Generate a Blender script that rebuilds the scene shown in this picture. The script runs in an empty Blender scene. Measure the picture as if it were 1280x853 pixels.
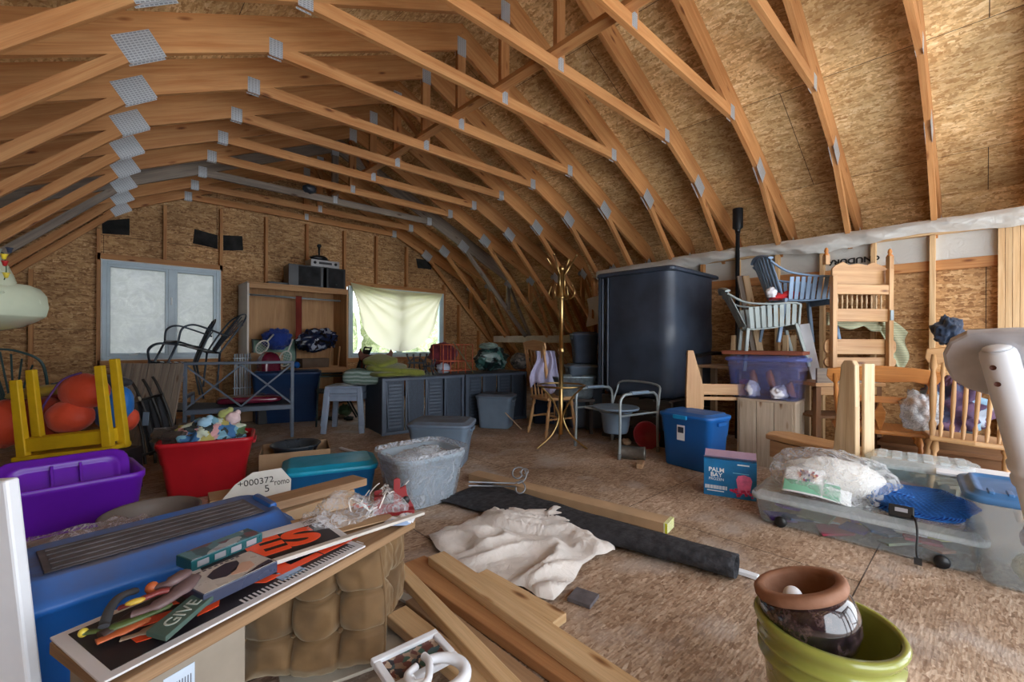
import bpy, bmesh, math, random
from math import sin, cos, pi, sqrt, atan2, radians
from mathutils import Vector, Matrix, Euler, noise
SC = bpy.context.scene
COL = SC.collection
V = Vector
rnd = random.Random(7)

# ------------------------------------------------------------------ camera
F, YAW, ROLL, CY, H = 550.1, 0.7485, 0.0044, 426.25, 1.1
S_, C_ = sin(YAW), cos(YAW)
cam_d = bpy.data.cameras.new('camera'); cam = bpy.data.objects.new('camera', cam_d); COL.objects.link(cam)
cam_d.sensor_width = 36; cam_d.lens = F/1280*36; cam_d.clip_start = .02; cam_d.clip_end = 200
cam.matrix_world = Matrix.Translation((0, 0, H)) @ Matrix.Rotation(-YAW, 4, 'Z') @ Matrix.Rotation(pi/2, 4, 'X') @ Matrix.Rotation(ROLL, 4, 'Z')
SC.camera = cam

def ray(px, py):
    u, v = (px-640)/F, (py-CY)/F
    cr, sr = cos(ROLL), sin(ROLL)
    u, v = cr*u+sr*v, -sr*u+cr*v
    return V((S_+C_*u, C_-S_*u, -v))
def pz(px, py, z=0.):            # point of the place at height z seen at that spot of the photograph
    r = ray(px, py); t = (z-H)/r.z; return V((r.x*t, r.y*t, z))
def pY(px, py, Y):
    r = ray(px, py); t = Y/r.y; return V((r.x*t, Y, H+r.z*t))
def pX(px, py, X):
    r = ray(px, py); t = X/r.x; return V((X, r.y*t, H+r.z*t))
def pD(px, py, D):               # at depth D along the viewing axis
    r = ray(px, py); return V((r.x*D, r.y*D, H+r.z*D))

# ------------------------------------------------------------------ mesh builder
class MB:
    def __init__(s): s.v = []; s.f = []; s.uv = []; s.sm = []
    def add(s, vs, fs, uvs=None, smooth=False):
        o = len(s.v); s.v += [V(p) for p in vs]
        for i, f in enumerate(fs):
            s.f.append([o+k for k in f]); s.sm.append(smooth)
            if uvs: s.uv.append(uvs[i])
            else:
                a = V(vs[f[0]]); n = None
                P = [V(vs[k]) for k in f]
                nn = (P[1]-P[0]).cross(P[2]-P[0])
                ax = max(range(3), key=lambda k: abs(nn[k]))
                ii = [k for k in range(3) if k != ax]
                s.uv.append([(p[ii[0]], p[ii[1]]) for p in P])
        return s
    def box(s, c, d, rot=None, top=None):
        # c centre, d full size, rot Matrix/Euler, top=(sx,sy) scale of the top face
        c = V(c); hx, hy, hz = d[0]/2, d[1]/2, d[2]/2
        tx, ty = top if top else (1, 1)
        P = [(-hx,-hy,-hz),(hx,-hy,-hz),(hx,hy,-hz),(-hx,hy,-hz),(-hx*tx,-hy*ty,hz),(hx*tx,-hy*ty,hz),(hx*tx,hy*ty,hz),(-hx*tx,hy*ty,hz)]
        Fs = [(0,3,2,1),(4,5,6,7),(0,1,5,4),(1,2,6,5),(2,3,7,6),(3,0,4,7)]
        L = max(range(3), key=lambda k: d[k]); o1, o2 = rnd.uniform(0, 50), rnd.uniform(0, 50)
        uvs = []
        for f in Fs:
            q = [V(P[k]) for k in f]; nn = (q[1]-q[0]).cross(q[2]-q[0]); ax = max(range(3), key=lambda k: abs(nn[k]))
            if ax == L:
                ii = [k for k in range(3) if k != ax]; uvs.append([(p[ii[0]]+o1, p[ii[1]]+o2) for p in q])
            else:
                ot = [k for k in range(3) if k not in (ax, L)][0]; uvs.append([(p[L]+o1, p[ot]+o2+ax*.31) for p in q])
        if rot is not None:
            R = rot if isinstance(rot, Matrix) else Euler(rot).to_matrix()
            P = [R.to_3x3() @ V(p) for p in P]
        s.add([V(p)+c for p in P], Fs, uvs); return s
    def beam(s, a, b, w, h, up=(0,0,1), c0=0, c1=0):
        # a..b centre line; h measured along up, w across
        a, b = V(a), V(b); d = b-a; L = d.length; x = d.normalized(); up = V(up)
        y = up.cross(x)
        if y.length < 1e-5: y = V((0,1,0)).cross(x)
        y.normalize(); z = x.cross(y)
        R = Matrix((x, y, z)).transposed()
        s.box((a+b)/2, (L+c0+c1, w, h), R); return s
    def prism(s, pts, t, M=None, uvrot=False):
        # outline pts (x,y) extruded 0..t in z
        n = len(pts); o1, o2 = rnd.uniform(0, 50), rnd.uniform(0, 50)
        P = [V((p[0], p[1], 0)) for p in pts]+[V((p[0], p[1], t)) for p in pts]
        Fs = [tuple(range(n))[::-1], tuple(range(n, 2*n))]; q = (lambda x, y: (y+o1, x+o2)) if uvrot else (lambda x, y: (x+o1, y+o2))
        uvs = [[q(*pts[k]) for k in range(n)][::-1], [q(*pts[k]) for k in range(n)]]
        for k in range(n):
            j = (k+1) % n; Fs.append((k, j, n+j, n+k))
            l = (P[j]-P[k]).length; uvs.append([(o1, o2), (o1+l, o2), (o1+l, o2+t), (o1, o2+t)])
        if M is not None: P = [M @ p for p in P]
        s.add(P, Fs, uvs); return s
    def tube(s, pts, r, n=8, closed=False, cap=True, smooth=True, flat=1.0):
        pts = [V(p) for p in pts]; m = len(pts); rr = r if isinstance(r, (list, tuple)) else [r]*m
        vs = []; t0 = None; nrm = None
        for i, p in enumerate(pts):
            if closed: t = pts[(i+1) % m]-pts[i-1]
            else: t = pts[min(i+1, m-1)]-pts[max(i-1, 0)]
            t.normalize()
            if nrm is None:
                nrm = t.orthogonal() if abs(t.z) > .95 else t.cross(V((0,0,1))); nrm.normalize()
            else:
                nrm = nrm-t*nrm.dot(t)
                if nrm.length < 1e-6: nrm = t.orthogonal()
                nrm.normalize()
            b = t.cross(nrm)
            for k in range(n):
                a = 2*pi*k/n; vs.append(p+nrm*cos(a)*rr[i]+b*sin(a)*rr[i]*flat)
        fs = []; uvs = []; L = 0
        for i in range(m if closed else m-1):
            j = (i+1) % m; l = (pts[j]-pts[i]).length
            for k in range(n):
                k2 = (k+1) % n; fs.append((i*n+k, j*n+k, j*n+k2, i*n+k2))
                c = 2*pi*rr[i]/n; uvs.append([(L, k*c), (L+l, k*c), (L+l, k*c+c), (L, k*c+c)])
            L += l
        s.add(vs, fs, uvs, smooth)
        if cap and not closed:
            o = len(s.v)-len(vs)
            s.f.append([o+k for k in range(n)][::-1]); s.uv.append([(0, 0)]*n); s.sm.append(False)
            s.f.append([o+(m-1)*n+k for k in range(n)]); s.uv.append([(0, 0)]*n); s.sm.append(False)
        return s
    def lathe(s, prof, c=(0,0,0), n=32, M=None, sx=1, sy=1, smooth=True, close=False):
        c = V(c); vs = []; m = len(prof)
        for r, z in prof:
            for k in range(n):
                a = 2*pi*k/n; p = V((r*cos(a)*sx, r*sin(a)*sy, z)); vs.append((M @ p if M is not None else p)+c)
        fs = []; uvs = []
        for i in range(m-1):
            for k in range(n):
                k2 = (k+1) % n; fs.append((i*n+k, i*n+k2, (i+1)*n+k2, (i+1)*n+k))
                uvs.append([(k/n, prof[i][1]), ((k+1)/n, prof[i][1]), ((k+1)/n, prof[i+1][1]), (k/n, prof[i+1][1])])
        s.add(vs, fs, uvs, smooth)
        o = len(s.v)-len(vs)
        if prof[0][0] > 1e-4 and close: s.f.append([o+k for k in range(n)][::-1]); s.uv.append([(0, 0)]*n); s.sm.append(False)
        if prof[-1][0] > 1e-4 and close: s.f.append([o+(m-1)*n+k for k in range(n)]); s.uv.append([(0, 0)]*n); s.sm.append(False)
        return s
    def loft(s, rings, cap0=True, cap1=True, smooth=False):
        # rings: lists of equally many points
        n = len(rings[0]); vs = [p for r in rings for p in r]; fs = []
        for i in range(len(rings)-1):
            for k in range(n):
                k2 = (k+1) % n; fs.append((i*n+k, i*n+k2, (i+1)*n+k2, (i+1)*n+k))
        s.add(vs, fs, None, smooth); o = len(s.v)-len(vs)
        def uvc(idx): return [(s.v[i].x, s.v[i].y) for i in idx]
        if cap0: f = [o+k for k in range(n)][::-1]; s.f.append(f); s.uv.append(uvc(f)); s.sm.append(False)
        if cap1: f = [o+(len(rings)-1)*n+k for k in range(n)]; s.f.append(f); s.uv.append(uvc(f)); s.sm.append(False)
        return s
    def grid(s, fn, nu, nv, smooth=True, uvs=(1, 1)):
        vs = [fn(i/nu, j/nv) for j in range(nv+1) for i in range(nu+1)]
        fs = []; uv = []
        for j in range(nv):
            for i in range(nu):
                a = j*(nu+1)+i; fs.append((a, a+1, a+nu+2, a+nu+1))
                uv.append([(x/nu*uvs[0], y/nv*uvs[1]) for x, y in ((i, j), (i+1, j), (i+1, j+1), (i, j+1))])
        s.add(vs, fs, uv, smooth); return s
    def ball(s, c, r, n=16, m=10, fn=None, M=None):
        r = V(r) if not isinstance(r, (int, float)) else V((r, r, r)); c = V(c)
        vs = []
        for i in range(m+1):
            th = pi*i/m
            for k in range(n):
                a = 2*pi*k/n; d = V((sin(th)*cos(a), sin(th)*sin(a), -cos(th)))
                q = fn(d) if fn else 1.
                p = V((d.x*r.x*q, d.y*r.y*q, d.z*r.z*q))
                vs.append((M @ p if M is not None else p)+c)
        fs = [(i*n+k, i*n+(k+1) % n, (i+1)*n+(k+1) % n, (i+1)*n+k) for i in range(m) for k in range(n)]
        s.add(vs, fs, [[(k/n, i/m), ((k+1)/n, i/m), ((k+1)/n, (i+1)/m), (k/n, (i+1)/m)] for i in range(m) for k in range(n)], True); return s
    def map(s, fn): s.v = [V(fn(p)) for p in s.v]; return s

def finish(o, bevel=0, sub=0, solid=0, off=0, seg=2):
    if solid:
        m = o.modifiers.new('thick', 'SOLIDIFY'); m.thickness = solid; m.offset = off
    if bevel:
        m = o.modifiers.new('bevel', 'BEVEL'); m.width = bevel; m.segments = seg; m.limit_method = 'ANGLE'; m.angle_limit = radians(35)
        m.harden_normals = False
    if sub:
        m = o.modifiers.new('sub', 'SUBSURF'); m.levels = sub; m.render_levels = sub
def obj(name, mb, mat, parent=None, bevel=0, sub=0, solid=0, off=0, weld=False, label=None, kind=None):
    me = bpy.data.meshes.new(name); me.from_pydata([tuple(p) for p in mb.v], [], mb.f)
    uvl = me.uv_layers.new(name='uv'); i = 0
    flat = [c for f in mb.uv for q in f for c in q]
    if len(flat) == len(me.loops)*2: uvl.data.foreach_set('uv', flat)
    me.polygons.foreach_set('use_smooth', mb.sm)
    if weld:
        b = bmesh.new(); b.from_mesh(me); bmesh.ops.remove_doubles(b, verts=b.verts, dist=1e-4); b.to_mesh(me); b.free()
    me.validate(); me.update()
    me.materials.append(mat)
    o = bpy.data.objects.new(name, me); COL.objects.link(o)
    if parent is not None: o.parent = parent
    finish(o, bevel, sub, solid, off)
    if label: o['label'] = label
    if kind: o['kind'] = kind
    return o
def tag(o, label, cat, group=None):
    o['label'] = label; o['category'] = cat
    if group: o['group'] = group
    return o
def thing(name, label, cat, loc=(0,0,0), rz=0, group=None, rot=None):
    o = bpy.data.objects.new(name, None); COL.objects.link(o); o.empty_display_size = .05
    o.location = loc; o.rotation_euler = rot if rot is not None else (0, 0, rz)
    return tag(o, label, cat, group)
def struct(name, mb, mat, bevel=0, parent=None):
    o = obj(name, mb, mat, parent, bevel)
    if parent is None: o['kind'] = 'structure'
    return o
def copy_tree(o, parent=None):
    c = o.copy(); COL.objects.link(c)
    if parent is not None: c.parent = parent
    for ch in list(o.children): copy_tree(ch, c)
    return c

# ------------------------------------------------------------------ materials
class NT:
    def __init__(s, name):
        s.m = bpy.data.materials.new(name); s.m.use_nodes = True; s.t = s.m.node_tree; s.n = s.t.nodes
        s.b = s.n['Principled BSDF']; s.o = s.n['Material Output']
    def new(s, ty, **kw):
        n = s.n.new(ty)
        for k, v in kw.items():
            if k.startswith('i_'):
                key = k[2:]; key = int(key) if key.isdigit() else key.replace('_', ' ')
                n.inputs[key].default_value = v
            else: setattr(n, k, v)
        return n
    def l(s, a, b): s.t.links.new(a, b)
    def coords(s, kind='Object', scale=(1,1,1), rot=(0,0,0), loc=(0,0,0)):
        tc = s.new('ShaderNodeTexCoord'); mp = s.new('ShaderNodeMapping'); mp.inputs['Scale'].default_value = scale
        mp.inputs['Rotation'].default_value = rot; mp.inputs['Location'].default_value = loc
        s.l(tc.outputs[kind], mp.inputs['Vector']); return mp.outputs[0]
    def ramp(s, src, stops, interp='LINEAR'):
        r = s.new('ShaderNodeValToRGB'); e = r.color_ramp; e.interpolation = interp
        while len(e.elements) > 1: e.elements.remove(e.elements[-1])
        for i, (p, c) in enumerate(stops):
            el = e.elements[0] if i == 0 else e.elements.new(p)
            el.position = p; el.color = (*c, 1) if len(c) == 3 else c
        s.l(src, r.inputs[0]); return r.outputs[0]
    def mix(s, f, a, b, mode='MIX'):
        n = s.new('ShaderNodeMix', data_type='RGBA', blend_type=mode)
        for idx, x in ((0, f), (6, a), (7, b)):
            if isinstance(x, (int, float)): n.inputs[idx].default_value = x
            elif isinstance(x, (tuple, list)): n.inputs[idx].default_value = (*x, 1) if len(x) == 3 else x
            else: s.l(x, n.inputs[idx])
        return n.outputs[2]
    def noise(s, vec, scale=5, detail=3, rough=.5, dist=0):
        n = s.new('ShaderNodeTexNoise'); n.inputs['Scale'].default_value = scale; n.inputs['Detail'].default_value = detail
        n.inputs['Roughness'].default_value = rough; n.inputs['Distortion'].default_value = dist
        if vec is not None: s.l(vec, n.inputs['Vector'])
        return n
    def bump(s, h, strength=.3, dist=.01, nrm=None):
        n = s.new('ShaderNodeBump'); n.inputs['Strength'].default_value = strength; n.inputs['Distance'].default_value = dist
        s.l(h, n.inputs['Height'])
        if nrm is not None: s.l(nrm, n.inputs['Normal'])
        return n.outputs[0]
    def math(s, op, a, b=0.):
        n = s.new('ShaderNodeMath', operation=op)
        for i, x in enumerate((a, b)):
            if isinstance(x, (int, float)): n.inputs[i].default_value = x
            else: s.l(x, n.inputs[i])
        return n.outputs[0]
    def set(s, col=None, rough=None, metal=None, nrm=None, **kw):
        for key, x in (('Base Color', col), ('Roughness', rough), ('Metallic', metal), ('Normal', nrm)):
            if x is None: continue
            if isinstance(x, (int, float)): s.b.inputs[key].default_value = x
            elif isinstance(x, (tuple, list)): s.b.inputs[key].default_value = (*x, 1)
            else: s.l(x, s.b.inputs[key])
        for k, v in kw.items(): s.b.inputs[k.replace('_', ' ')].default_value = v
        return s.m
def srgb(r, g, b):
    f = lambda c: (c/255/12.92) if c <= 10 else ((c/255+.055)/1.055)**2.4
    return (f(r), f(g), f(b))
def sc(c, k): return tuple(min(1, x*k) for x in c)
_mc = {}
def cached(fn):
    def w(*a, **k):
        key = (fn.__name__, a, tuple(sorted(k.items())))
        if key not in _mc: _mc[key] = fn(*a, **k)
        return _mc[key]
    return w

@cached
def m_osb(name, cols, dirt=0., seam=(2.44, 1.22), rough=.75, swirl=0., coord='UV', fs=1.0):
    t = NT(name); uv = t.coords(coord)
    # three layers of strand shapes lying at different angles
    warp = t.noise(uv, 3.0, 2); vm = t.new('ShaderNodeVectorMath', operation='SCALE'); t.l(warp.outputs['Color'], vm.inputs[0]); vm.inputs['Scale'].default_value = .025+swirl
    va = t.new('ShaderNodeVectorMath', operation='ADD'); t.l(uv, va.inputs[0]); t.l(vm.outputs[0], va.inputs[1])
    outs = []
    for (rz, sx, sy) in ((.10, 11, 54), (-.55, 13, 48), (.85, 15, 50)):
        mp = t.new('ShaderNodeMapping'); mp.inputs['Scale'].default_value = (sx*fs, sy*fs, 1); mp.inputs['Rotation'].default_value = (0, 0, rz)
        t.l(va.outputs[0], mp.inputs['Vector'])
        vo = t.new('ShaderNodeTexVoronoi'); vo.inputs['Scale'].default_value = 1; t.l(mp.outputs[0], vo.inputs['Vector'])
        outs.append(vo)
    r1 = t.ramp(outs[0].outputs['Color'], [(0, cols[0]), (.35, cols[1]), (.7, cols[2]), (1, cols[3])])
    r2 = t.ramp(outs[1].outputs['Color'], [(0, cols[1]), (.3, cols[0]), (.65, cols[2]), (1, cols[3])])
    r3 = t.ramp(outs[2].outputs['Color'], [(0, cols[0]), (.5, cols[2]), (1, cols[1])])
    sel = t.noise(uv, 30, 2); sel2 = t.noise(uv, 17, 2)
    c = t.mix(t.ramp(sel.outputs[0], [(.45, (0,0,0)), (.5, (1,1,1))]), r1, r2)
    c = t.mix(t.ramp(sel2.outputs[0], [(.55, (0,0,0)), (.6, (1,1,1))]), c, r3)
    big = t.noise(uv, 1.3, 4); c = t.mix(t.math('MULTIPLY', big.outputs[0], .75), c, cols[0], 'MULTIPLY') if dirt else c
    c = t.mix(.8, c, t.ramp(big.outputs[0], [(.3, (.74,.72,.68)), (.7, (1.15,1.13,1.1))]), 'MULTIPLY')
    br = t.new('ShaderNodeTexBrick'); br.inputs['Scale'].default_value = 1; br.inputs['Brick Width'].default_value = seam[0]; br.inputs['Row Height'].default_value = seam[1]
    br.inputs['Mortar Size'].default_value = .003; br.inputs['Mortar Smooth'].default_value = .2; br.inputs['Color1'].default_value = (1,1,1,1); br.inputs['Color2'].default_value = (.86,.86,.86,1); br.inputs['Mortar'].default_value = (.12,.1,.08,1)
    t.l(uv, br.inputs['Vector']); c = t.mix(1., c, br.outputs['Color'], 'MULTIPLY')
    fine = t.noise(uv, 55, 3, .6); c = t.mix(.6, c, t.ramp(fine.outputs[0], [(.3, (.84,.82,.79)), (.7, (1.2,1.2,1.2))]), 'MULTIPLY')
    bl = t.noise(uv, .9, 5, .65, .4); c = t.mix(.85, c, t.ramp(bl.outputs[0], [(.36, (.72,.67,.6)), (.52, (1.1,1.09,1.07))]), 'MULTIPLY')
    nrm = t.bump(outs[0].outputs['Distance'], .35, .004)
    return t.set(c, rough, 0, nrm)
@cached
def m_lumber(name, a, b, knots=True, rough=.65, var=.35, band=26):
    t = NT(name); oi = t.new('ShaderNodeObjectInfo')
    tc = t.new('ShaderNodeTexCoord'); add = t.new('ShaderNodeVectorMath', operation='ADD'); t.l(tc.outputs['UV'], add.inputs[0])
    cmb = t.new('ShaderNodeCombineXYZ'); t.l(t.math('MULTIPLY', oi.outputs['Random'], 37.), cmb.inputs[0]); t.l(t.math('MULTIPLY', oi.outputs['Random'], 91.), cmb.inputs[1]); t.l(cmb.outputs[0], add.inputs[1])
    mp = t.new('ShaderNodeMapping'); mp.inputs['Scale'].default_value = (1.3, band, 1); t.l(add.outputs[0], mp.inputs['Vector'])
    n1 = t.noise(mp.outputs[0], 1.0, 4, .6, .6)
    mp2 = t.new('ShaderNodeMapping'); mp2.inputs['Scale'].default_value = (6, 240, 1); t.l(add.outputs[0], mp2.inputs['Vector'])
    n2 = t.noise(mp2.outputs[0], 1.0, 2)
    c = t.mix(t.ramp(n1.outputs[0], [(.32, (0,0,0)), (.68, (1,1,1))]), a, b)
    c = t.mix(.35, c, t.ramp(n2.outputs[0], [(.3, (.6,.6,.6)), (.7, (1.1,1.1,1.1))]), 'MULTIPLY')
    if knots:
        mp3 = t.new('ShaderNodeMapping'); mp3.inputs['Scale'].default_value = (2.6, 9, 1); t.l(add.outputs[0], mp3.inputs['Vector'])
        vo = t.new('ShaderNodeTexVoronoi'); t.l(mp3.outputs[0], vo.inputs['Vector']); vo.inputs['Scale'].default_value = 1
        k = t.ramp(vo.outputs['Distance'], [(.05, (.24,.13,.07)), (.09, (.6,.45,.33)), (.15, (1,1,1))]); c = t.mix(.9, c, k, 'MULTIPLY')
    c = t.mix(var, c, t.ramp(oi.outputs['Random'], [(0, (.55,.5,.47)), (.5, (1,.96,.92)), (1, (1.15,1.1,1.05))]), 'MULTIPLY')
    big = t.noise(add.outputs[0], 2.0, 3); c = t.mix(.5, c, t.ramp(big.outputs[0], [(.3, (.72,.7,.68)), (.7, (1.1,1.1,1.1))]), 'MULTIPLY')
    return t.set(c, rough, 0, t.bump(n1.outputs[0], .15, .003))
@cached
def m_plain(name, col, rough=.5, metal=0., var=.12, nscale=8., bump=.0, bscale=60., coat=0., spec=.5, coord='Object'):
    t = NT(name); vec = t.coords(coord); n = t.noise(vec, nscale, 4)
    c = t.mix(1., col, t.ramp(n.outputs[0], [(.3, (1-var,)*3), (.7, (1+var,)*3)]), 'MULTIPLY')
    nb = t.noise(vec, bscale, 3); nrm = t.bump(nb.outputs[0], bump, .01) if bump else None
    rr = t.ramp(n.outputs[0], [(.3, (min(1, rough*1.15),)*3), (.7, (rough*.85,)*3)])
    m = t.set(c, rr, metal, nrm); t.b.inputs['Coat Weight'].default_value = coat; t.b.inputs['Coat Roughness'].default_value = .1; t.b.inputs['Specular IOR Level'].default_value = spec
    return m
@cached
def m_dusty(name, col, dust=(.28,.25,.22), rough=.45, amt=.5, nscale=5.):
    # dust settles on faces that look up
    t = NT(name); vec = t.coords('Object'); n = t.noise(vec, nscale, 6, .65); g = t.new('ShaderNodeNewGeometry'); sp = t.new('ShaderNodeSeparateXYZ'); t.l(g.outputs['Normal'], sp.inputs[0])
    up = t.ramp(sp.outputs['Z'], [(.55, (.12,)*3), (.9, (1,)*3)])
    f = t.math('MULTIPLY', t.math('MULTIPLY', up, t.ramp(n.outputs[0], [(.3, (.25,)*3), (.6, (1,)*3)])), amt)
    c = t.mix(f, col, dust); return t.set(c, t.math('ADD', t.math('MULTIPLY', f, .5), rough), 0, t.bump(n.outputs[0], .06, .01))
@cached
def m_cloth(name, col, rough=.9, var=.2, nscale=6., weave=350., bump=.35, fold=8., foldb=.25):
    t = NT(name); vec = t.coords('Object'); n = t.noise(vec, nscale, 5); n2 = t.noise(vec, weave, 1); n3 = t.noise(vec, fold, 3, .6, .8)
    c = t.mix(1., col, t.ramp(n.outputs[0], [(.3, (1-var,)*3), (.7, (1+var,)*3)]), 'MULTIPLY')
    b1 = t.bump(n3.outputs[0], foldb, .04); b2 = t.bump(n2.outputs[0], bump, .0008, b1)
    m = t.set(c, rough, 0, b2); t.b.inputs['Sheen Weight'].default_value = .2; return m
@cached
def m_clear(name, col=(.9,.93,.95), alpha=.3, rough=.25, streak=0., sscale=18., bump=.3):
    # thin clear or milky plastic: part see-through, part pale film
    t = NT(name); vec = t.coords('Object'); n = t.noise(vec, sscale, 4, .6, 2.0)
    t.set(col, rough, 0, t.bump(n.outputs[0], bump, .02)); t.b.inputs['Specular IOR Level'].default_value = .7
    tr = t.new('ShaderNodeBsdfTransparent'); mx = t.new('ShaderNodeMixShader')
    tr.inputs[0].default_value = (*[1-(1-x)*.12 for x in col], 1)
    if streak:
        a = t.ramp(n.outputs[0], [(.42, (alpha,)*3), (.5, (min(1, alpha+streak),)*3), (.56, (alpha,)*3), (.7, (min(1, alpha+streak*.6),)*3)]); t.l(a, mx.inputs[0])
    else: mx.inputs[0].default_value = alpha
    t.l(tr.outputs[0], mx.inputs[1]); t.l(t.b.outputs[0], mx.inputs[2]); t.l(mx.outputs[0], t.o.inputs[0]); return t.m
@cached
def m_weave(name, a, b, su=60., sv=60., rough=.6, bumps=.6):
    t = NT(name); uv = t.coords('UV')
    br = t.new('ShaderNodeTexBrick'); br.inputs['Scale'].default_value = 1; br.inputs['Brick Width'].default_value = 1/su; br.inputs['Row Height'].default_value = 1/sv
    br.inputs['Mortar Size'].default_value = .12/sv; br.inputs['Mortar Smooth'].default_value = .5
    br.inputs['Color1'].default_value = (*a, 1); br.inputs['Color2'].default_value = (*sc(a, .75), 1); br.inputs['Mortar'].default_value = (*b, 1); t.l(uv, br.inputs['Vector'])
    iv = t.math('SUBTRACT', 1., br.outputs['Fac']); return t.set(br.outputs['Color'], rough, 0, t.bump(iv, bumps, .004))
@cached
def m_stripes(name, cols, scale=20., axis='X', rough=.8, dist=0., coord='Object', fine=.0):
    t = NT(name); vec = t.coords(coord); w = t.new('ShaderNodeTexWave', wave_type='BANDS', bands_direction=axis); w.inputs['Scale'].default_value = scale; w.inputs['Distortion'].default_value = dist
    w.inputs['Detail'].default_value = 2; t.l(vec, w.inputs['Vector']); k = len(cols)
    c = t.ramp(w.outputs['Fac'], [(i/k, cc) for i, cc in enumerate(cols)], 'CONSTANT'); return t.set(c, rough, 0, None)
@cached
def m_patch(name, cols, scale=9., rough=.8, dist=.6, coord='Object', bump=.1):
    # irregular patches of several colours (printed cloth, pictures, mixed contents)
    t = NT(name); vec = t.coords(coord); wn = t.noise(vec, scale*.6, 3); sm = t.new('ShaderNodeVectorMath', operation='SCALE'); t.l(wn.outputs['Color'], sm.inputs[0]); sm.inputs['Scale'].default_value = dist/scale*3
    ad = t.new('ShaderNodeVectorMath', operation='ADD'); t.l(vec, ad.inputs[0]); t.l(sm.outputs[0], ad.inputs[1])
    vo = t.new('ShaderNodeTexVoronoi'); vo.inputs['Scale'].default_value = scale; t.l(ad.outputs[0], vo.inputs['Vector'])
    sp = t.new('ShaderNodeSeparateColor'); t.l(vo.outputs['Color'], sp.inputs[0]); k = len(cols)
    c = t.ramp(sp.outputs[0], [(i/k, cc) for i, cc in enumerate(cols)], 'CONSTANT'); return t.set(c, rough, 0, t.bump(wn.outputs[0], bump, .02))
# ------------------------------------------------------------------ world and light
w = bpy.data.worlds.new('sky'); SC.world = w; w.use_nodes = True
bg = w.node_tree.nodes['Background']; bg.inputs[0].default_value = (.87, .93, 1.0, 1); bg.inputs[1].default_value = 3.2
SC.view_settings.view_transform = 'Standard'; SC.view_settings.look = 'None'; SC.view_settings.exposure = 0.84; SC.view_settings.gamma = 1; SC.view_settings.use_curve_mapping = False

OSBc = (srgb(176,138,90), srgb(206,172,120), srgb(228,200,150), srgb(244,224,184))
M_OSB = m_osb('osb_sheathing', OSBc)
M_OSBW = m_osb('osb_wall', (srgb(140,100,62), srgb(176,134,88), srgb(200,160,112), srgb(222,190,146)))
M_FLOOR = m_osb('osb_floor', (srgb(146,122,102), srgb(176,154,134), srgb(196,178,160), srgb(222,208,194)), dirt=0., swirl=.0, fs=1.9)
M_LUM = m_lumber('lumber_truss', srgb(182,120,66), srgb(208,154,98))
M_STUD = m_lumber('lumber_stud', srgb(176,116,66), srgb(206,152,96), var=.15)
M_STUDL = m_lumber('lumber_pale', srgb(206,164,114), srgb(232,200,154), var=.15)
M_GREY = m_lumber('lumber_weathered', srgb(120,108,98), srgb(160,146,130), var=.1)

# dirty floor: add stains to the floor material
def floor_stain():
    t = M_FLOOR.node_tree; b = t.nodes['Principled BSDF']; src = b.inputs['Base Color'].links[0].from_socket
    tc = t.nodes.new('ShaderNodeTexCoord'); n = t.nodes.new('ShaderNodeTexNoise'); n.inputs['Scale'].default_value = .9; n.inputs['Detail'].default_value = 8; n.inputs['Roughness'].default_value = .68
    t.links.new(tc.outputs['Object'], n.inputs['Vector']); r = t.nodes.new('ShaderNodeValToRGB'); e = r.color_ramp.elements
    e[0].position = .36; e[0].color = (.55,.44,.35,1); e[1].position = .6; e[1].color = (1.05,1.0,.97,1); t.links.new(n.outputs[0], r.inputs[0])
    m = t.nodes.new('ShaderNodeMix'); m.data_type = 'RGBA'; m.blend_type = 'MULTIPLY'; m.inputs[0].default_value = .85; t.links.new(src, m.inputs[6]); t.links.new(r.outputs[0], m.inputs[7])
    n2 = t.nodes.new('ShaderNodeTexNoise'); n2.inputs['Scale'].default_value = 2.4; n2.inputs['Detail'].default_value = 6; t.links.new(tc.outputs['Object'], n2.inputs['Vector'])
    r2 = t.nodes.new('ShaderNodeValToRGB'); e = r2.color_ramp.elements; e[0].position = .52; e[0].color = (0,0,0,1); e[1].position = .68; e[1].color = (.7,.7,.7,1); t.links.new(n2.outputs[0], r2.inputs[0])
    m2 = t.nodes.new('ShaderNodeMix'); m2.data_type = 'RGBA'; t.links.new(r2.outputs[0], m2.inputs[0]); t.links.new(m.outputs[2], m2.inputs[6]); m2.inputs[7].default_value = (*srgb(176,166,158), 1)
    t.links.new(m2.outputs[2], b.inputs['Base Color'])
floor_stain()

# ------------------------------------------------------------------ the loft itself
XR, YN, YF = 2.4484, -1.75, 7.72
RS = .4633
def quad_sheet(name, p0, ux, uy, lx, ly, mat, t=.012, uv0=(0, 0)):
    # flat board lx x ly from corner p0 along unit ux, uy; thickness on the side ux x uy
    p0, ux, uy = V(p0), V(ux).normalized(), V(uy).normalized(); n = ux.cross(uy)
    mb = MB(); P = [p0, p0+ux*lx, p0+ux*lx+uy*ly, p0+uy*ly]; Q = [p-n*t for p in P]
    u = [(uv0[0], uv0[1]), (uv0[0]+lx, uv0[1]), (uv0[0]+lx, uv0[1]+ly), (uv0[0], uv0[1]+ly)]
    mb.add(P+Q, [(0,1,2,3),(7,6,5,4),(0,4,5,1),(1,5,6,2),(2,6,7,3),(3,7,4,0)], [u, u[::-1]]+[[(0,0),(lx,0),(lx,t),(0,t)]]*4)
    return mb
XL, XRR = XR-5.5, XR+5.5
struct('floor', quad_sheet('f', (XL, YN, 0), (1,0,0), (0,1,0), XRR-XL, YF-YN, M_FLOOR, .03, (.5,.3)), M_FLOOR)
zr = 3.8235+.235*sqrt(1+RS*RS)       # underside of the roof boards at the ridge
KX = 3.42                             # knuckle of the roof, measured from the ridge
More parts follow.
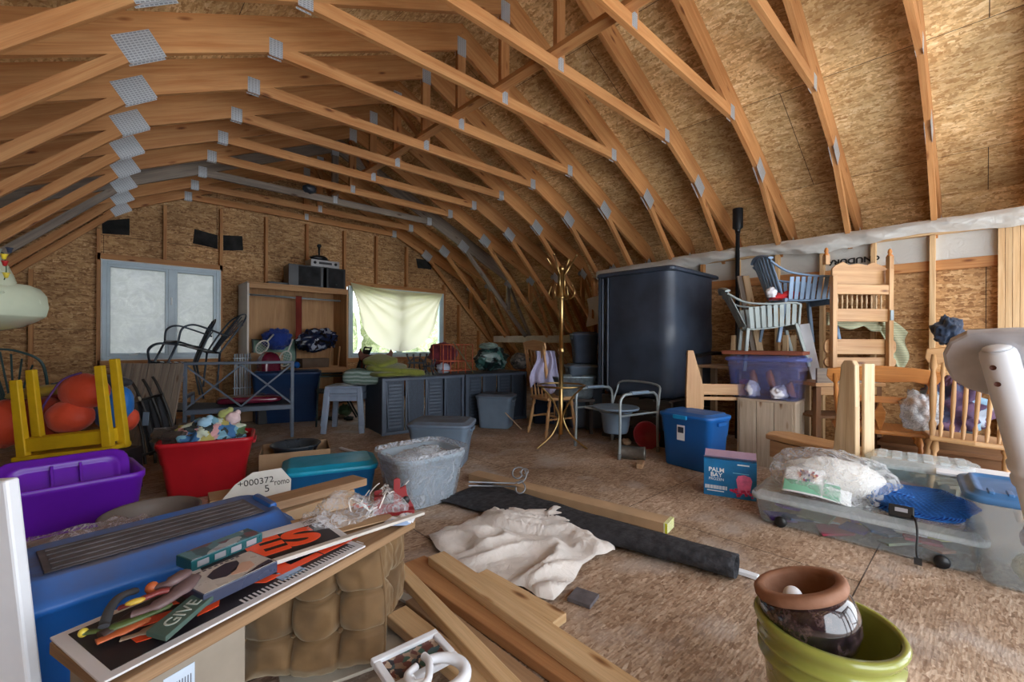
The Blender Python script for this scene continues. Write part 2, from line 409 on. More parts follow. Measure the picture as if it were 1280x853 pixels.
def roof_z(x): return zr-RS*abs(x)
for sgn, nm in ((1, 'right'), (-1, 'left')):
    a = V((XR, 0, zr)); b = V((XR+sgn*KX, 0, roof_z(KX))); d = (b-a); L = d.length
    ux = V((0,1,0)); uy = d.normalized()
    mb = quad_sheet('r', a+V((0,YN,0)), ux, uy, YF-YN, L, M_OSB, .012 if sgn < 0 else -.012, (.7,.45))
    struct('ceiling_'+nm, mb, M_OSB)
    c = V((XR+sgn*5.45, 0, -.02)); d = (c-b); L = d.length
    mb = quad_sheet('r', b+V((0,YN,0)), ux, d.normalized(), YF-YN, L, M_OSB, .012 if sgn < 0 else -.012, (.2,.9))
    struct('ceiling_lower_'+nm, mb, M_OSB)

# far gable wall with two window openings
YW = 7.63; YS = YW+.085
def gx(px, Y=YW): return pY(px, 400, Y).x
w1 = (-.012, 1.245, H-.259, H+1.004)
w2x0, w2x1 = gx(436), gx(553); w2 = (w2x0, w2x1, H-.30, pY(495, 363, YW).z)
def gable_top(x):
    x = abs(x-XR)
    return roof_z(x) if x < KX else max(0, roof_z(KX)*(5.45-x)/(5.45-KX))
def gable(name, Y, t, holes, mat):
    xs = sorted(set([XL+.05, XR-KX, XR, XR+KX, XRR-.05]+[h[0] for h in holes]+[h[1] for h in holes])); mb = MB()
    for a, b in zip(xs, xs[1:]):
        segs = [(0, None)]
        for h in holes:
            if h[0] <= a+1e-6 and h[1] >= b-1e-6: segs = [(0, h[2]), (h[3], None)]
        for z0, z1 in segs:
            q = [(a, z0), (b, z0), (b, z1 if z1 else gable_top(b)), (a, z1 if z1 else gable_top(a))]
            mb.add([(x, Y, z) for x, z in q]+[(x, Y+t, z) for x, z in q], [(0,1,2,3),(7,6,5,4),(0,4,5,1),(1,5,6,2),(2,6,7,3),(3,7,4,0)],
                   [[(x, z) for x, z in q], [(x, z) for x, z in q][::-1]]+[[(0,0)]*4]*4)
    return struct(name, mb, mat)
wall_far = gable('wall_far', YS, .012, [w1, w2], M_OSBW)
# studs and plates of the far wall
def inner_top(x):
    x = abs(x-XR)
    return 3.8235-RS*x if x < 2.2545 else max(.05, 2.779-(x-2.2545)*1.0)
for px in (-30, 38, 122.8, 206, 276.3, 333, 384, 431, 471, 509, 556, 575, 600):
    x = gx(px)
    z1 = min(inner_top(x)-.04, 3.02)
    runs = [(.04, z1)]
    for q in (w1, w2):
        if q[0]-.01 < x < q[1]+.01: runs = [(.04, q[2]-.09), (q[3]+.09, z1)]
    for z0, z2 in runs:
        if z2-z0 > .1: obj('stud', MB().box((x, YW+.043, (z0+z2)/2), (.038, .085, z2-z0)), M_STUD, wall_far, .002)
for q in (w1, w2):
    for z in (q[3]+.045, q[2]-.045): obj('header', MB().box(((q[0]+q[1])/2, YW+.043, z), (q[1]-q[0]+.1, .085, .085)), M_STUD, wall_far, .002)
obj('sole_plate', MB().box((XR, YW+.04, .02), (10.4, .09, .038)), M_STUD, wall_far, .002)
M_BLK = m_plain('black_felt', srgb(30,29,28), .9, var=.3, bump=.3)
for (a, b, c, d) in (((127,276),(162,273),(162,294),(128,292)), ((243,286),(272,294),(272,311),(241,304)), ((279,294),(303,295),(304,313),(279,313)), ((520,323),(541,326),(539,337),(522,335))):
    P = [pY(*q, YS-.003) for q in (a, b, c, d)]; mb = MB(); mb.add(P+[p-V((0,.002,0)) for p in P], [(3,2,1,0),(4,5,6,7),(0,1,5,4),(1,2,6,5),(2,3,7,6),(3,0,4,7)])
    obj('felt_patch', mb, M_BLK, wall_far, label='black felt patch stapled to the boards')

# windows
M_VINYL = m_plain('window_vinyl', srgb(186,206,216), .35, var=.05)
M_ALU = m_plain('window_cap', srgb(214,220,220), .4, var=.05)
def film():
    t = NT('frosted_film'); vec = t.coords('Object'); a = t.noise(vec, 2.2, 4, .6, 3.5); b = t.noise(vec, 9, 4, .7, 1.5)
    st = t.ramp(a.outputs[0], [(.4, (.48,.48,.49)), (.494, (.50,.50,.51)), (.5, (.60,.60,.60)), (.506, (.50,.50,.51)), (.64, (.47,.47,.49))])
    c = t.mix(.22, st, t.ramp(b.outputs[0], [(.4, (.8,.8,.8)), (.6, (1.3,1.3,1.3))]), 'MULTIPLY')
    tl = t.new('ShaderNodeBsdfTranslucent'); t.l(c, tl.inputs[0]); df = t.new('ShaderNodeBsdfDiffuse'); df.inputs[0].default_value = (.3,.3,.32,1)
    mx = t.new('ShaderNodeMixShader'); mx.inputs[0].default_value = .25; t.l(tl.outputs[0], mx.inputs[1]); t.l(df.outputs[0], mx.inputs[2]); t.l(mx.outputs[0], t.o.inputs[0]); return t.m
M_FILM = film()
def glassm():
    t = NT('window_glass'); t.set((1,1,1), .02, 0); tr = t.new('ShaderNodeBsdfTransparent'); mx = t.new('ShaderNodeMixShader'); mx.inputs[0].default_value = .08
    t.l(tr.outputs[0], mx.inputs[1]); t.l(t.b.outputs[0], mx.inputs[2]); t.l(mx.outputs[0], t.o.inputs[0]); return t.m
M_GLASS = glassm()
def make_window(name, q, split, filmed):
    x0, x1, z0, z1 = q; root = thing(name, '', '', ((x0+x1)/2, YW, z0)); del root['label']; del root['category']; root['kind'] = 'structure'
    W, Hh = x1-x0, z1-z0; y = .03; f = MB(); t = .045
    for a, b in (((-W/2, 0), (-W/2+t, Hh)), ((W/2-t, 0), (W/2, Hh)), ((-W/2+t, 0), (W/2-t, t)), ((-W/2+t, Hh-t), (W/2-t, Hh))):
        f.box(((a[0]+b[0])/2, y, (a[1]+b[1])/2), (b[0]-a[0], .09, b[1]-a[1]))
    xm = -W/2+split*W; f.box((xm, y, Hh/2), (.07, .08, Hh-2*t))
    obj('window_frame', f, M_VINYL, root, .004)
    cp = MB(); e = .014
    for a, b in (((-W/2-e, 0), (-W/2, Hh)), ((W/2, 0), (W/2+e, Hh)), ((-W/2-e, Hh), (W/2+e, Hh+e)), ((-W/2-e, -e), (W/2+e, 0))): cp.box(((a[0]+b[0])/2, -.01, (a[1]+b[1])/2), (b[0]-a[0], .03, b[1]-a[1]))
    obj('casing', cp, M_ALU, root, .002)
    for a, b in ((-W/2+t, xm-.035), (xm+.035, W/2-t)):
        s = MB(); u = .03
        for c in (((a+u/2), Hh/2, u, Hh-2*t), ((b-u/2), Hh/2, u, Hh-2*t)): s.box((c[0], y-.005, c[1]), (c[2], .06, c[3]))
        for zz in (t+u/2, Hh-t-u/2): s.box(((a+b)/2, y-.005, zz), (b-a-2*u, .06, u))
        sash = obj('sash', s, M_VINYL, root, .003)
        obj('pane', MB().box(((a+b)/2, y+.01, Hh/2), (b-a-2*u, .006, Hh-2*t-2*u)), M_FILM if filmed else M_GLASS, sash)
        if filmed and a < -.1 or not filmed: obj('crank', MB().box(((a+b)/2-.05, -.03, t+.012), (.09, .03, .014)).tube([((a+b)/2-.05, -.04, t+.02), ((a+b)/2+.02, -.06, t+.035)], .005), M_ALU, sash)
    obj('lock', MB().box((xm, -.018, Hh*.62), (.018, .02, .1)), M_ALU, root, .003)
    return root
make_window('window_1', w1, .555, True)
make_window('window_2', w2, .5, False)

# knee wall on the right, running up to where it stops short of the gable
KW0, KW1, KXW = YN, 4.02, 5.38
M_POLY = None
mb = MB(); mb.box((KXW+.10, (KW0+KW1)/2, 1.03), (.012, KW1-KW0, 2.06))
mb.uv = [[(v[1], v[2]) for v in [mb.v[i] for i in f]] for f in mb.f]
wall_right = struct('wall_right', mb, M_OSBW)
k = 0; y = -.085-.41*4
while y < KW1+.01:
    wd = .038; zt = 2.06
    m = M_STUDL if y < 2.2 else M_STUD
    obj('stud', MB().box((KXW+.045, y, 1.03), (.089, wd, 2.05)), m, wall_right, .002)
    y += .41
for dy in (-.125, -.165, -.205): obj('stud', MB().box((KXW+.045, dy, 1.03), (.089, .038, 2.05)), M_STUDL, wall_right, .002)
obj('top_plate', MB().box((KXW+.045, (KW0+KW1)/2, 2.08), (.089, KW1-KW0, .038)), M_STUDL, wall_right, .002)
obj('block', MB().box((KXW+.075, (KW0+2.4)/2, 1.79), (.038, 2.4-KW0, .09)), M_STUD, wall_right, .002)
# unseen end behind the camera: wall around a wide opening, sized to shape the daylight
mb = MB()
for a, b, zl in ((XL+.05, XR-KX, 0), (XR-KX, XR-3.0, 0), (XR-3.0, XR, 2.8), (XR, XR+KX, 2.8)):
    q = [(a, zl), (b, zl), (b, max(zl+.01, gable_top(b))), (a, max(zl+.01, gable_top(a)))]
    mb.add([(x, YN, z) for x, z in q]+[(x, YN-.012, z) for x, z in q], [(3,2,1,0),(4,5,6,7),(0,1,5,4),(1,2,6,5),(2,3,7,6),(3,0,4,7)])
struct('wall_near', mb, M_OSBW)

# ------------------------------------------------------------------ roof trusses
M_PLATE = None
def platem():
    t = NT('truss_plate'); uv = t.coords('UV'); br = t.new('ShaderNodeTexBrick'); br.inputs['Scale'].default_value = 1; br.inputs['Brick Width'].default_value = .022; br.inputs['Row Height'].default_value = .0125
    br.inputs['Mortar Size'].default_value = .0034; br.offset = 0; br.inputs['Color1'].default_value = (.30,.33,.35,1); br.inputs['Color2'].default_value = (.36,.38,.40,1); br.inputs['Mortar'].default_value = (.62,.65,.68,1)
    t.l(uv, br.inputs['Vector']); return t.set(br.outputs['Color'], .45, .55, t.bump(br.outputs['Fac'], .5, .002))
M_PLATE = platem()
TW = .038
def tp(x, z): return V((x, 0, z))
def member(mb, pts):
    # outline in the truss plane (x,z), thickness TW about y=0; uv along its longest edge
    n = len(pts); P = [V(p) for p in pts]; i = max(range(n), key=lambda i: (P[(i+1) % n]-P[i]).length); d = (P[(i+1) % n]-P[i]).normalized(); e = V((-d.y, d.x))
    o1, o2 = rnd.uniform(0, 40), rnd.uniform(0, 40); uv = [(p.dot(d)+o1, p.dot(e)+o2) for p in P]
    if sum(P[k].x*P[(k+1) % n].y-P[(k+1) % n].x*P[k].y for k in range(n)) < 0: P = P[::-1]; uv = uv[::-1]
    vs = [(p.x, -TW/2, p.y) for p in P]+[(p.x, TW/2, p.y) for p in P]
    fs = [tuple(range(n)), tuple(range(n, 2*n))[::-1]]; us = [uv, uv[::-1]]
    for k in range(n):
        j = (k+1) % n; fs.append((k, n+k, n+j, j)); us.append([(uv[k][0], uv[k][1]), (uv[k][0], uv[k][1]+TW), (uv[j][0], uv[j][1]+TW), (uv[j][0], uv[j][1])])
    mb.add(vs, fs, us)
def strip(mb, a, b, dpt):
    # lower edge a->b, depth to the upper side
    a, b = V(a), V(b); d = (b-a).normalized(); n = V((-d.y, d.x))
    if n.y < 0: n = -n
    member(mb, [a, b, b+n*dpt, a+n*dpt])
def plate(parent, x, z, wx, wz, ang):
    mb = MB(); R = Matrix.Rotation(-ang, 3, 'Y')
    for sy in (-1, 1):
        for q in [(x, z)]:
            c = V((x, sy*(TW/2+.001), z)); P = [c+R @ V((a*wx/2, 0, b*wz/2)) for a, b in ((-1,-1),(1,-1),(1,1),(-1,1))]; Q = [p-V((0, sy*.0018, 0)) for p in P]
            u = [(0,0),(wx,0),(wx,wz),(0,wz)]
            f = [(0,1,2,3),(7,6,5,4),(0,4,5,1),(1,5,6,2),(2,6,7,3),(3,7,4,0)]
            if sy > 0: f = [t[::-1] for t in f]
            mb.add(P+Q, f, [u]*6)
    return obj('nail_plate', mb, M_PLATE, parent)
def ordinal(n): return ['', 'first','second','third','fourth','fifth','sixth','seventh','eighth','ninth','tenth','eleventh','twelfth','thirteenth','fourteenth','fifteenth','sixteenth'][n]
def truss(label):
    t = thing('roof_truss', label, 'roof truss', (XR, 0, 0), 0, 'wooden roof trusses')
    zt = lambda x: 3.8235-RS*abs(x); nv = .235*sqrt(1+RS*RS)
    for s in (-1, 1):
        m = MB(); member(m, [(0, zt(0)), (s*3.4, zt(3.4)), (s*3.4, zt(3.4)+nv), (0, zt(0)+nv)]); obj('rafter', m, M_LUM, t)
        m = MB(); q = .089*1.4142
        member(m, [(s*2.2545, 2.779), (s*5.02, .013), (s*5.02, .013+q), (s*(2.2545+.18), 2.779-.18*RS), (s*2.2545, 2.779)][:4]); obj('inner_chord', m, M_LUM, t)
        m = MB(); dz = (roof_z(KX)-.02)/(5.35-KX); strip(m, (s*(KX-.12), roof_z(KX)-.02), (s*5.12, .13), .11); obj('outer_rafter', m, M_STUD, t)
        m = MB(); member(m, [(s*3.36, 1.72), (s*3.445, 1.64), (s*3.445, 2.23), (s*3.36, 2.27)]); obj('web', m, M_LUM, t)
        m = MB(); member(m, [(s*3.47, 2.16), (s*3.47, 2.06), (s*4.1, .98), (s*4.16, 1.02)]); obj('web', m, M_LUM, t)
        plate(t, s*2.30, 2.80, .20, .15, s*-.6)
        plate(t, s*1.58, 3.115, .085, .12, 0)
        plate(t, s*3.40, 2.22, .16, .12, s*-.6)
    m = MB(); z0 = 3.0665; member(m, [(-1.634, z0), (1.634, z0), (1.634-.089/RS, z0+.089), (-1.634+.089/RS, z0+.089)]); obj('bottom_chord', m, M_LUM, t)
    m = MB(); member(m, [(-.045, z0+.089), (.045, z0+.089), (.045, 3.805), (-.045, 3.805)]); obj('king_post', m, M_LUM, t)
    plate(t, 0, 3.13, .06, .1, 0); plate(t, 0, 3.85, .1, .17, 0)
    return t
first = None
for i, kk in enumerate(range(7, -9, -1)):
    lab = 'roof truss standing against the far gable wall' if i == 0 else ordinal(i+1)+' roof truss counted from the far gable wall'
    if kk <= -6: lab = 'roof truss above and behind the viewer, nearest the open end'
    if first is None: o = first = truss(lab)
    else: o = copy_tree(first); o['label'] = lab
    o.location = (XR, 3.3614+.61*kk, 0)
    if kk == 5:                       # this one was cut from weathered grey boards
        o['label'] = 'third roof truss counted from the far gable wall, made of grey weathered boards'
        for ch in o.children:
            if ch.data.materials[0] == M_LUM: ch.data = ch.data.copy(); ch.data.materials[0] = M_GREY
# lateral braces
def board(name, a, b, w_, h_, mat, label, cat='board', up=(0,0,1), group=None):
    o = obj(name, MB().beam(a, b, w_, h_, up), mat, None, .002); return tag(o, label, cat, group)
board('lateral_brace', (XR-.075, -.9, 3.175), (XR-.075, 5.35, 3.175), .089, .038, M_LUM, 'long brown board lying along the truss chords beside the king posts', 'brace')
for yy, s in ((4.0, 1), (4.6, -1), (5.2, 1), (5.9, -1), (6.5, 1)):
    board('diagonal_brace', (XR-.03, yy, 3.2), (XR-.03, yy+.55, 3.75) if s > 0 else (XR-.03, yy+.55, 3.2), .03, .06, M_STUD, 'short brace between king posts in the far half of the roof', 'brace', (1,0,0), 'short braces between the king posts')
pa, pb = pX(589, 378, 6.13), pX(680, 373, 6.13)
board('wall_brace', pa, pb, .038, .085, M_STUDL, 'pale horizontal board nailed across the slanting chords at the far right', 'brace')
pa, pb = pX(600, 419, 6.45), pX(745, 416, 6.45)
board('ledger_board', (6.33, 7.4, 1.14), (6.33, 3.9, 1.14), .038, .14, m_plain('whitish_board', srgb(170,158,138), .7), 'greyish white ledger board behind the slanting chords at the far right', 'board')
# ------------------------------------------------------------------ makers
def rr(w, d, r, z, n=4, cx=0, cy=0):
    r = min(r, w/2-1e-4, d/2-1e-4); P = []
    for sx, sy, a0 in ((1,1,0), (-1,1,pi/2), (-1,-1,pi), (1,-1,1.5*pi)):
        for k in range(n+1):
            a = a0+pi/2*k/n; P.append((cx+sx*(w/2-r)+r*cos(a), cy+sy*(d/2-r)+r*sin(a), z))
    return P
def face(a, b, depth):
    # a,b: floor points of the front edge (left, right as seen); returns centre, turn, width
    a, b = V(a), V(b); x = (b-a); x.z = 0; w_ = x.length; x.normalize(); y = V((-x.y, x.x, 0))
    mid = (a+b)/2
    if y.dot(V((mid.x, mid.y, 0))) < 0: y = -y
    return mid+y*depth/2, atan2(x.y, x.x), w_
def tub_mb(w, d, h, taper=.86, r=.05, wall=.006, lip=.014, band=True, ribs=0, floor=.012):
    mb = MB(); R = []
    def s(z): return taper+(1-taper)*(z/h)
    for z, e in ((0, -.012), (.012, 0)): R.append(rr(w*s(z)+e, d*s(z)+e, r, z))
    if band:
        for z, e in ((h*.62, 0), (h*.64, .010)): R.append(rr(w*s(z)+e, d*s(z)+e, r, z))
    R.append(rr(w+(.01 if band else 0), d+(.01 if band else 0), r, h-.035))
    R += [rr(w+2*lip, d+2*lip, r+lip, h-.03), rr(w+2*lip, d+2*lip, r+lip, h-.004), rr(w+lip, d+lip, r+lip/2, h), rr(w-2*wall, d-2*wall, r-wall, h-.004)]
    R += [rr(w*s(floor)-2*wall, d*s(floor)-2*wall, r-wall, floor)]
    mb.loft(R, True, True, True); return mb
def lid_mb(w, d, r=.05, lip=.016, hh=.03, raise_=.018, inset=.05, grooves=0):
    W, D = w+2*lip, d+2*lip; mb = MB()
    R = [rr(W-.004, D-.004, r+lip, -.022), rr(W+.006, D+.006, r+lip, -.018), rr(W+.006, D+.006, r+lip, .004), rr(W-.01, D-.01, r+lip-.004, .010),
         rr(W-inset, D-inset, r, .008), rr(W-inset-.02, D-inset-.02, r, .008+raise_), rr(W-inset-.05, D-inset-.05, r*.8, .010+raise_)]
    if grooves: R += [rr(W-inset-.07, D-inset-.07, r*.7, raise_-.002), rr(W-inset-.09, D-inset-.09, r*.7, raise_-.003)]
    mb.loft(R, True, True, True); return mb
def tote(name, label, loc, rz, w, d, h, m, ml=None, lid=True, taper=.86, r=.05, band=True, group=None, cat='storage tote', grooves=0, handles=True, rot=None, liplabel=None):
    t = thing(name, label, cat, loc, rz, group, rot)
    obj('tub', tub_mb(w, d, h, taper, r, band=band), m, t)
    if handles:
        for sx in (-1, 1): obj('handle', MB().box((sx*(w/2+.012), 0, h-.055), (.02, d*.36, .03)).box((sx*(w/2+.02), 0, h-.045), (.012, d*.4, .012)), m, t, .004)
    if lid:
        lo = obj('lid', lid_mb(w, d, r, grooves=grooves), ml or m, t); lo.location = (0, 0, h)
    return t

def crinkle(d, f=3., a=.12, seed=0.):
    p = V((d.x*f+seed, d.y*f-seed, d.z*f+seed*.7)); n = noise.noise(p); n2 = abs(noise.noise(p*2.3+V((5, 1, 2))))
    return 1+a*n-a*.9*(1-2*n2)*.5
def bag_mb(r, f=3., a=.14, seed=1., n=40, m=26, flat=.0):
    mb = MB(); mb.ball((0, 0, 0), r, n, m, lambda d: crinkle(d, f, a, seed))
    if flat: mb.map(lambda p: V((p.x, p.y, max(p.z, -r[2]*flat))))
    return mb
def heap_mb(outline, height, seed=0., fold=7., rings=16, base=.0, peak=None, sub=6, edge=.012):
    # a cloth thrown down: outline points (x,y), ridged folds that run out to the hem
    n0 = len(outline); P = []
    for i in range(n0):
        a, b = V(outline[i]), V(outline[(i+1) % n0])
        for k in range(sub): P.append(a.lerp(b, k/sub))
    c = V((0, 0))
    for p in P: c += p
    c /= len(P)
    if peak: c = V(peak)
    vs = [(c.x, c.y, 0)]; n = len(P); rings_ = []
    for j in range(1, rings+1):
        t = j/rings
        for p in P: q = c.lerp(p, t); rings_.append((q.x, q.y, 1-t))
    def zz(x, y, e):
        q = V((x*fold+seed, y*fold-seed, seed)); w1_ = noise.noise(q*.45); q2 = V((q.x+w1_*2.2, q.y-w1_*1.6, q.z))
        rdg = 1-abs(noise.noise(q2))*2.4; r2 = 1-abs(noise.noise(q2*2.1+V((3, 3, 3))))*2
        env = min(1, e*2.4)**.6
        return base+edge*.3+height*env*(.35+.45*max(0, rdg)+.2*max(0, r2)+.35*w1_)+edge*max(0, rdg)
    vs = [(c.x, c.y, zz(c.x, c.y, 1))]+[(x, y, max(base+.002, zz(x, y, e))) for x, y, e in rings_]
    mb = MB(); fs = [(0, 1+k, 1+(k+1) % n) for k in range(n)]
    for j in range(rings-1):
        for k in range(n): a = 1+j*n+k; b = 1+j*n+(k+1) % n; fs.append((a, a+n, b+n, b))
    mb.add(vs, fs, None, True); return mb
def arc(p0, p1, p2, n=8):
    p0, p1, p2 = V(p0), V(p1), V(p2); return [p0*(1-t)**2+p1*2*t*(1-t)+p2*t*t for t in [k/n for k in range(n+1)]]
def smoothpath(pts, n=6):
    pts = [V(p) for p in pts]; out = []
    for i in range(len(pts)-1):
        p0 = pts[max(0, i-1)]; p1 = pts[i]; p2 = pts[i+1]; p3 = pts[min(len(pts)-1, i+2)]
        for k in range(n):
            t = k/n; out.append(.5*((2*p1)+(p2-p0)*t+(2*p0-5*p1+4*p2-p3)*t*t+(-p0+3*p1-3*p2+p3)*t**3))
    out.append(pts[-1]); return out
def text(s, size, M, mat, parent=None, name='lettering', ext=.0006, align='CENTER', sx=1., bold=0., label=None):
    c = bpy.data.curves.new(name, 'FONT'); c.body = s; c.size = size; c.extrude = ext; c.align_x = align; c.align_y = 'CENTER'; c.offset = bold
    tmp = bpy.data.objects.new('tmp', c); COL.objects.link(tmp); bpy.context.view_layer.update()
    me = bpy.data.meshes.new_from_object(tmp.evaluated_get(bpy.context.evaluated_depsgraph_get())); bpy.data.objects.remove(tmp); bpy.data.curves.remove(c)
    me.transform(Matrix.Diagonal((sx, 1, 1, 1))); me.materials.clear(); me.materials.append(mat)
    o = bpy.data.objects.new(name, me); COL.objects.link(o)
    if parent is not None: o.parent = parent
    o.matrix_local = M
    if label: o['label'] = label
    return o
def TM(loc, x, y):
    x, y = V(x).normalized(), V(y).normalized(); z = x.cross(y); y = z.cross(x)
    return Matrix(((x.x, y.x, z.x, loc[0]), (x.y, y.y, z.y, loc[1]), (x.z, y.z, z.z, loc[2]), (0, 0, 0, 1)))

PL = lambda n, c, r=.42, **k: m_plain(n, srgb(*c), r, **k)
M_BLUE = PL('blue_plastic', (20,96,170), .38, var=.08)
M_BLUED = m_dusty('dusty_blue_plastic', srgb(20,108,200), srgb(92,90,96), .38, .95, 4.)
M_BLUET = m_dusty('blue_tote_plastic', srgb(18,98,176), srgb(70,84,104), .4, .45, 4.)
M_GREYT = PL('grey_blue_plastic', (112,130,148), .45, var=.08)
M_GREYL = m_dusty('grey_lid_plastic', srgb(96,112,130), srgb(84,82,84), .5, .6)
M_DGREY = PL('dark_slate_plastic', (66,76,90), .5, var=.1)
M_PURP = PL('purple_plastic', (104,30,176), .36, var=.06)
M_RED = PL('red_plastic', (178,24,36), .4, var=.08)
M_BRASS = m_plain('brass', srgb(176,148,98), .32, 1., var=.15, nscale=14)
M_STEEL = m_plain('grey_tube_steel', srgb(150,160,162), .4, .4, var=.1)
M_WHITE = PL('white_paint', (226,230,236), .35, var=.05)
M_PINE = m_lumber('pine_honey', srgb(182,134,86), srgb(206,164,114), var=.12, rough=.45)
M_PINEP = m_lumber('pine_pale', srgb(186,154,114), srgb(210,182,144), var=.12, rough=.5)
M_MAPLE = m_lumber('maple_varnish', srgb(190,120,58), srgb(214,146,78), knots=False, var=.1, rough=.35)
M_CARD = m_plain('cardboard', srgb(176,146,112), .85, var=.12, nscale=5)
M_BLACK = PL('black_plastic', (22,24,27), .4, var=.1)
M_IRON = PL('black_iron', (40,46,54), .45, var=.2)

# ------------------------------------------------------------------ right side
# big black poly tank, its flanged mouth towards the gable
M_TANK = m_plain('black_poly_tank', srgb(50,60,74), .42, var=.3, nscale=4, bump=.05)
M_PAL = m_lumber('dark_pallet', srgb(46,40,36), srgb(66,58,50), var=.1)  # boards toned to the dark area below the tank
def tank():
    x0, x1, y0, y1, z0, z1 = 4.22, 5.30, 2.17, 3.06, .50, 1.88
    t = thing('poly_tank', 'huge black plastic tank with rounded corner standing on pallets beside the studs', 'tank', ((x0+x1)/2, (y0+y1)/2, z0))
    W, D, Hh = x1-x0, y1-y0, z1-z0; mb = MB()
    R = [rr(W-.12, D-.12, .12, 0), rr(W-.03, D-.03, .14, .03), rr(W, D, .15, .10)]
    for z, e in ((.52, 0), (.53, .008), (.80, .008), (.81, 0), (Hh-.05, 0)): R.append(rr(W+e, D+e, .15, z, 6) if False else rr(W+e, D+e, .15, z))
    mb.loft(R, True, False, True); obj('tank_body', mb, M_TANK, t)
    mb = MB(); mb.loft([rr(W+.0, D+.0, .15, Hh-.05), rr(W+.07, D+.07, .06, Hh-.045), rr(W+.07, D+.07, .06, Hh-.015), rr(W+.03, D+.03, .05, Hh), rr(W-.2, D-.2, .1, Hh+.015)], True, True, False); obj('lid', mb, M_TANK, t, .004)
    mb = MB()
    for x in (-W/2+.05, -W/2+.12):
        mb.box((x-.045, D/2-.02, Hh/2), (.05, .035, Hh-.1)); mb.tube([(-W/2-.012, D/2-.06-.07*(x > -W/2+.1), .05), (-W/2-.012, D/2-.06-.07*(x > -W/2+.1), Hh-.06)], .012)
    obj('flange', mb, M_TANK, t, .004)
    obj('hose', MB().tube(smoothpath([(-W/2+.3, -D/2-.03, .47), (0, -D/2-.05, .45), (.3, -D/2-.04, .47), (W/2+.02, -D/2-.06, .465)]), .022), M_BLACK, t)
    for zz, zt in ((0, 'dark pallet, lowest under the black tank'), (.17, 'dark pallet, middle one under the black tank'), (.335, 'dark pallet directly under the black tank')):
        p = thing('pallet', zt, 'pallet', ((x0+x1)/2, (y0+y1)/2, zz), 0, 'pallets under the black tank')
        for k in range(5): obj('deck_board', MB().box((0, -.36+.18*k, .146), (1.04, .11, .02)), M_PAL, p, .002)
        for k in range(3): obj('stringer', MB().box((-.48+.48*k, 0, .068), (.045, .85, .132)), M_PAL, p, .002)
tank()
# black pipe
o = obj('vent_pipe', MB().tube([(5.30, 1.93, .0), (5.30, 1.93, 2.36)], .022, 12).tube([(5.30, 1.93, 2.34), (5.30, 1.93, 2.38), (5.30, 1.93, 2.40), (5.30, 1.93, 2.62)], [.026, .03, .055, .055], 16), M_BLACK)
tag(o, 'tall black pipe with a thicker black cap rising past the stud wall', 'pipe')

# poly sheet along the knee wall
def poly_m():
    t = NT('poly_sheet'); vec = t.coords('Object'); n = t.noise(vec, 9, 5, .6, 1.); t.set(srgb(222,222,216), .32, 0, t.bump(n.outputs[0], .5, .03))
    tl = t.new('ShaderNodeBsdfTranslucent'); tl.inputs[0].default_value = (.75,.74,.7,1); mx = t.new('ShaderNodeMixShader'); mx.inputs[0].default_value = .25
    t.l(t.b.outputs[0], mx.inputs[1]); t.l(tl.outputs[0], mx.inputs[2]); t.l(mx.outputs[0], t.o.inputs[0]); return t.m
M_POLY = poly_m()
def sheet_roll(u, v):
    y = -1.7+(3.9+1.7)*u; sag = .05*max(0, u-.72)**1*3.5
    top = 2.185+.012*noise.noise(V((y*2.2, 0, 1)))-sag; hgt = .135+.05*noise.noise(V((y*1.3, 4, 1)))+.03*abs(noise.noise(V((y*5, 2, 1))))
    z = top-hgt*v; x = KXW-.035-.045*sin(pi*v)-.040*noise.noise(V((y*6+v*2, z*9, 0)))-.035*abs(noise.noise(V((y*13+v*6, 7+v*2, 2))))+.02*abs(noise.noise(V((y*4-v*5, 3, 8))))
    return (x, y, z)
o = obj('vapour_barrier', MB().grid(sheet_roll, 240, 12), M_POLY); tag(o, 'crumpled white plastic sheet rolled along the top of the stud wall', 'plastic sheet')
o = obj('vapour_barrier_strip', MB().grid(lambda u, v: (KXW+.068-.006*sin(u*70)*v, -1.65+5.5*u, 2.06-(.25-.02*sin(u*9))*v), 120, 6), M_POLY, wall_right, label='flat white plastic strip with printed letters behind the studs')
p = pX(1061, 326, KXW+.06)
text('NUDURA', .075, TM((KXW+.058, p.y, p.z), (0, 1, 0), (0, 0, -1)), m_plain('black_ink', (.02,.02,.02), .6), o, sx=1.15, bold=.003)
for q in (0, 1): obj('printed_logo', MB().lathe([(.022, 0), (.022, .001), (.012, .001), (.012, 0)], (0, 0, 0), 24, TM((0,0,0), (0, 1, 0), (0, 0, -1))), m_plain('black_ink', (.02,.02,.02), .6), o).location = (KXW+.058, p.y-.215, p.z) if q == 0 else (KXW+.058, p.y-.215, p.z+.0001)
o = obj('plastic_flap', MB().grid(lambda u, v: (5.36-.03*sin(u*9+v*5), 3.25+.85*u, 1.88-.14*u-(.1+.65*u*(1-.5*u))*v), 20, 14), M_POLY); tag(o, 'torn white plastic flap hanging behind the black tank', 'plastic sheet')

# blue tote with label
c, rz, w_ = face(pz(829, 578), pz(886, 597), .42)
t = tote('storage_tote', 'blue lidded storage tote with a white label beside the drink carton', c+V((-.02,.06,0)), rz+.16, .48, .33, .46, M_BLUET, M_BLUET, taper=.88)
obj('tote_label', MB().box((-.015, -.181, .31), (.075, .002, .13)), M_WHITE, t); obj('tote_label', MB().box((-.015, -.1832, .335), (.055, .001, .05)), m_plain('label_print', srgb(40,50,70), .6), t, label='dark print on the label')
obj('latch', MB().box((-.02, -.190, .445), (.13, .02, .035)), PL('light_blue_plastic', (20,140,200), .35), t, .005)

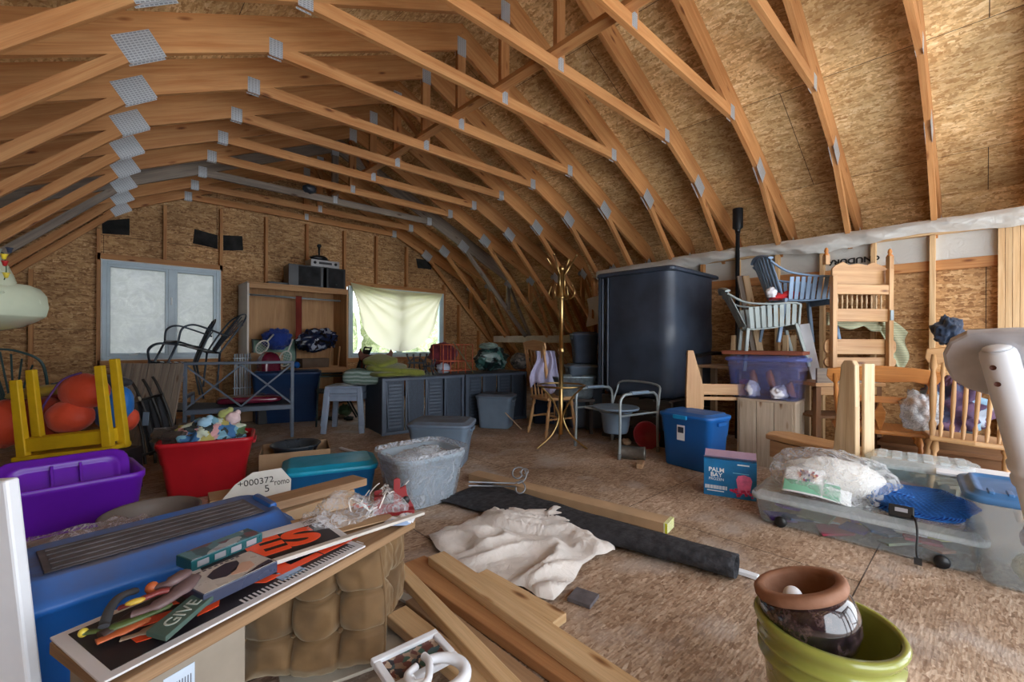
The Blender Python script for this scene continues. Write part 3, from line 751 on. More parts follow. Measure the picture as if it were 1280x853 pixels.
# drink carton
c, rz, w_ = face(pz(883, 619), pz(942, 628), .2)
def palm():
    t = thing('drink_carton', 'blue PALM BAY drink carton with a pink frozen glass printed on it', 'carton', c, rz); w, d, h = .335, .16, .26
    M_C = m_plain('carton_blue', srgb(16,108,160), .45, var=.25, nscale=9)
    mb = MB(); mb.box((0, 0, h/2), (w, d, h)); obj('carton', mb, M_C, t, .002)
    fl = MB(); fl.box((0, -d/2+.02, h+.012), (w, .04, .002), (radians(-25), 0, 0)); fl.box((0, d/2-.03, h+.018), (w, .07, .002), (radians(30), 0, 0)); obj('flap', fl, m_plain('carton_flap', srgb(168,140,160), .6), t)
    y = -d/2-.0012; WM = m_plain('white_ink', (.8,.84,.86), .5); F_ = lambda x, z: TM((x, y, z), (1, 0, 0), (0, 0, 1))
    text('PALM', .042, F_(-.085, .185), WM, t, bold=.0008); text('BAY', .042, F_(-.085, .15), WM, t, bold=.0008); text('FROZEN', .026, F_(-.085, .12), WM, t)
    obj('print_line', MB().box((.07, y, .178), (.10, .0008, .005)), m_plain('pale_blue_ink', srgb(120,190,220), .5), t)
    mb = MB()
    for k in range(22): mb.box((-.155+k*.0065, y, .062), (.0035 if k % 3 else .005, .0008, .026))
    obj('printed_bars', mb, WM, t); obj('print_line', MB().box((-.09, y, .036), (.11, .0008, .006)), WM, t)
    pk = m_plain('pink_ink', srgb(226,110,150), .5, var=.2, nscale=30); mb = MB()
    mb.prism([(.055,.04),(.125,.04),(.14,.135),(.13,.16),(.09,.172),(.052,.16),(.042,.135)], .001, TM((0, y, 0), (1, 0, 0), (0, 0, 1))); obj('printed_glass', mb, pk, t, label='pink glass printed on the front')
    mb = MB(); r2 = random.Random(3)
    for k in range(16):
        x = .0+r2.random()*.155; z = .01+r2.random()*.045; s = .012+r2.random()*.014; mb.prism([(x, z), (x+s, z+s*.3), (x+s*.8, z+s), (x-s*.2, z+s*.9)], .0012+k*.00003, TM((0, y, 0), (1, 0, 0), (0, 0, 1)))
    obj('printed_ice', mb, m_plain('magenta_ink', srgb(200,40,90), .5, var=.35, nscale=60), t, label='magenta ice chips printed on the front')
    obj('print_line', MB().box((.085, y, .238), (.075, .0008, .009)), WM, t)
palm()

# plank crate carrying the clear bin
M_PINEK = m_lumber('knotty_whitish_pine', srgb(176,158,136), srgb(206,190,168), var=.1, rough=.6)
c, rz, w_ = face(pz(924, 578), pz(990, 590), .34)
t = thing('plank_crate', 'upright crate of knotty pale planks under the blue tinted clear bin', 'crate', c, rz)
for k in range(3): obj('plank', MB().box((-.14+.14*k, -.16, .285), (.136, .02, .57)), M_PINEK, t, .002)
for sx in (-1, 1):
    for k in range(2): obj('plank', MB().box((sx*.22, -.075+.17*k, .285), (.02, .165, .57)), M_PINEK, t, .002)
obj('plank', MB().box((0, .02, .58), (.46, .36, .02)), M_PINEK, t, .002)
crate_c, crate_rz = V(c), rz
M_TINT = m_clear('blue_tinted_clear', srgb(150,164,232), .13, .2, .03, 5.)
q = pD(953, 505, crate_c.x*S_+crate_c.y*C_)
t = tote('clear_bin', 'blue tinted clear bin holding wooden bowls and white cloths', crate_c+V((.02, .03, .592)), rz-.02, .60, .38, .36, M_TINT, m_clear('blue_bin_lid', srgb(110,128,206), .35, .3, .05, 5.), taper=.88, r=.06, cat='storage bin', handles=False, band=False)
R_ = Matrix.Rotation(rz, 3, 'Z')
def inb(x, y, z): return crate_c+V((.02, .03, .592))+R_ @ V((x, y, z))
for (x, z, r, l) in ((-.10, .19, .062, 'wooden bowl lying sideways in the clear bin, the left one'), (.04, .17, .088, 'turned wooden bowl standing on edge in the middle of the clear bin'), (.2, .09, .07, 'small wooden bowl at the right end of the clear bin')):
    o = obj('wooden_bowl', MB().lathe([(.02, -.03), (r*.8, -.02), (r, .02), (r*.96, .022), (r*.75, -.012), (.01, -.02)], (0, 0, 0), 24, Euler((radians(75), 0, .2)).to_matrix()), M_MAPLE); o.location = inb(x, -.06, z); tag(o, l, 'bowl', 'wooden bowls in the clear bin')
o = obj('green_mug', MB().lathe([(.0, 0), (.034, 0), (.036, .09), (.033, .09), (.03, .01), (0, .01)], (0, 0, 0), 20), PL('mug_green', (110,140,120))); o.location = inb(-.215, -.08, .015); tag(o, 'pale green mug in the left end of the clear bin', 'mug')
for k, (x, r, l) in enumerate(((-.10, (.10,.06,.085), 'crumpled white cloth in the clear bin, on its left side'), (.12, (.15,.07,.065), 'crumpled white cloth in the clear bin, on its right side'))):
    o = obj('white_cloth', bag_mb(r, 2.5, .3, 2.+k, 30, 18, .7), m_cloth('white_cotton', srgb(226,226,232), weave=500.)); o.location = inb(x, -.09, r[2]*.7+.016); tag(o, l, 'cloth', 'white cloths in the clear bin')
o = obj('pink_cloth', bag_mb((.06, .05, .03), 2.5, .3, 5., 24, 14, .7), m_cloth('pink_cotton', srgb(206,110,140))); o.location = inb(-.19, -.0, .13); tag(o, 'pink cloth above the green mug in the clear bin', 'cloth')
M_MAHOG = m_lumber('reddish_wood', srgb(122,62,42), srgb(150,84,58), knots=False, var=.1)
t = thing('wooden_tray', 'flat reddish wooden tray lying on the clear bin lid', 'tray', inb(-.02, 0, .395), rz+.06)
obj('tray_board', MB().box((0, 0, .008), (.60, .38, .016)), M_MAHOG, t, .002); obj('tray_rim', MB().box((0, -.19, .016), (.62, .02, .03)).box((0, .19, .016), (.62, .02, .03)).box((.31, 0, .016), (.02, .4, .03)).box((-.31, 0, .016), (.02, .4, .03)), M_MAHOG, t, .003)

# wooden bench end left of the bin (angled leg, rail)
def bench_end(label, loc, rz, hgt=.82, rail=.55, mat=M_PINE, wb=.16):
    t = thing('bench_frame', label, 'bench', loc, rz)
    obj('end_post', MB().prism([(-wb/2, 0), (wb*.30, 0), (wb/2, hgt*.28), (wb*.5, hgt*.52), (-wb*.1, hgt), (-wb*.42, hgt), (-wb*.5, hgt*.5)], .04, TM((0, .02, 0), (1, 0, 0), (0, 0, 1)), True), mat, t, .004)
    obj('rail', MB().box((rail/2+wb*.35, 0, hgt*.5), (rail, .035, .10)), mat, t, .003)
    obj('rail', MB().box((rail/2+wb*.3, .01, hgt*.38), (rail, .03, .03)), mat, t, .003); return t
D_ = 4.25
b = pD(868, 505, 4.1); bench_end('honey pine bench end with a slanting post left of the clear bin', V((b.x, b.y, .30)), -pi/2+.75, .72, .42)
t = thing('wood_box', 'dark stained wooden box under the slanting bench end', 'box', V((b.x, b.y, 0)), .1)
obj('box_body', MB().box((.08, .0, .13), (.5, .3, .26)), m_plain('dark_stain', srgb(44,36,32), .6), t, .003); obj('box_top', MB().box((.08, 0, .28), (.54, .34, .036)), m_plain('dark_stain', srgb(44,36,32), .6), t, .003)

# upturned stool/cot legs behind the tray
b = pD(948, 470, 4.3)
t = thing('upturned_stool', 'upturned pale wooden stool behind the reddish tray, legs in the air', 'stool', V((4.98, b.y+.05, .89)), -pi/2)
for x, y in ((-.24,-.13),(.24,-.13),(-.24,.13),(.24,.13)): obj('leg', MB().box((x, y, .13), (.05, .05, .30), None, (.8, .8)), M_PINEP, t, .003)
obj('rail', MB().box((0, -.13, .04), (.43, .03, .05)), M_PINEP, t, .002); obj('rail', MB().box((0, .13, .04), (.43, .03, .05)), M_PINEP, t, .002); obj('seat', MB().box((0, 0, -.02), (.56, .36, .03)), M_PINEP, t, .003)
t = thing('plain_table', 'plain wooden table behind the clear bin carrying the stacked chairs', 'table', V((4.98, 1.78, 0)), -pi/2)
obj('table_top', MB().box((0.1, 0, .835), (.98, .46, .03)), M_PINEP, t, .003)
for x, y in ((-.36,-.2),(.56,-.2),(-.36,.2),(.56,.2)): obj('leg', MB().box((x, y, .41), (.06, .06, .82)), M_PINEP, t, .003)

# plastic armchairs, one lying over the other
def plastic_chair(label, M4, mat):
    t = thing('plastic_armchair', label, 'chair'); t.matrix_world = M4
    mb = MB()
    mb.grid(lambda u, v: ((u-.5)*(.44+.04*v), (v-.5)*.44, .42+.015*(2*v-1)**2-.02*v), 8, 8); obj('seat', mb, mat, t, solid=.012)
    # back: vertical slats between two uprights, high arched top
    bk = lambda u, v: ((u-.5)*(.42+.06*v), .22+.16*v+.03*(1-(2*u-1)**2), .42+.44*v+.05*v*(1-(2*u-1)**2))
    for k in range(7): a = (k+.5)/7; obj('slat', MB().grid(lambda u, v: bk(a+(u-.5)*.115, .06+.84*v), 2, 8), mat, t, solid=.008)
    obj('top_rail', MB().tube([bk(u/12, .93) for u in range(13)], .03, 8, flat=.4), mat, t)
    for s in (-1, 1):
        obj('arm', MB().tube(smoothpath([(s*.23, .37, .80), (s*.265, .22, .69), (s*.285, 0, .645), (s*.285, -.2, .63), (s*.275, -.25, .59)]), [.022]*25, 8, flat=.5), mat, t)
        mb = MB(); mb.grid(lambda u, v: (s*(.255+.03*v), -.22+.40*u, .44+.20*v-.0*u), 2, 2)
        for k in range(8): obj('arm_slat', MB().beam((s*.245, -.18+.052*k, .42), (s*.284, -.2+.055*k, .635), .012, .036, (0, 1, 0)), mat, t)
        obj('leg', MB().beam((s*.235, -.2, .43), (s*.275, -.26, 0), .055, .03, (0,1,0)), mat, t, .006); obj('leg', MB().beam((s*.22, .22, .43), (s*.25, .30, 0), .055, .03, (0,1,0)), mat, t, .006)
        obj('arm_post', MB().beam((s*.245, -.22, .42), (s*.28, -.245, .62), .05, .02, (0,1,0)), mat, t, .005)
    obj('apron', MB().box((0, -.215, .40), (.44, .02, .06)), mat, t, .004); return t
M_PGRY = PL('pale_grey_green_plastic', (158,170,168), .45); M_PBLU = PL('grey_blue_chair_plastic', (128,156,186), .45)
def view_rot(): return Matrix.Rotation(-YAW, 4, 'Z')
p = pD(966, 442, 4.32)
plastic_chair('pale grey green plastic armchair standing on the table, slatted side showing', Matrix.Translation((p.x, p.y, .85)) @ view_rot() @ Matrix.Rotation(radians(72), 4, 'Z') @ Matrix.Rotation(radians(-6), 4, 'X') @ Matrix.Diagonal((.8,.95,.95,1)), M_PGRY)
p = pD(998, 452, 4.38)
plastic_chair('blue grey plastic armchair stacked over the paler one with a red cloth on it', Matrix.Translation((p.x, p.y, 1.10)) @ view_rot() @ Matrix.Rotation(radians(84), 4, 'Z') @ Matrix.Diagonal((.8,.95,.98,1)), M_PBLU)
p = pD(980, 370, 4.3)
o = obj('red_cloth', bag_mb((.17, .08, .045), 3, .35, 9., 36, 20, .8), m_cloth('red_cotton', srgb(206,40,44))); o.location = p; o.rotation_euler = (0, -.1, -.7); tag(o, 'bright red cloth lying on the blue grey armchair', 'cloth')
p = pD(964, 366, 4.22)
o = obj('white_rag', bag_mb((.06, .05, .055), 3, .35, 3., 24, 16, .8), m_cloth('white_cotton', srgb(226,226,232), weave=500.)); o.location = p; tag(o, 'white rag beside the red cloth on the stacked armchairs', 'cloth')
for i, (x, l) in enumerate(((934, 'grey board leaning on the stud left of the stacked armchairs'), (941, 'pale trim board leaning behind the stacked armchairs'))):
    a = pD(x-9, 345, 4.75-.02*i); b2 = pD(x+9, 440, 4.6-.02*i); board('leaning_board', a, b2, .07, .02, (M_GREY, M_PINEP)[i], l, up=(.6, .7, 0))
p = pD(1012, 465, 4.3); a = pD(1005, 405, 4.4)
o = obj('white_trim_board', MB().beam(a, pD(1022, 480, 4.3), .10, .018, (S_, C_, 0)), M_WHITE, None, .002); tag(o, 'white painted trim board leaning under the blue grey armchair', 'board')

# tall wooden headboard / bunk parts standing on the table
def headboard():
    D = 3.92; b = pD(1082, 470, D); t = thing('bed_headboard', 'tall honey pine headboard with turned spindles and two posts standing on end', 'headboard', V((b.x, b.y, b.z)), -YAW+.05)
    px = lambda x, y: ((x-1082)/F*D, 0, (470-y)/F*D)
    for x, y0, y1, dy in ((1040, 345, 465, 0), (1113, 336, 465, 0), (1037, 318, 330, .06), (1121, 318, 400, .06)):
        a, b_ = px(x, y1), px(x, y0); obj('post', MB().beam((a[0], dy, a[2]), (b_[0], dy, b_[2]), .042, .042, (0, 1, 0)), M_PINE, t, .004)
    for x in (1037, 1121):
        a = px(x, 320); obj('finial', MB().lathe([(0, -.02), (.02, 0), (.024, .02), (.012, .035), (.018, .05), (.012, .075), (0, .085)], (a[0], .06, a[2]), 16), M_MAPLE, t)
    q = [px(*c_) for c_ in ((1044, 357), (1116, 354), (1116, 334), (1108, 330), (1098, 326), (1090, 330), (1078, 328), (1066, 330), (1058, 326), (1048, 331), (1044, 335))]
    obj('panel', MB().prism([(c_[0], c_[2]) for c_ in q], .02, TM((0, .07, 0), (1, 0, 0), (0, 0, 1))), M_PINE, t, .003)
    for y0, y1, dy in ((356, 368, 0), (386, 402, .01)):
        a, b_ = px(1040, y1), px(1113, y0); obj('rail', MB().box(((a[0]+b_[0])/2, dy, (a[2]+b_[2])/2), (b_[0]-a[0], .03, b_[2]-a[2])), M_PINE, t, .003)
    for k in range(10):
        a = px(1048+k*6.4, 386); c2 = px(1048+k*6.4, 368)
        obj('spindle', MB().lathe([(.006, 0), (.008, .02), (.005, .03), (.01, .07), (.006, .11), (.008, .13), (.006, c2[2]-a[2])], (a[0], .03, a[2]), 10), M_PINEP, t)
    for y0, y1 in ((424, 443), (447, 459)):
        a, b_ = px(1032, y1), px(1126, y0)
        w2, h2 = (b_[0]-a[0])/2, (b_[2]-a[2])/2; cx, cz = (a[0]+b_[0])/2, (a[2]+b_[2])/2
        obj('seat_board', MB().prism([(p_[0], p_[1]) for p_ in rr(2*w2, 2*h2, .05, 0, 4, cx, cz)], .022, TM((0, .05, 0), (1, 0, 0), (0, 0, 1))), M_PINE, t, .003)
    obj('bracket', MB().box((px(1112, 394)[0], -.03, px(0, 394)[2]), (.03, .012, .09)), M_STEEL, t, .002)
headboard()
p = pD(1082, 405, 3.95)
t = thing('rug_roll', 'pale striped woven rug folded through the headboard', 'rug', p, -YAW)
obj('rug', MB().grid(lambda u, v: (-.28+.5*u+.06*v*u, .09+.03*sin(u*9), .05-.04*u+.12*(v-.5)+.02*sin(u*12+v*3)), 30, 8).grid(lambda u, v: (.20+.28*u*(1-.2*v)+.02*v, .11+.03*sin(v*9), .07-.07*u*u*2-(.1+.35*u)*v), 14, 18), m_stripes('rug_stripe', (srgb(176,174,140), srgb(206,204,176), srgb(150,156,126)), 14., 'Z', .95, 1.5), t, solid=.012)

# dining chairs by the stud wall
def turned(parent, a, b, r, mat, name='spindle', n=10, rings=((.15,1.25),(.2,.7),(.3,1.),(.5,1.2),(.7,1.),(.8,.7),(.85,1.25))):
    a, b = V(a), V(b); pts = [a]+[a.lerp(b, k) for k, _ in rings]+[b]; rs = [r*.75]+[r*k for _, k in rings]+[r*.7]
    return obj(name, MB().tube(pts, rs, n), mat, parent)
def spindle_chair(label, M4, mat, mat2=None, hb=.52, wseat=.44, nsp=6, fancy=False):
    t = thing('dining_chair', label, 'chair'); t.matrix_world = M4; mat2 = mat2 or mat; sh = .45
    obj('seat', MB().prism([(-wseat/2+.02, .2), (-wseat/2, -.1), (-wseat*.42, -.2), (0, -.225), (wseat*.42, -.2), (wseat/2, -.1), (wseat/2-.02, .2), (0, .225)], .034, Matrix.Translation((0, 0, sh-.034)), True), mat, t, .01)
    top = sh+hb
    turned(t, (-wseat*.42, .17, sh), (-wseat*.47, .27, top), .017, mat, 'back_post'); turned(t, (wseat*.42, .17, sh), (wseat*.47, .27, top), .017, mat, 'back_post')
    cr = [(-wseat*.56, -.03), (-wseat*.5, -.075), (-wseat*.3, -.05), (0, -.065), (wseat*.3, -.05), (wseat*.5, -.075), (wseat*.56, -.03), (wseat*.55, .03), (wseat*.35, .05), (0, .065), (-wseat*.35, .05), (-wseat*.55, .03)]
    obj('crest_rail', MB().prism(cr, .022, TM((0, .275, top), (1, 0, 0), (0, .15, 1))), mat2, t, .006)
    if fancy:
        obj('cross_rail', MB().box((0, .235, sh+hb*.55), (wseat*.85, .022, .05)), mat, t, .004)
        obj('splat', MB().prism([(-.008, .0), (-.03, .09), (-.034, .14), (-.012, .19), (-.006, .23), (.006, .23), (.012, .19), (.034, .14), (.03, .09), (.008, 0)], .014, TM((0, .2, sh), (1, 0, 0), (0, .15, 1))), mat2, t, .003)
    else:
        for k in range(nsp):
            x = -wseat*.34+wseat*.68*k/(nsp-1); turned(t, (x, .19, sh), (x*1.08, .262, top-.05), .011, mat)
    for sx in (-1, 1):
        turned(t, (sx*wseat*.4, -.15, sh-.03), (sx*wseat*.46, -.2, 0), .019, mat, 'leg'); turned(t, (sx*wseat*.38, .15, sh-.03), (sx*wseat*.44, .22, 0), .019, mat, 'leg')
        turned(t, (sx*wseat*.43, -.17, .2), (sx*wseat*.42, .19, .2), .012, mat, 'stretcher')
    turned(t, (-wseat*.43, -.0, .2), (wseat*.43, -.0, .2), .012, mat, 'stretcher'); return t
def chair_at(px, py, depth, z, ang, label, **k):
    p = pD(px, py, depth); return spindle_chair(label, Matrix.Translation((p.x, p.y, z)) @ view_rot() @ Matrix.Rotation(ang, 4, 'Z'), **k)
# two chairs facing away, seen over their backs
p = pD(1097, 540, 3.55)
spindle_chair('varnished chair with a diamond splat behind the rough upright board', Matrix.Translation((p.x, p.y, -.02)) @ view_rot() @ Matrix.Rotation(radians(144), 4, 'Z'), mat=M_MAPLE, hb=.43, wseat=.60, fancy=True)
p = pD(1208, 540, 2.95)
spindle_chair('honey coloured spindle back chair beside the ribbed clear box', Matrix.Translation((p.x, p.y, .02)) @ view_rot() @ Matrix.Rotation(radians(3), 4, 'Y') @ Matrix.Rotation(radians(140), 4, 'Z'), mat=M_PINE, mat2=M_PINE, hb=.54, wseat=.46, nsp=7)
# dark tables and small stools in the gloom behind
p = pD(1043, 505, 3.92)
t = thing('side_table', 'old brown wooden side table behind the knotty bench', 'table', V((p.x, p.y, 0)), -.7)
obj('table_top', MB().box((0, 0, .74), (.62, .36, .03)), M_PINE, t, .004); obj('shelf', MB().box((0, 0, .46), (.56, .30, .022)), m_lumber('brown_wood', srgb(112,76,48), srgb(140,98,62), var=.1), t, .002)
for x, y in ((-.27,-.14),(.27,-.14),(-.27,.14),(.27,.14)): obj('leg', MB().box((x, y, .36), (.045, .045, .72)), m_lumber('brown_wood', srgb(112,76,48), srgb(140,98,62), var=.1), t, .004)
obj('apron', MB().box((0, -.15, .69), (.54, .02, .08)), M_PINE, t, .003)
t = thing('grey_board', 'weathered grey board standing across the side table', 'board', V((p.x-.02, p.y-.02, .757)), -.72)
obj('board_face', MB().box((.0, -.13, .06), (.56, .02, .125)), M_GREY, t, .002)

# knotty pine bench in front: seat plank with a tall tapered upright
def knotty():
    a = pz(990, 548, .36); b = pz(1070, 566, .36); D = (a.x+b.x)/2*S_+(a.y+b.y)/2*C_
    t = thing('knotty_bench', 'knotty pine bench with a tall tapered end standing behind the bulging clear bag', 'bench', V(((a.x+b.x)/2, (a.y+b.y)/2, 0)), atan2(b.y-a.y, b.x-a.x))
    L = (b-a).length
    obj('seat_plank', MB().prism([(-L/2-.18, -.02), (-L/2-.12, -.13), (L/2+.1, -.13), (L/2+.1, .14), (-L/2-.12, .14), (-L/2-.18, .05)], .04, Matrix.Translation((0, 0, .34))), M_PINE, t, .008)
    obj('apron', MB().box((-.05, -.10, .27), (L+.1, .025, .13)), M_PINE, t, .003); obj('leg', MB().box((-L/2, 0, .17), (.04, .2, .34)), M_PINE, t, .004)
    w1_, w2_, hh = .085, .04, .985
    obj('end_board', MB().prism([(-w1_, 0), (w1_, 0), (w1_*.95, hh*.7), (w1_*.9, hh*.97), (w1_*.7, hh), (w2_*.2, hh), (-w2_*.3, hh*.97), (-w2_, hh*.65), (-w1_*.7, hh*.4)], .045, TM((L/2+.02, -.12, 0), (1, 0, 0), (0, 0, 1)), True), M_PINEP, t, .008)
    obj('end_board', MB().box((L/2+.11, -.06, hh*.49), (.02, .10, hh*.98)), M_PINEP, t, .006)
knotty()

# clothes and jeans at the wall
p = pD(1185, 415, 3.6)
o = obj('jeans', bag_mb((.15, .1, .12), 2.2, .35, 4., 40, 24, .9), m_cloth('denim', srgb(38,52,74), weave=700.)); o.location = p; tag(o, 'dark blue jeans bundle hung on the stud wall above the spindle chair', 'jeans')
p = pD(1190, 510, 3.4)
M_CLO = m_patch('clothes_pile', (srgb(86,60,84), srgb(120,150,170), srgb(70,50,76), srgb(150,158,170), srgb(104,76,98), srgb(60,64,90)), 7., .9, .9)
o = obj('clothes_bundle', bag_mb((.34, .22, .24), 2.4, .3, 6., 48, 30, .9), M_CLO); o.location = p; tag(o, 'purple and grey bundle of clothes piled behind the spindle back chair', 'clothes')
p = pD(1150, 515, 3.2)
o = obj('clear_bag', bag_mb((.12, .12, .15), 2.6, .3, 8., 36, 24, .9), m_clear('clear_bag_film', srgb(206,210,214), .45, .2, .4, 16.)); o.location = p; tag(o, 'clear plastic bag wedged between the two wooden chairs', 'bag')
p = pD(1225, 590, 3.0); t = thing('low_trestle', 'low pale slatted stand behind the clear boxes on the right', 'stand', V((p.x, p.y, 0)), -.75)
for k in range(4): obj('slat', MB().box((0, -.12+.08*k, .16+.0*k), (.7, .05, .02)), M_PINEP, t, .002)
for x in (-.3, .3): obj('leg', MB().box((x, 0, .075), (.03, .3, .15)), M_PINEP, t)
p = pD(1188, 560, 3.45); t = thing('blanket_box', 'dark wooden chest under the clothes bundle', 'chest', V((p.x, p.y, 0)), -pi/2)
obj('chest_body', MB().box((0, 0, .13), (.8, .36, .26)), m_lumber('brown_wood', srgb(112,76,48), srgb(140,98,62), var=.1), t, .003); obj('chest_lid', MB().box((0, 0, .275), (.84, .40, .03)), m_lumber('brown_wood', srgb(112,76,48), srgb(140,98,62), var=.1), t, .004)
# ------------------------------------------------------------------ clear boxes in the right foreground
M_CLR = m_clear('milky_clear_plastic', srgb(214,224,228), .17, .25, .04, 4., .05)
M_CLRL = m_clear('milky_clear_lid', srgb(222,230,232), .34, .25, .06, 5., .08)
a, b = pz(948, 652), pz(1222, 722)
c, rz, L0 = face(a, b, .46); long_c, long_rz = c, rz
t = tote('under_bed_box', 'long low clear wheeled box of craft papers under the bulging bag', c, rz, L0+.06, .46, .165, M_CLR, M_CLRL, taper=.94, r=.05, cat='storage box', handles=False, band=False)
for sx in (-1, 1):
    for sy in (-1, 1):
        wl = obj('wheel', MB().lathe([(.0, -.012), (.03, -.012), (.032, 0), (.03, .012), (0, .012)], (0, 0, 0), 20, Euler((pi/2, 0, 0)).to_matrix()), M_BLACK, t); wl.location = (sx*(L0/2-.12), sy*.235, .034)
RL = Matrix.Rotation(long_rz, 3, 'Z')
def onl(x, y, z): return long_c+RL @ V((x, y, z))
r5 = random.Random(5)
papers = [((70,40,120),'purple'),((214,214,222),'white'),((196,186,150),'cream'),((150,50,70),'crimson'),((90,120,150),'blue grey'),((200,190,90),'yellow'),((120,130,110),'sage'),((110,60,150),'violet'),((190,200,210),'pale grey'),((60,80,110),'navy'),((210,150,120),'salmon'),((230,228,220),'ivory')]
for k, (cc, nm) in enumerate(papers*2):
    x = -L0/2+.10+(L0-.2)*((k*7) % 24)/24; y = -.15+.1*(k % 3)
    o = obj('paper_pad', MB().box((0, 0, 0), (.12+.05*r5.random(), .10, .012)), PL('paper_'+nm.replace(' ', '_'), cc, .8)); o.location = onl(x, y, .035+.018*(k % 5)+.0); o.rotation_euler = (r5.uniform(-.25, .25), r5.uniform(-.15, .15), long_rz+r5.uniform(-.8, .8))
    tag(o, '%s paper pad among the craft papers in the long wheeled box, %s' % (nm, 'deeper in' if k >= 12 else 'near the front'), 'paper pad', 'craft papers in the long box')
# bulging clear bag with a printed pillow pack
pb = onl(-L0/2+.34, .0, .19)
M_BAG = m_clear('bag_film', srgb(228,230,232), .16, .3, .30, 5., .12)
def sagbag(d): return crinkle(d, 2.4, .10, 2.)*(1+.10*max(0, -d.z))
mb = MB(); mb.ball((0, 0, 0), (.33, .23, .16), 72, 44, sagbag); mb.map(lambda p: V((p.x, p.y, max(p.z, -.105))))
o = obj('clear_bag', mb, M_BAG); o.location = pb+V((0, 0, .105)); o.rotation_euler = (0, .04, long_rz+.1); tag(o, 'bulging clear bag with a floral and green printed pack on the long box', 'bag')
mb = MB(); mb.ball((0, 0, 0), (.25, .16, .115), 40, 26, lambda d: crinkle(d, 2., .12, 7.)); mb.map(lambda p: V((p.x, p.y, max(p.z, -.085))))
ip = obj('quilt_bundle', mb, m_cloth('quilt_white', srgb(222,220,214), weave=400., fold=12., foldb=.5)); ip.location = pb+V((0, .0, .10)); ip.rotation_euler = (0, 0, long_rz+.1); tag(ip, 'white quilt packed in the bulging clear bag', 'quilt')
t = thing('printed_pack', 'white and green packet with a flower print inside the bulging clear bag', 'packet', pb+RL @ V((-.055, -.165, .085)), 0, rot=(radians(-38), radians(6), long_rz+.16))
curve = lambda u, v, e=0: ((u-.5)*.33, -.02+e+.05*(2*u-1)**2*.6, (v-.5)*.16)
obj('packet_sheet', MB().grid(curve, 16, 8), m_plain('packet_white', srgb(236,238,238), .4, var=.03), t, solid=.002)
gm = PL('packet_green', (120,176,148), .45)
obj('green_band', MB().grid(lambda u, v: curve(.02+.55*u, .05+.42*v, -.004), 10, 4), gm, t); obj('green_panel', MB().grid(lambda u, v: curve(.60+.24*u, .03+.85*v, -.004), 6, 4), gm, t)
cols = [srgb(180,60,90), srgb(70,80,150), srgb(220,170,90), srgb(120,60,120), srgb(200,90,60), srgb(90,130,90)]
for k in range(40):
    a_ = r5.uniform(0, 2*pi); q = sqrt(r5.random())
    u, v = .36+.14*q*cos(a_), .70+.2*q*sin(a_); P = curve(u, v, -.0055-.0001*k); obj('flower', MB().lathe([(0, 0), (.006, 0), (.009, .0008)], (0, 0, 0), 7, Euler((pi/2, 0, k)).to_matrix()), m_plain('flower_ink_%d' % (k % 6), cols[k % 6], .5), t).location = P
for k in range(5):
    P = curve(.10+.04*k*0, .10+.07*k, -.006); obj('print_line', MB().box((P[0]+.07, P[1]+.0, P[2]), (.12, .0006, .005)), m_plain('dark_green_ink', srgb(60,110,84), .5), t)
for k in range(2): obj('print_line', MB().box((.07+.01*k, -.031, .012-.028*k), (.07, .0006, .009)), m_plain('white_ink', (.8,.84,.86), .5), t)
# ribbed clear box behind
cI = pD(1150, 600, 2.60); I = V((cI.x, cI.y, 0))
t = thing('slatted_crate', 'low pale crate under the ribbed clear box', 'crate', I, long_rz); 
for k in range(3): obj('slat', MB().box((0, -.12+.12*k, .16), (.42, .08, .015)), M_PINEP, t, .002)
for sx in (-1, 1): obj('side', MB().box((sx*.2, 0, .076), (.015, .32, .152)), M_PINEP, t, .002)
t = tote('clear_box', 'clear box with a ribbed translucent lid behind the blue knitting', I+V((0, 0, .17)), long_rz+.02, .47, .33, .22, m_clear('aqua_clear', srgb(190,220,220), .17, .25, .04, 5., .05), M_CLRL, taper=.88, r=.04, cat='storage box', handles=False, band=False)
for k in range(6): obj('lid_rib', MB().box((-.17+.068*k, 0, .250), (.045, .22, .014)), M_CLRL, t, .006)
RI = Matrix.Rotation(long_rz, 3, 'Z')
for k, (cc, nm, x, y, z, ex) in enumerate((((176,190,150),'pale green',-.13,-.06,.035,.3), ((200,160,160),'dusty pink',.0,-.08,.09,-.1), ((70,80,100),'dark blue',.08,-.09,.06,.1), ((206,210,214),'white',.02,.05,.05,0))):
    o = obj('craft_pad', MB().box((0, 0, 0), (.22, .12, .02)), PL('craft_'+nm.replace(' ', '_'), cc, .7), None, .003); o.location = I+V((0, 0, .17))+RI @ V((x, y, z)); o.rotation_euler = (ex, .12, long_rz+.2); tag(o, '%s craft pad inside the box with the ribbed lid' % nm, 'pad')
# blue knitting
M_KNIT = None
def knit():
    t = NT('blue_knit'); uv = t.coords('UV'); w1_ = t.new('ShaderNodeTexWave', wave_type='BANDS', bands_direction='DIAGONAL'); w1_.inputs['Scale'].default_value = 34; w1_.inputs['Distortion'].default_value = 2.5; t.l(uv, w1_.inputs['Vector'])
    w2_ = t.new('ShaderNodeTexWave', wave_type='BANDS', bands_direction='Y'); w2_.inputs['Scale'].default_value = 14; w2_.inputs['Distortion'].default_value = 3; t.l(uv, w2_.inputs['Vector'])
    h = t.math('ADD', w1_.outputs['Fac'], w2_.outputs['Fac']); c = t.ramp(h, [(.2, srgb(8,50,130)), (.9, srgb(20,96,200)), (1., srgb(50,130,220))])
    return t.set(c, .9, 0, t.bump(h, .9, .006))
M_KNIT = knit()
kb = onl(L0/2-.22, .02, .19)
t = thing('knitted_blanket', 'bright blue knitted blanket heaped on the right end of the long box', 'blanket', kb, long_rz+.05)
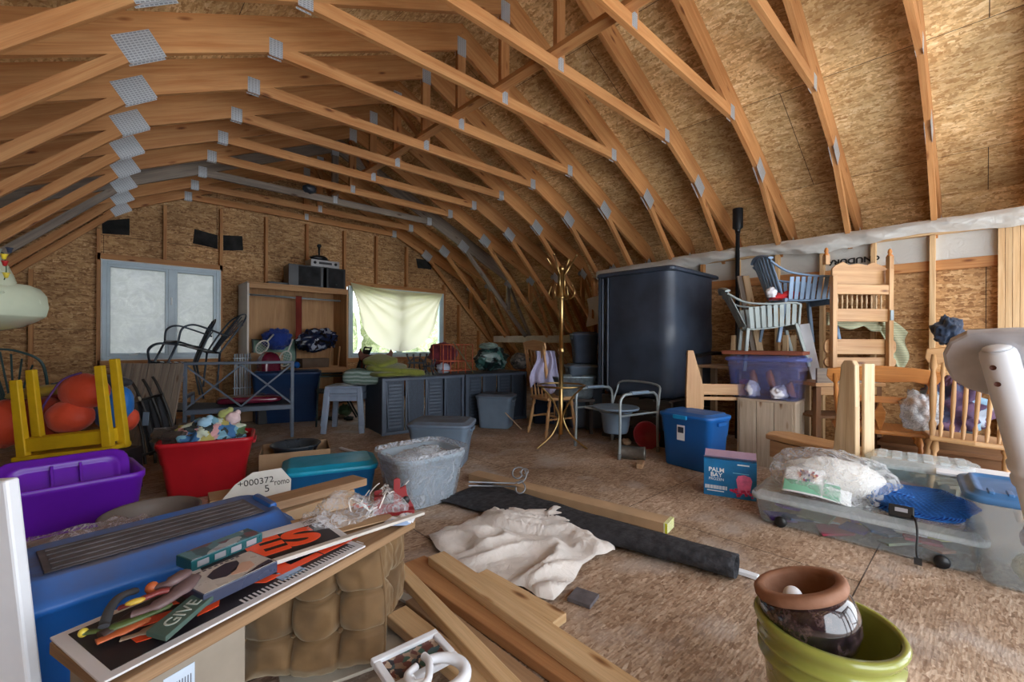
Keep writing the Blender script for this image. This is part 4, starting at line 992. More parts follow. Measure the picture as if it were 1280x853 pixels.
obj('blanket', MB().ball((0, 0, .055), (.25, .18, .065), 56, 24, lambda d: crinkle(d, 2.2, .12, 3.)), M_KNIT, t)
for k in range(3): obj('fold', MB().tube([((.17-.02*k)*cos(a_)+.0, (.125-.015*k)*sin(a_)-.02, .02+.028*k+.006*sin(3*a_+k)) for a_ in [2*pi*i/28 for i in range(28)]], .026, 10, True), M_KNIT, t)
# black adaptor with cable
kp = onl(L0/2-.27, -.20, .195)
t = thing('power_adapter', 'black boxy power adaptor hanging its cable over the long box', 'power adaptor', kp, long_rz, rot=(radians(-28), 0, long_rz))
obj('case', MB().box((0, 0, .03), (.10, .055, .06)), M_BLACK, t, .005); obj('rating_label', MB().box((0, -.0285, .035), (.05, .001, .02)), m_plain('silver_label', srgb(150,150,156), .4), t)
cb = obj('cable', MB().tube(smoothpath([(.04, -.02, .02), (.055, -.05, -.01), (.062, -.06, -.07), (.06, -.04, -.15), (.065, -.02, -.19)]), .005).box((.065, -.02, -.195), (.03, .03, .03)), M_BLACK, t)
# clear tote with blue lid at the right edge
cR = pD(1330, 720, 1.97)
t = tote('clear_tote', 'clear tote with a blue ribbed lid at the right edge of the picture', V((cR.x, cR.y, 0)), long_rz+.02, .62, .44, .40, M_CLR, PL('slate_blue_lid', (58,104,150), .4), taper=.84, r=.05, cat='storage tote', handles=False, band=False, grooves=1)
for k in range(9): obj('lid_rib', MB().box((-.24+.06*k, -.165, .425), (.02, .08, .014)), PL('slate_blue_lid', (58,104,150), .4), t, .004)
RT = Matrix.Rotation(long_rz+.02, 3, 'Z')
for k, (cc, nm, x, y, z, r) in enumerate((((206,196,150),'cream',-.10,-.10,.09,.085), ((130,40,60),'maroon',-.08,-.08,.22,.08), ((214,214,220),'white',.08,-.06,.12,.09))):
    o = obj('yarn_ball', MB().ball((0, 0, 0), (r, r*.8, r*.8), 30, 20, lambda d: crinkle(d, 3., .1, k)), m_cloth('yarn_'+nm, srgb(*cc), weave=300., fold=30., foldb=.8)); o.location = V((cR.x, cR.y, 0))+RT @ V((x, y, z)); tag(o, '%s ball of yarn in the tote with the blue ribbed lid' % nm, 'yarn')
wpt = pD(1225, 615, 2.35)
o = obj('white_sheet_metal', MB().box((0, 0, 0), (.34, .26, .012)), M_WHITE, None, .002); o.location = (wpt.x, wpt.y, .40); o.rotation_euler = (0, 0, long_rz); tag(o, 'plain white board lying between the ribbed box and the blue lidded tote', 'board')
t = thing('carton_box', 'plain carton holding up the white board by the ribbed box', 'carton', (wpt.x, wpt.y, 0), long_rz); obj('box_body', MB().box((0, 0, .195), (.3, .24, .39)), M_CLR, t, .003)

# white painted bar chair, very near on the right, turned away so that only the corner of its back shows
def white_chair():
    D = .80; p = pD(1246, 436, D); ang = -YAW-radians(57)
    t = thing('white_chair', 'tall white painted wooden chair cut by the right edge, the nearest thing to the viewer', 'chair', V((p.x, p.y, 0)), ang)
    t.matrix_world = Matrix.Translation((p.x, p.y, p.z)) @ Matrix.Rotation(radians(-13), 4, V((S_, C_, 0))) @ Matrix.Rotation(ang, 4, 'Z') @ Matrix.Translation((0, 0, -p.z)); top = p.z; gr = m_plain('worn_white_paint', srgb(186,186,190), .5, var=.12, nscale=30.)
    def post(x):
        a, b = V((x, 0, top)), V((x, .09, top-.50)); pr = [(0, .020), (.01, .024), (.03, .0255), (.26, .025), (.44, .0255), (.45, .029), (.475, .029), (.485, .025), (.50, .025), (.51, .029), (.535, .029), (.545, .0245), (.75, .027), (1.0, .024)]
        obj('back_post', MB().tube([a.lerp(b, k) for k, r in pr], [r for k, r in pr], 28).ball(a+V((0,0,.001)), (.0195, .0195, .007), 20, 8), M_WHITE, t)
    post(0); post(.40)
    q = [(-.080, -.03), (-.077, .0), (-.062, .026), (-.035, .040), (.02, .036), (.07, .028), (.13, .024), (.20, .028), (.27, .024), (.33, .028), (.38, .036), (.43, .040), (.466, .026), (.486, 0), (.492, -.03), (.484, -.06), (.462, -.085), (.43, -.10), (.40, -.105), (.34, -.095), (.2, -.09), (.06, -.095), (.0, -.10), (-.03, -.095), (-.058, -.08), (-.076, -.058)]
    obj('crest_rail', MB().prism(q, .022, TM((0, .034, top), (1, 0, 0), (0, -.26, 1))), gr, t, .006)
    for dz in (.030, .062):
        o = obj('screw_hole', MB().lathe([(.0, 0), (.0042, 0), (.0046, .0015)], (0, 0, 0), 14, Euler((pi/2, 0, 0)).to_matrix()), m_plain('hole_brown', srgb(96,60,50), .8), t); o.location = (-.006, -.0262+.09*dz/.5, top-dz)
    for k in range(5): obj('spindle', MB().tube([(.065+.068*k, .03, top-.12), (.07+.066*k, .16, top-.50)], .009, 12), M_WHITE, t)
    z0 = top-.50
    obj('seat', MB().prism([(-.03, .10), (.43, .10), (.45, .30), (.42, .50), (.2, .53), (-.02, .50), (-.05, .30)], .035, Matrix.Translation((0, 0, z0-.03)), True), M_WHITE, t, .012)
    for x, y, ex, ey in ((.03, .15, -.03, -.04), (.37, .15, .03, -.04), (.03, .46, -.03, .04), (.37, .46, .03, .04)): obj('leg', MB().tube([(x, y, z0-.03), (x+ex, y+ey, 0)], [.02, .016], 12), M_WHITE, t)
    obj('footrest', MB().tube([(.0, .49, .2), (.4, .49, .2)], .012, 10), M_WHITE, t)
white_chair()

# ------------------------------------------------------------------ planters
M_OLIVE = m_plain('olive_glaze', srgb(150,156,74), .25, var=.15, nscale=6, coat=.6)
M_TERRA = m_plain('terracotta', srgb(142,100,76), .75, var=.12, nscale=20, bump=.15)
def dark_glaze():
    t = NT('dark_glaze'); v = t.coords('Object'); n = t.noise(v, 26, 5, .7); n2 = t.noise(v, 6, 3)
    c = t.ramp(n.outputs[0], [(.4, srgb(22,18,24)), (.52, srgb(44,32,38)), (.6, srgb(92,74,70)), (.66, srgb(26,24,34))]); t.set(c, .12, 0, t.bump(n2.outputs[0], .15, .01)); t.b.inputs['Coat Weight'].default_value = 1; t.b.inputs['Coat Roughness'].default_value = .04; return t.m
pc = pz(1033, 780, .36); R0 = .173
t = thing('glazed_planter', 'large olive green glazed planter at the front of the floor', 'planter', (pc.x, pc.y, 0))
obj('pot', MB().lathe([(0, 0), (.115, 0), (.12, .01), (.14, .22), (.1475, .262), (.158, .268), (.158, .276), (.146, .284), (.147, .300), (.160, .306), (.160, .314), (.149, .322), (.156, .338), (.164, .350), (.168, .362), (.162, .372), (.150, .372), (.150, .36), (.142, .30), (.115, .04), (0, .04)], n=72), M_OLIVE, t)
obj('soil', MB().lathe([(0, .06), (.12, .058)], n=32), m_plain('soil', srgb(70,52,42), .95, bump=.6), t)
t = thing('glazed_pot', 'dark speckled glazed pot with a bare clay rim set inside the olive planter', 'pot', (pc.x-.018, pc.y+.004, .285), 0, rot=(-.31, -.03, 0)); t.scale = (.9, .9, .95)
obj('pot_body', MB().lathe([(0, 0), (.07, .0), (.09, .015), (.118, .06), (.128, .10), (.122, .14), (.108, .165), (.100, .165), (.110, .12), (.10, .03), (0, .02)], n=64), dark_glaze(), t)
obj('pot_rim', MB().lathe([(.104, .160), (.120, .163), (.124, .172), (.123, .186), (.116, .192), (.096, .192), (.092, .18), (.094, .12), (.08, .03), (0, .025)], n=64), M_TERRA, t)
o = obj('white_ball', MB().ball((0, 0, 0), .022, 20, 14), M_WHITE); o.location = (pc.x-.085, pc.y+.055, .445); tag(o, 'small white ball lying inside the rim of the dark pot', 'ball')

# ------------------------------------------------------------------ things on the middle floor
# roll of roofing felt
M_FELT = m_plain('roofing_felt', srgb(44,45,50), .85, var=.5, nscale=30., bump=.5, bscale=90.)
a, b = pz(580, 612, .04), pz(921, 712, .045); d = (b-a); d.z = 0; L = d.length; d.normalize(); n_ = V((-d.y, d.x, 0))
def felt_sec(u, v):
    # loosely rolled: flat and wide at the far end, rounder at the near end
    w_ = .19*(1-u)**1.2+.068; h_ = .03+.065*u; th = v*2*pi*1.18+.5
    sp = 1-.10*v; r = noise.noise(V((u*9, v*3, 0)))*.012
    return a+d*(L*u)-V((0, 0, .04))+n_*(w_*sp*cos(th)+r+.02*(1-u))+V((0, 0, h_*(1+sp*sin(th))*.5*1.15+.004+r*.3))
o = obj('felt_roll', MB().grid(felt_sec, 60, 40), M_FELT, None, solid=.003); tag(o, 'loose roll of black roofing felt running across the floor', 'roofing felt')
# long cardboard carton with a yellow printed end
a2, b2 = pz(592, 590, .06), pz(838, 651, .06); D2 = b2-a2
t = thing('long_carton', 'long thin cardboard carton with a yellow printed end behind the felt roll', 'carton', V((0, 0, 0)))
obj('carton', MB().beam(a2-V((0,0,.028)), b2-V((0,0,.028)), .12, .055), M_CARD, t, .002)
e = D2.normalized(); obj('printed_end', MB().beam(b2-e*.02-V((0,0,.028)), b2+e*.002-V((0,0,.028)), .122, .057), m_stripes('yellow_print', (srgb(214,220,60), srgb(226,226,214), srgb(214,220,60), srgb(30,30,30), srgb(226,226,214)), 22., 'X', .6), t)
# white metal strips
for k, (p0, p1, l) in enumerate((((568,622),(640,641),'white metal strip emerging left of the drop cloth'), ((745,662),(848,700),'grey white metal strip between the drop cloth and the felt roll'), ((905,708),(948,722),'short white strip poking out of the felt roll'), ((425,560),(466,571),'thin white strip behind the teal lidded box'))):
    q0, q1 = pz(*p0, .012), pz(*p1, .012); o = obj('metal_strip', MB().beam(q0, q1, .035, .018), M_WHITE if k != 1 else PL('strip_grey', (180,184,184), .5), None, .003); tag(o, l, 'strip')
# drop cloth
ol = [pz(x, y) for x, y in ((535,672),(560,664),(600,650),(607,640),(632,641),(655,646),(690,644),(702,637),(722,648),(735,662),(752,668),(766,680),(769,692),(745,700),(728,712),(716,730),(700,748),(692,756),(672,752),(655,740),(640,738),(612,722),(585,716),(562,704),(545,690))]
o = obj('drop_cloth', heap_mb([(p.x, p.y) for p in ol], .075, 3.3, 5.0, 30, .006, None, 7, .014), m_cloth('canvas_white', srgb(212,206,200), weave=500., var=.14, nscale=9., fold=16., foldb=.3)); tag(o, 'off white canvas drop cloth thrown down in folds on the floor', 'cloth')
# grey tile
p = pz(729, 750); t = thing('slate_tile', 'small square dark grey tile on the floor before the drop cloth', 'tile', p, .25)
obj('tile', MB().box((0, 0, .01), (.10, .105, .016)), m_plain('slate', srgb(92,88,92), .6, var=.25, nscale=20), t, .002)
# scrolled iron
def spiral(c, r0, r1, turns, a0, sgn=1, n=36):
    return [V((c[0]+(r0+(r1-r0)*k/n)*cos(a0+sgn*2*pi*turns*k/n), 0, c[1]+(r0+(r1-r0)*k/n)*sin(a0+sgn*2*pi*turns*k/n))) for k in range(n+1)]
p0, p1 = pz(580, 606, .10), pz(640, 604, .12)
t = thing('iron_bracket', 'grey scrolled iron bracket lying on the felt roll', 'bracket', p1, atan2((p1-p0).y, (p1-p0).x), rot=(radians(-35), 0, atan2((p1-p0).y, (p1-p0).x)))
M_GI = m_plain('grey_iron', srgb(126,128,132), .4, .5, var=.2)
obj('bar', MB().tube([(-.30, 0, 0), (.02, 0, .0), (.07, 0, .02)], .006), M_GI, t); obj('bar', MB().tube([(-.30, 0, -.025), (.03, 0, -.022)], .006), M_GI, t)
obj('scroll', MB().tube(spiral((.04, .065), .065, .018, 1.4, -pi/2, 1), .0055), M_GI, t); obj('scroll', MB().tube(spiral((.05, -.035), .05, .02, .8, pi/2, -1), .0055), M_GI, t); obj('scroll', MB().tube(spiral((.09, .08), .035, .01, 1.1, -pi/2, -1), .005), M_GI, t)
# wooden scraps of lumber in the foreground
def plank(name, p0, z0, p1, z1, w_, h_, mat, label):
    a, b = pz(*p0, z0), pz(*p1, z1); o = obj(name, MB().beam(a-V((0,0,h_/2)), b-V((0,0,h_/2)), w_, h_), mat, None, .004); return tag(o, label, 'lumber')
M_L1 = m_lumber('lumber_fresh', srgb(196,160,114), srgb(216,186,144), var=.1)
M_L2 = m_lumber('lumber_orange', srgb(170,118,76), srgb(190,142,96), var=.1)
M_L3 = m_lumber('lumber_brown', srgb(150,116,84), srgb(176,142,108), var=.1)
plank('lumber_board', (515,700), .045, (820,900), .045, .14, .04, M_L2, 'orange brown plank, widest of the foreground boards')
plank('lumber_board', (545,692), .085, (800,868), .085, .09, .04, M_L1, 'pale stud lying farthest right in the foreground pile')
plank('lumber_stub', (600,715), .05, (700,772), .045, .085, .038, M_L1, 'short pale stud ending just before the drop cloth')
plank('lumber_board', (492,700), .12, (655,870), .12, .055, .038, M_L1, 'narrow pale stud on top of the orange plank')
plank('lumber_board', (520,745), .042, (720,905), .042, .10, .038, M_L3, 'greyish brown plank between the two pale studs')
plank('lumber_board', (495,762), .085, (640,880), .085, .085, .038, M_L1, 'pale stud with a worn rounded end beside the small white frame')
plank('lath_strip', (488,778), .03, (575,850), .03, .02, .015, M_L1, 'thin split lath next to the tufted cushion')
plank('lath_strip', (498,818), .05, (590,900), .05, .022, .018, M_L1, 'thin lath under the small white frame')
# ------------------------------------------------------------------ left foreground
def pP(px, py, P, N):            # on the plane through P with normal N
    r = ray(px, py); P, N = V(P), V(N); t = (P-V((0, 0, H))).dot(N)/r.dot(N); return V((0, 0, H))+r*t
# big dusty blue tote with ribbed lid
t = tote('storage_tote', 'big dusty bright blue tote at the left front with a long hinged lid', (.15, 1.90, 0), .15, .70, .32, .40, M_BLUED, None, lid=False, taper=.88, r=.05)
mb = MB(); W, D = .74, .37
mb.loft([rr(W, D, .06, .375), rr(W+.03, D+.03, .07, .38), rr(W+.03, D+.03, .07, .40), rr(W-.02, D-.02, .06, .412), rr(W-.07, D-.07, .05, .455), rr(W-.10, D-.10, .05, .462), rr(W-.13, D-.13, .04, .452), rr(W-.17, D-.16, .03, .450)], True, True, True)
lid = obj('lid', mb, M_BLUED, t)
M_DUSTY = m_plain('dust_layer', srgb(92,88,92), .85, var=.3, nscale=9.)
obj('lid_panel', MB().box((0, 0, .4545), (W-.17, .20, .004)), M_DUSTY, lid, .002, label='dust covered middle of the lid')
for k in range(5): obj('lid_groove', MB().box((0, -.08+.04*k, .4585), (W-.20, .016, .004)), M_DUSTY, lid, .002)
for sx in (-1, 1): obj('handle', MB().box((sx*(W/2-.045), 0, .45), (.03, .17, .045)).box((sx*(W/2+.02), 0, .36), (.04, .14, .06)), M_BLUED, t, .012)
o = obj('clear_wrap', heap_mb([(-.17,2.10),(.0,2.12),(.15,2.14),(.12,2.26),(-.05,2.26),(-.20,2.23)], .03, 1.2, 9, 10, .40), m_clear('thin_wrap', srgb(214,206,216), .18, .15, .35, 14., .4)); tag(o, 'crumpled clear wrap along the back of the big blue tote', 'plastic wrap')
o2 = thing('styrofoam_block', 'pale foam block behind the big blue tote holding up the clear wrap', 'foam block', (-.03, 2.20, 0), .05); obj('foam', MB().box((0, 0, .2), (.36, .13, .395)), m_plain('foam_grey', srgb(120,112,112), .8), o2, .004)

# board table top with the signs
A, B = pz(140, 862, .45), pz(521, 650, .45); xb = (B-A).normalized(); yb = V((-xb.y, xb.x, 0)); Lb = (B-A).length; rb = atan2(xb.y, xb.x)
def on(x, y, z): return A+xb*x+yb*y+V((0, 0, z-A.z))
M_EDGE = m_lumber('board_edge', srgb(122,92,62), srgb(158,126,92), var=.05)
t = thing('table_leaf', 'long brown wooden board under the orange lettered signs', 'board', on(Lb/2, .145, .42), rb)
obj('board', MB().box((0, 0, .014), (Lb, .28, .028)), M_EDGE, t, .004)
M_SB = m_plain('sign_black', srgb(30,28,34), .45, var=.1); M_SW = m_plain('sign_white', srgb(206,204,206), .4, var=.05); M_SO = m_plain('sign_orange', srgb(238,84,44), .45, var=.05)
def sign(label, p0, p1, w_, z, items, tilt=0):
    p0, p1 = V(p0), V(p1); x = (p1-p0).normalized(); L = (p1-p0).length
    t = thing('lettered_sign', label, 'sign', (p0.x, p0.y, z), 0, rot=(tilt, 0, atan2(x.y, x.x)))
    obj('sign_sheet', MB().box((L/2, w_/2, .003), (L, w_, .005)), M_SW, t, .001); obj('printed_field', MB().box((L/2, w_/2, .006), (L-.045, w_-.045, .0012)), M_SB, t)
    for s_, sz, x_, y_, sx, mt in items: text(s_, sz, TM((x_, y_, .0072), (1, 0, 0), (0, 1, 0)), mt, t, sx=sx, bold=.006)
    return t, L
p0, p1 = pz(126, 858, .452), pz(457, 684, .452)
t, L = sign('lower black sign with orange letters and white border, tools lying on its left end', p0, p1, .26, .452, [('SALE', .19, .37, .125, 1.45, M_SO)])
mb = MB()
for k in range(34): mb.box((L-.36+.011*k, .028, .0073), (.005, .03, .0004))
obj('printed_ticks', mb, M_SW, t)
o = obj('price_panel', MB().box((L-.22, .055, .0072), (.07, .045, .0006)), m_plain('pale_blue_ink2', srgb(150,180,214), .5), t)
p0, p1 = pz(250, 738, .468), pz(440, 674, .468)
t, L = sign('upper black sign with a big orange S and a white strip with a scribble', p0, p1, .24, .466, [('ES', .16, .235, .115, 1.35, M_SO)], .02)
obj('white_strip', MB().box((.30, .205, .0074), (.22, .04, .0006)), M_SW, t)
obj('scribble', MB().tube(smoothpath([(.33, .21, .0082), (.35, .218, .0082), (.37, .205, .0082), (.35, .196, .0082), (.34, .206, .0082), (.36, .212, .0082)]), .0012, 6), M_SB, t)
q0, q1 = pz(322, 709, .485), pz(529, 641, .485)
o = obj('white_batten', MB().beam(q0, q1, .022, .010), m_plain('batten_grey', srgb(190,184,176), .6), None, .002); tag(o, 'thin whitish batten lying across the two signs', 'strip')
# carton sheet, wrap and cords, red bracket at the right end
q = pz(425, 655, .458)
t = thing('cardboard_sheet', 'flat brown cardboard sheet beside the orange S sign', 'cardboard', (q.x, q.y, .456), rb-.42)
obj('sheet', MB().box((.02, .03, .002), (.30, .20, .004)), M_CARD, t); obj('crease', MB().box((.02, .01, .005), (.29, .004, .002)).box((.06, .05, .005), (.004, .15, .002)), M_CARD, t)
q = pz(450, 640, .47)
M_WR = m_clear('crinkled_wrap', srgb(226,228,232), .14, .2, .3, 14., .25)
o = obj('clear_wrap_bag', heap_mb([(q.x+x, q.y+y) for x, y in ((-.20,-.06),(-.1,-.1),(.04,-.08),(.13,-.12),(.18,-.04),(.14,.06),(.03,.12),(-.1,.1),(-.2,.04))], .075, 4.4, 13, 14, .464), M_WR); tag(o, 'crackly clear bag with white cords on the right end of the board', 'bag')
M_CORD = PL('white_cord', (226,224,220), .5); r8 = random.Random(8)
t = thing('cord_tangle', 'tangle of thin white cords inside the crackly clear bag', 'cord', (q.x+.04, q.y, .472))
for k in range(9):
    pts = []; a0 = r8.uniform(-.5, .5); x = -.12+.02*k
    for i in range(7): pts.append((x+.022*i+r8.uniform(-.012, .012), -.07+.024*i*(1 if k % 2 else .7)+r8.uniform(-.02, .02), .03+.03*sin(i*.9+k)+r8.uniform(0, .015)))
    obj('cord_loop', MB().tube(smoothpath(pts, 5), .0022, 6), M_CORD, t)
q = pz(432, 634, .462); o = obj('orange_label', MB().box((0, 0, 0), (.06, .035, .004)), M_SO, None, .001); o.location = (q.x+.045, q.y-.04, .468); o.rotation_euler = (.1, .1, rb-.6); tag(o, 'small fluorescent orange label beside the white cords', 'label')
q = pz(492, 640, .456)
M_RB = PL('dark_red_metal', (130,30,34), .4)
t = thing('mitre_box', 'dark red metal mitre bracket standing at the right end of the board', 'bracket', (q.x, q.y, .45), -YAW+.30)
obj('base', MB().box((0, 0, .008), (.15, .05, .016)), M_RB, t, .002)
obj('upright', MB().prism([(-.07, 0), (-.07, .07), (-.065, .075), (-.04, .075), (-.04, .02), (-.0, .02), (-.0, .11), (.012, .115), (.024, .11), (.024, .075), (.045, .085), (.05, .05), (.075, .0)], .012, TM((0, .02, .014), (1, 0, 0), (0, 0, 1))), M_RB, t, .002)
obj('back_plate', MB().box((-.055, -.01, .045), (.03, .03, .06)), M_RB, t, .002); obj('knob', MB().lathe([(0, -.004), (.014, -.004), (.014, .012), (0, .012)], (.045, .012, .045), 18, Euler((pi/2, 0, 0)).to_matrix()), M_BLACK, t)
q = pz(498, 655, .452); o = obj('crumpled_paper', heap_mb([(q.x-.06,q.y-.02),(q.x+.02,q.y-.05),(q.x+.07,q.y-.0),(q.x+.03,q.y+.04),(q.x-.04,q.y+.03)], .02, 7, 20, 8, .45), m_patch('blue_white_paper', (srgb(214,216,220), srgb(150,170,200), srgb(220,220,224)), 30.)); tag(o, 'crumpled blue and white paper below the red bracket', 'paper')
# wooden plank behind
a, b = pz(300, 640, .42), pz(450, 600, .40); o = obj('wood_plank', MB().beam(a, b, .11, .035), M_L3, None, .003); tag(o, 'brown plank lying behind the cardboard sheet, below the teal box', 'lumber')
t = thing('carton_box', 'brown carton holding up the plank behind the board', 'carton', ((a.x+b.x)/2, (a.y+b.y)/2, 0), atan2((b-a).y, (b-a).x)); obj('box_body', MB().box((0, 0, .195), (.4, .14, .385)), M_CARD, t, .003)

# tools and boxes on the sign
zt = .462
def at_(px, py, z): p = pz(px, py, z); return (p.x, p.y, z)
def dvd(name, label, px, py, z, w_, d, h, rz_, cover, spine, parts):
    t = thing(name, label, 'case', at_(px, py, z), rz_); obj('case', MB().box((0, 0, h/2), (w_, d, h)), spine, t, .002); obj('cover', MB().box((0, 0, h+.0004), (w_-.008, d-.006, .0008)), cover, t)
    for nm, pts, mt in parts: obj(nm, MB().prism(pts, .0006, Matrix.Translation((0, 0, h+.0008))), mt, t)
    return t
t = dvd('disc_case', 'grey disc case whose cover shows a head in a dark cap', 286, 728, zt+.008, .185, .125, .030, rb-.02, m_plain('cover_grey', srgb(184,178,172), .3, var=.12, nscale=30.), m_plain('case_dark', srgb(54,60,82), .3), [
    ('printed_cap', [(-.045,-.01),(-.02,-.025),(.01,-.015),(.035,.015),(.04,.035),(.015,.045),(-.02,.035),(-.045,.015)], m_plain('cap_ink', srgb(48,46,62), .3)),
    ('printed_face', [(-.01,-.03),(.02,-.045),(.05,-.03),(.056,.0),(.04,.012),(.012,-.005),(-.005,-.015)], m_plain('skin_ink', srgb(196,160,140), .3)),
    ('printed_coat', [(.0,-.058),(.085,-.058),(.085,-.035),(.055,-.04),(.03,-.05)], m_plain('cap_ink', srgb(48,46,62), .3))])
for k in range(9): obj('title_mark', MB().box((-.06+.014*k, .052, .0318), (.008, .006, .0004)), m_plain('cap_ink', srgb(48,46,62), .3), t)
t = dvd('disc_box_set', 'teal and silver disc box with small pictures above the cap case', 277, 692, zt+.012, .20, .075, .030, rb+.0, m_patch('teal_pictures', (srgb(90,130,140), srgb(150,150,160), srgb(60,90,100), srgb(170,180,186), srgb(110,80,90)), 26., .3), m_plain('teal_dark', srgb(28,86,92), .3), [])
for k in range(4): obj('spine_window', MB().box((-.07+.045*k, -.0382, .015), (.03, .0008, .016)), m_plain('silver_label', srgb(150,150,156), .4), t)
p0 = pz(226, 768, zt+.02)
t = thing('engraved_plaque', 'dark green plaque with pale engraved letters lying on the lower sign', 'plaque', (p0.x, p0.y, zt+.012), 0, rot=(0, -.04, rb+.45))
obj('plaque', MB().prism([(-.075, -.028), (.065, -.03), (.08, .024), (-.06, .028)], .012, Matrix.Translation((0, 0, 0))), m_plain('sage_slate', srgb(70,92,84), .6, var=.1), t, .002)
text('GIVE', .04, TM((.0, -.005, .0128), (1, 0, 0), (0, 1, 0)), m_plain('pale_engraving', srgb(170,180,172), .6), t, sx=1.1)
M_G1 = PL('garden_green', (78,92,50), .5); M_G2 = PL('tool_mauve', (104,84,84), .55); M_OR = PL('dull_orange', (176,90,50), .55); M_GD = PL('charcoal_rubber', (56,58,62), .6)
def tool(name, label, pts, rs, mat, flat, extra=()):
    P = [V(pz(x, y, z)) for x, y, z in pts]; c = P[0].copy(); t = thing(name, label, 'garden tool', c)
    obj('body', MB().tube(smoothpath([p-c for p in P], 5), [rs[0]+(rs[1]-rs[0])*k/((len(P)-1)*5) if False else rs[min(len(rs)-1, int(k/5))] for k in range((len(P)-1)*5+1)], 10, flat=flat), mat, t)
    for nm, pp, rr_, m_ in extra: obj(nm, MB().ball(V(pz(*pp))-c, rr_, 14, 8), m_, t)
    return t
tool('pruning_saw', 'green handled pruning tool with a yellow tip at the left end of the sign', [(106,791,zt+.014),(140,785,zt+.016),(180,770,zt+.018),(215,755,zt+.02)], [.008, .014, .012, .006], M_G1, .5, [('yellow_tip', (104,791,zt+.014), .009, m_plain('tip_yellow', srgb(210,190,70), .4))])
tool('trowel', 'orange bladed trowel below the green pruning tool', [(120,803,zt+.010),(150,790,zt+.011),(185,772,zt+.012)], [.012, .018, .012], M_OR, .3)
tool('hand_rake', 'dull mauve carved tool with long fingers, topmost on the heap', [(165,768,zt+.035),(195,757,zt+.04),(225,738,zt+.045),(238,722,zt+.045)], [.012, .02, .026, .018], M_G2, .45, [('yellow_inlay', (169,752,zt+.062), (.018, .009, .006), m_plain('inlay_yellow', srgb(190,160,60), .5))])
tool('grip_pliers', 'charcoal curved handle arching over the tool heap', [(130,783,zt+.03),(138,760,zt+.045),(152,745,zt+.05),(172,738,zt+.045)], [.01, .010, .010, .008], M_GD, .7)
tool('grip_pliers', 'reddish handled pliers in the middle of the tool heap', [(150,760,zt+.035),(175,750,zt+.05),(200,740,zt+.052),(212,738,zt+.05)], [.008, .01, .012, .01], PL('brick_red', (120,50,48), .5), .6)
tool('shears', 'grey brown shears with rounded handles at the top of the heap', [(190,735,zt+.05),(212,728,zt+.06),(232,716,zt+.06)], [.012, .022, .018], M_G2, .5, [('orange_knob', (190,735,zt+.052), .014, M_OR)])
tool('loppers', 'dark brown loppers lying under the heap of tools', [(125,795,zt+.012),(160,775,zt+.016),(200,750,zt+.02),(240,730,zt+.02)], [.015, .02, .02, .02], PL('dark_brown', (62,48,44), .6), .5)
tool('edger', 'thin tan outlined blade between the orange strokes of the sign', [(150,800,zt+.008),(180,790,zt+.010),(210,775,zt+.012)], [.008, .014, .006], PL('tan_blade', (130,108,90), .5), .25)

# what holds up the board: pale carton, tufted cushions, white mouldings
t = thing('carton_box', 'pale grey carton with a blue and white barcode label under the board', 'carton', on(.15, .15, 0), rb)
obj('box_body', MB().box((0, 0, .208), (.25, .22, .415)), m_plain('pale_carton', srgb(140,130,116), .8), t, .004)
obj('box_label', MB().box((-.02, -.1112, .34), (.06, .001, .09)), m_plain('label_blue_white', srgb(190,204,220), .5), t, label='blue and white label')
mb = MB()
for k in range(9): mb.box((-.042+.0055*k, -.112, .335), (.002, .0008, .06))
obj('barcode', mb, m_plain('ink_grey', srgb(90,96,110), .5), t)
pc2 = on(Lb*.5, .02, 0); N = yb
c0, c1 = pz(303, 851, .035), pz(479, 829, .035)
M_VEL = None
def velvet():
    t = NT('olive_brown_velvet'); v = t.coords('Object'); n = t.noise(v, 9, 4); n2 = t.noise(v, 120, 2)
    c = t.ramp(n.outputs[0], [(.3, srgb(84,60,32)), (.6, srgb(108,80,46)), (.8, srgb(128,98,60))]); t.set(c, .8, 0, t.bump(n2.outputs[0], .15, .002)); t.b.inputs['Sheen Weight'].default_value = .6; t.b.inputs['Sheen Tint'].default_value = (.8,.7,.5,1); return t.m
M_VEL = velvet()
def tuft(name, label, o_, ux, uy, w_, h_, T, nb=(2, 2)):
    ux, uy = V(ux).normalized(), V(uy).normalized(); n_ = ux.cross(uy)
    t = thing(name, label, 'cushion', o_)
    bt = [((i+1)/(nb[0]+1), (j+1)/(nb[1]+1)) for i in range(nb[0]) for j in range(nb[1])]
    def fz(u, v):
        e = min(u, 1-u, v, 1-v); z = T*min(1, (e/.13))**.5
        for bu, bv in bt:
            d2 = ((u-bu)*w_/h_)**2+(v-bv)**2; z -= T*.75*math.exp(-d2/.006)
            z -= T*.34*math.exp(-((u-bu)/.018)**2)*(1 if abs(v-bv) < .5 else 0)*(.5+.5*math.exp(-abs(v-bv)*3)); z -= T*.34*math.exp(-((v-bv)/.018)**2)*(.5+.5*math.exp(-abs(u-bu)*3))
        z += T*.10*noise.noise(V((u*9, v*9, 3)))+T*.05*sin(u*60)*math.exp(-v/.08)
        return max(z, -.001)
    P = lambda u, v, s: ux*(u*w_+.012*sin(v*pi))+uy*(v*h_+.01*sin(u*pi*3))+n_*(s*fz(u, v))
    mb = MB(); mb.grid(lambda u, v: P(u, v, 1), 60, 60); mb.grid(lambda u, v: P(1-u, v, -.7), 30, 30); obj('cover', mb, M_VEL, t)
    ed = [(k/20, 0) for k in range(20)]+[(1, k/20) for k in range(20)]+[(1-k/20, 1) for k in range(20)]+[(0, 1-k/20) for k in range(20)]
    obj('piping', MB().tube([P(u, v, 0) for u, v in ed], .005, 8, True), M_VEL, t)
    for bu, bv in bt: obj('button', MB().ball(P(bu, bv, 1), .009, 12, 8), M_VEL, t)
    return t
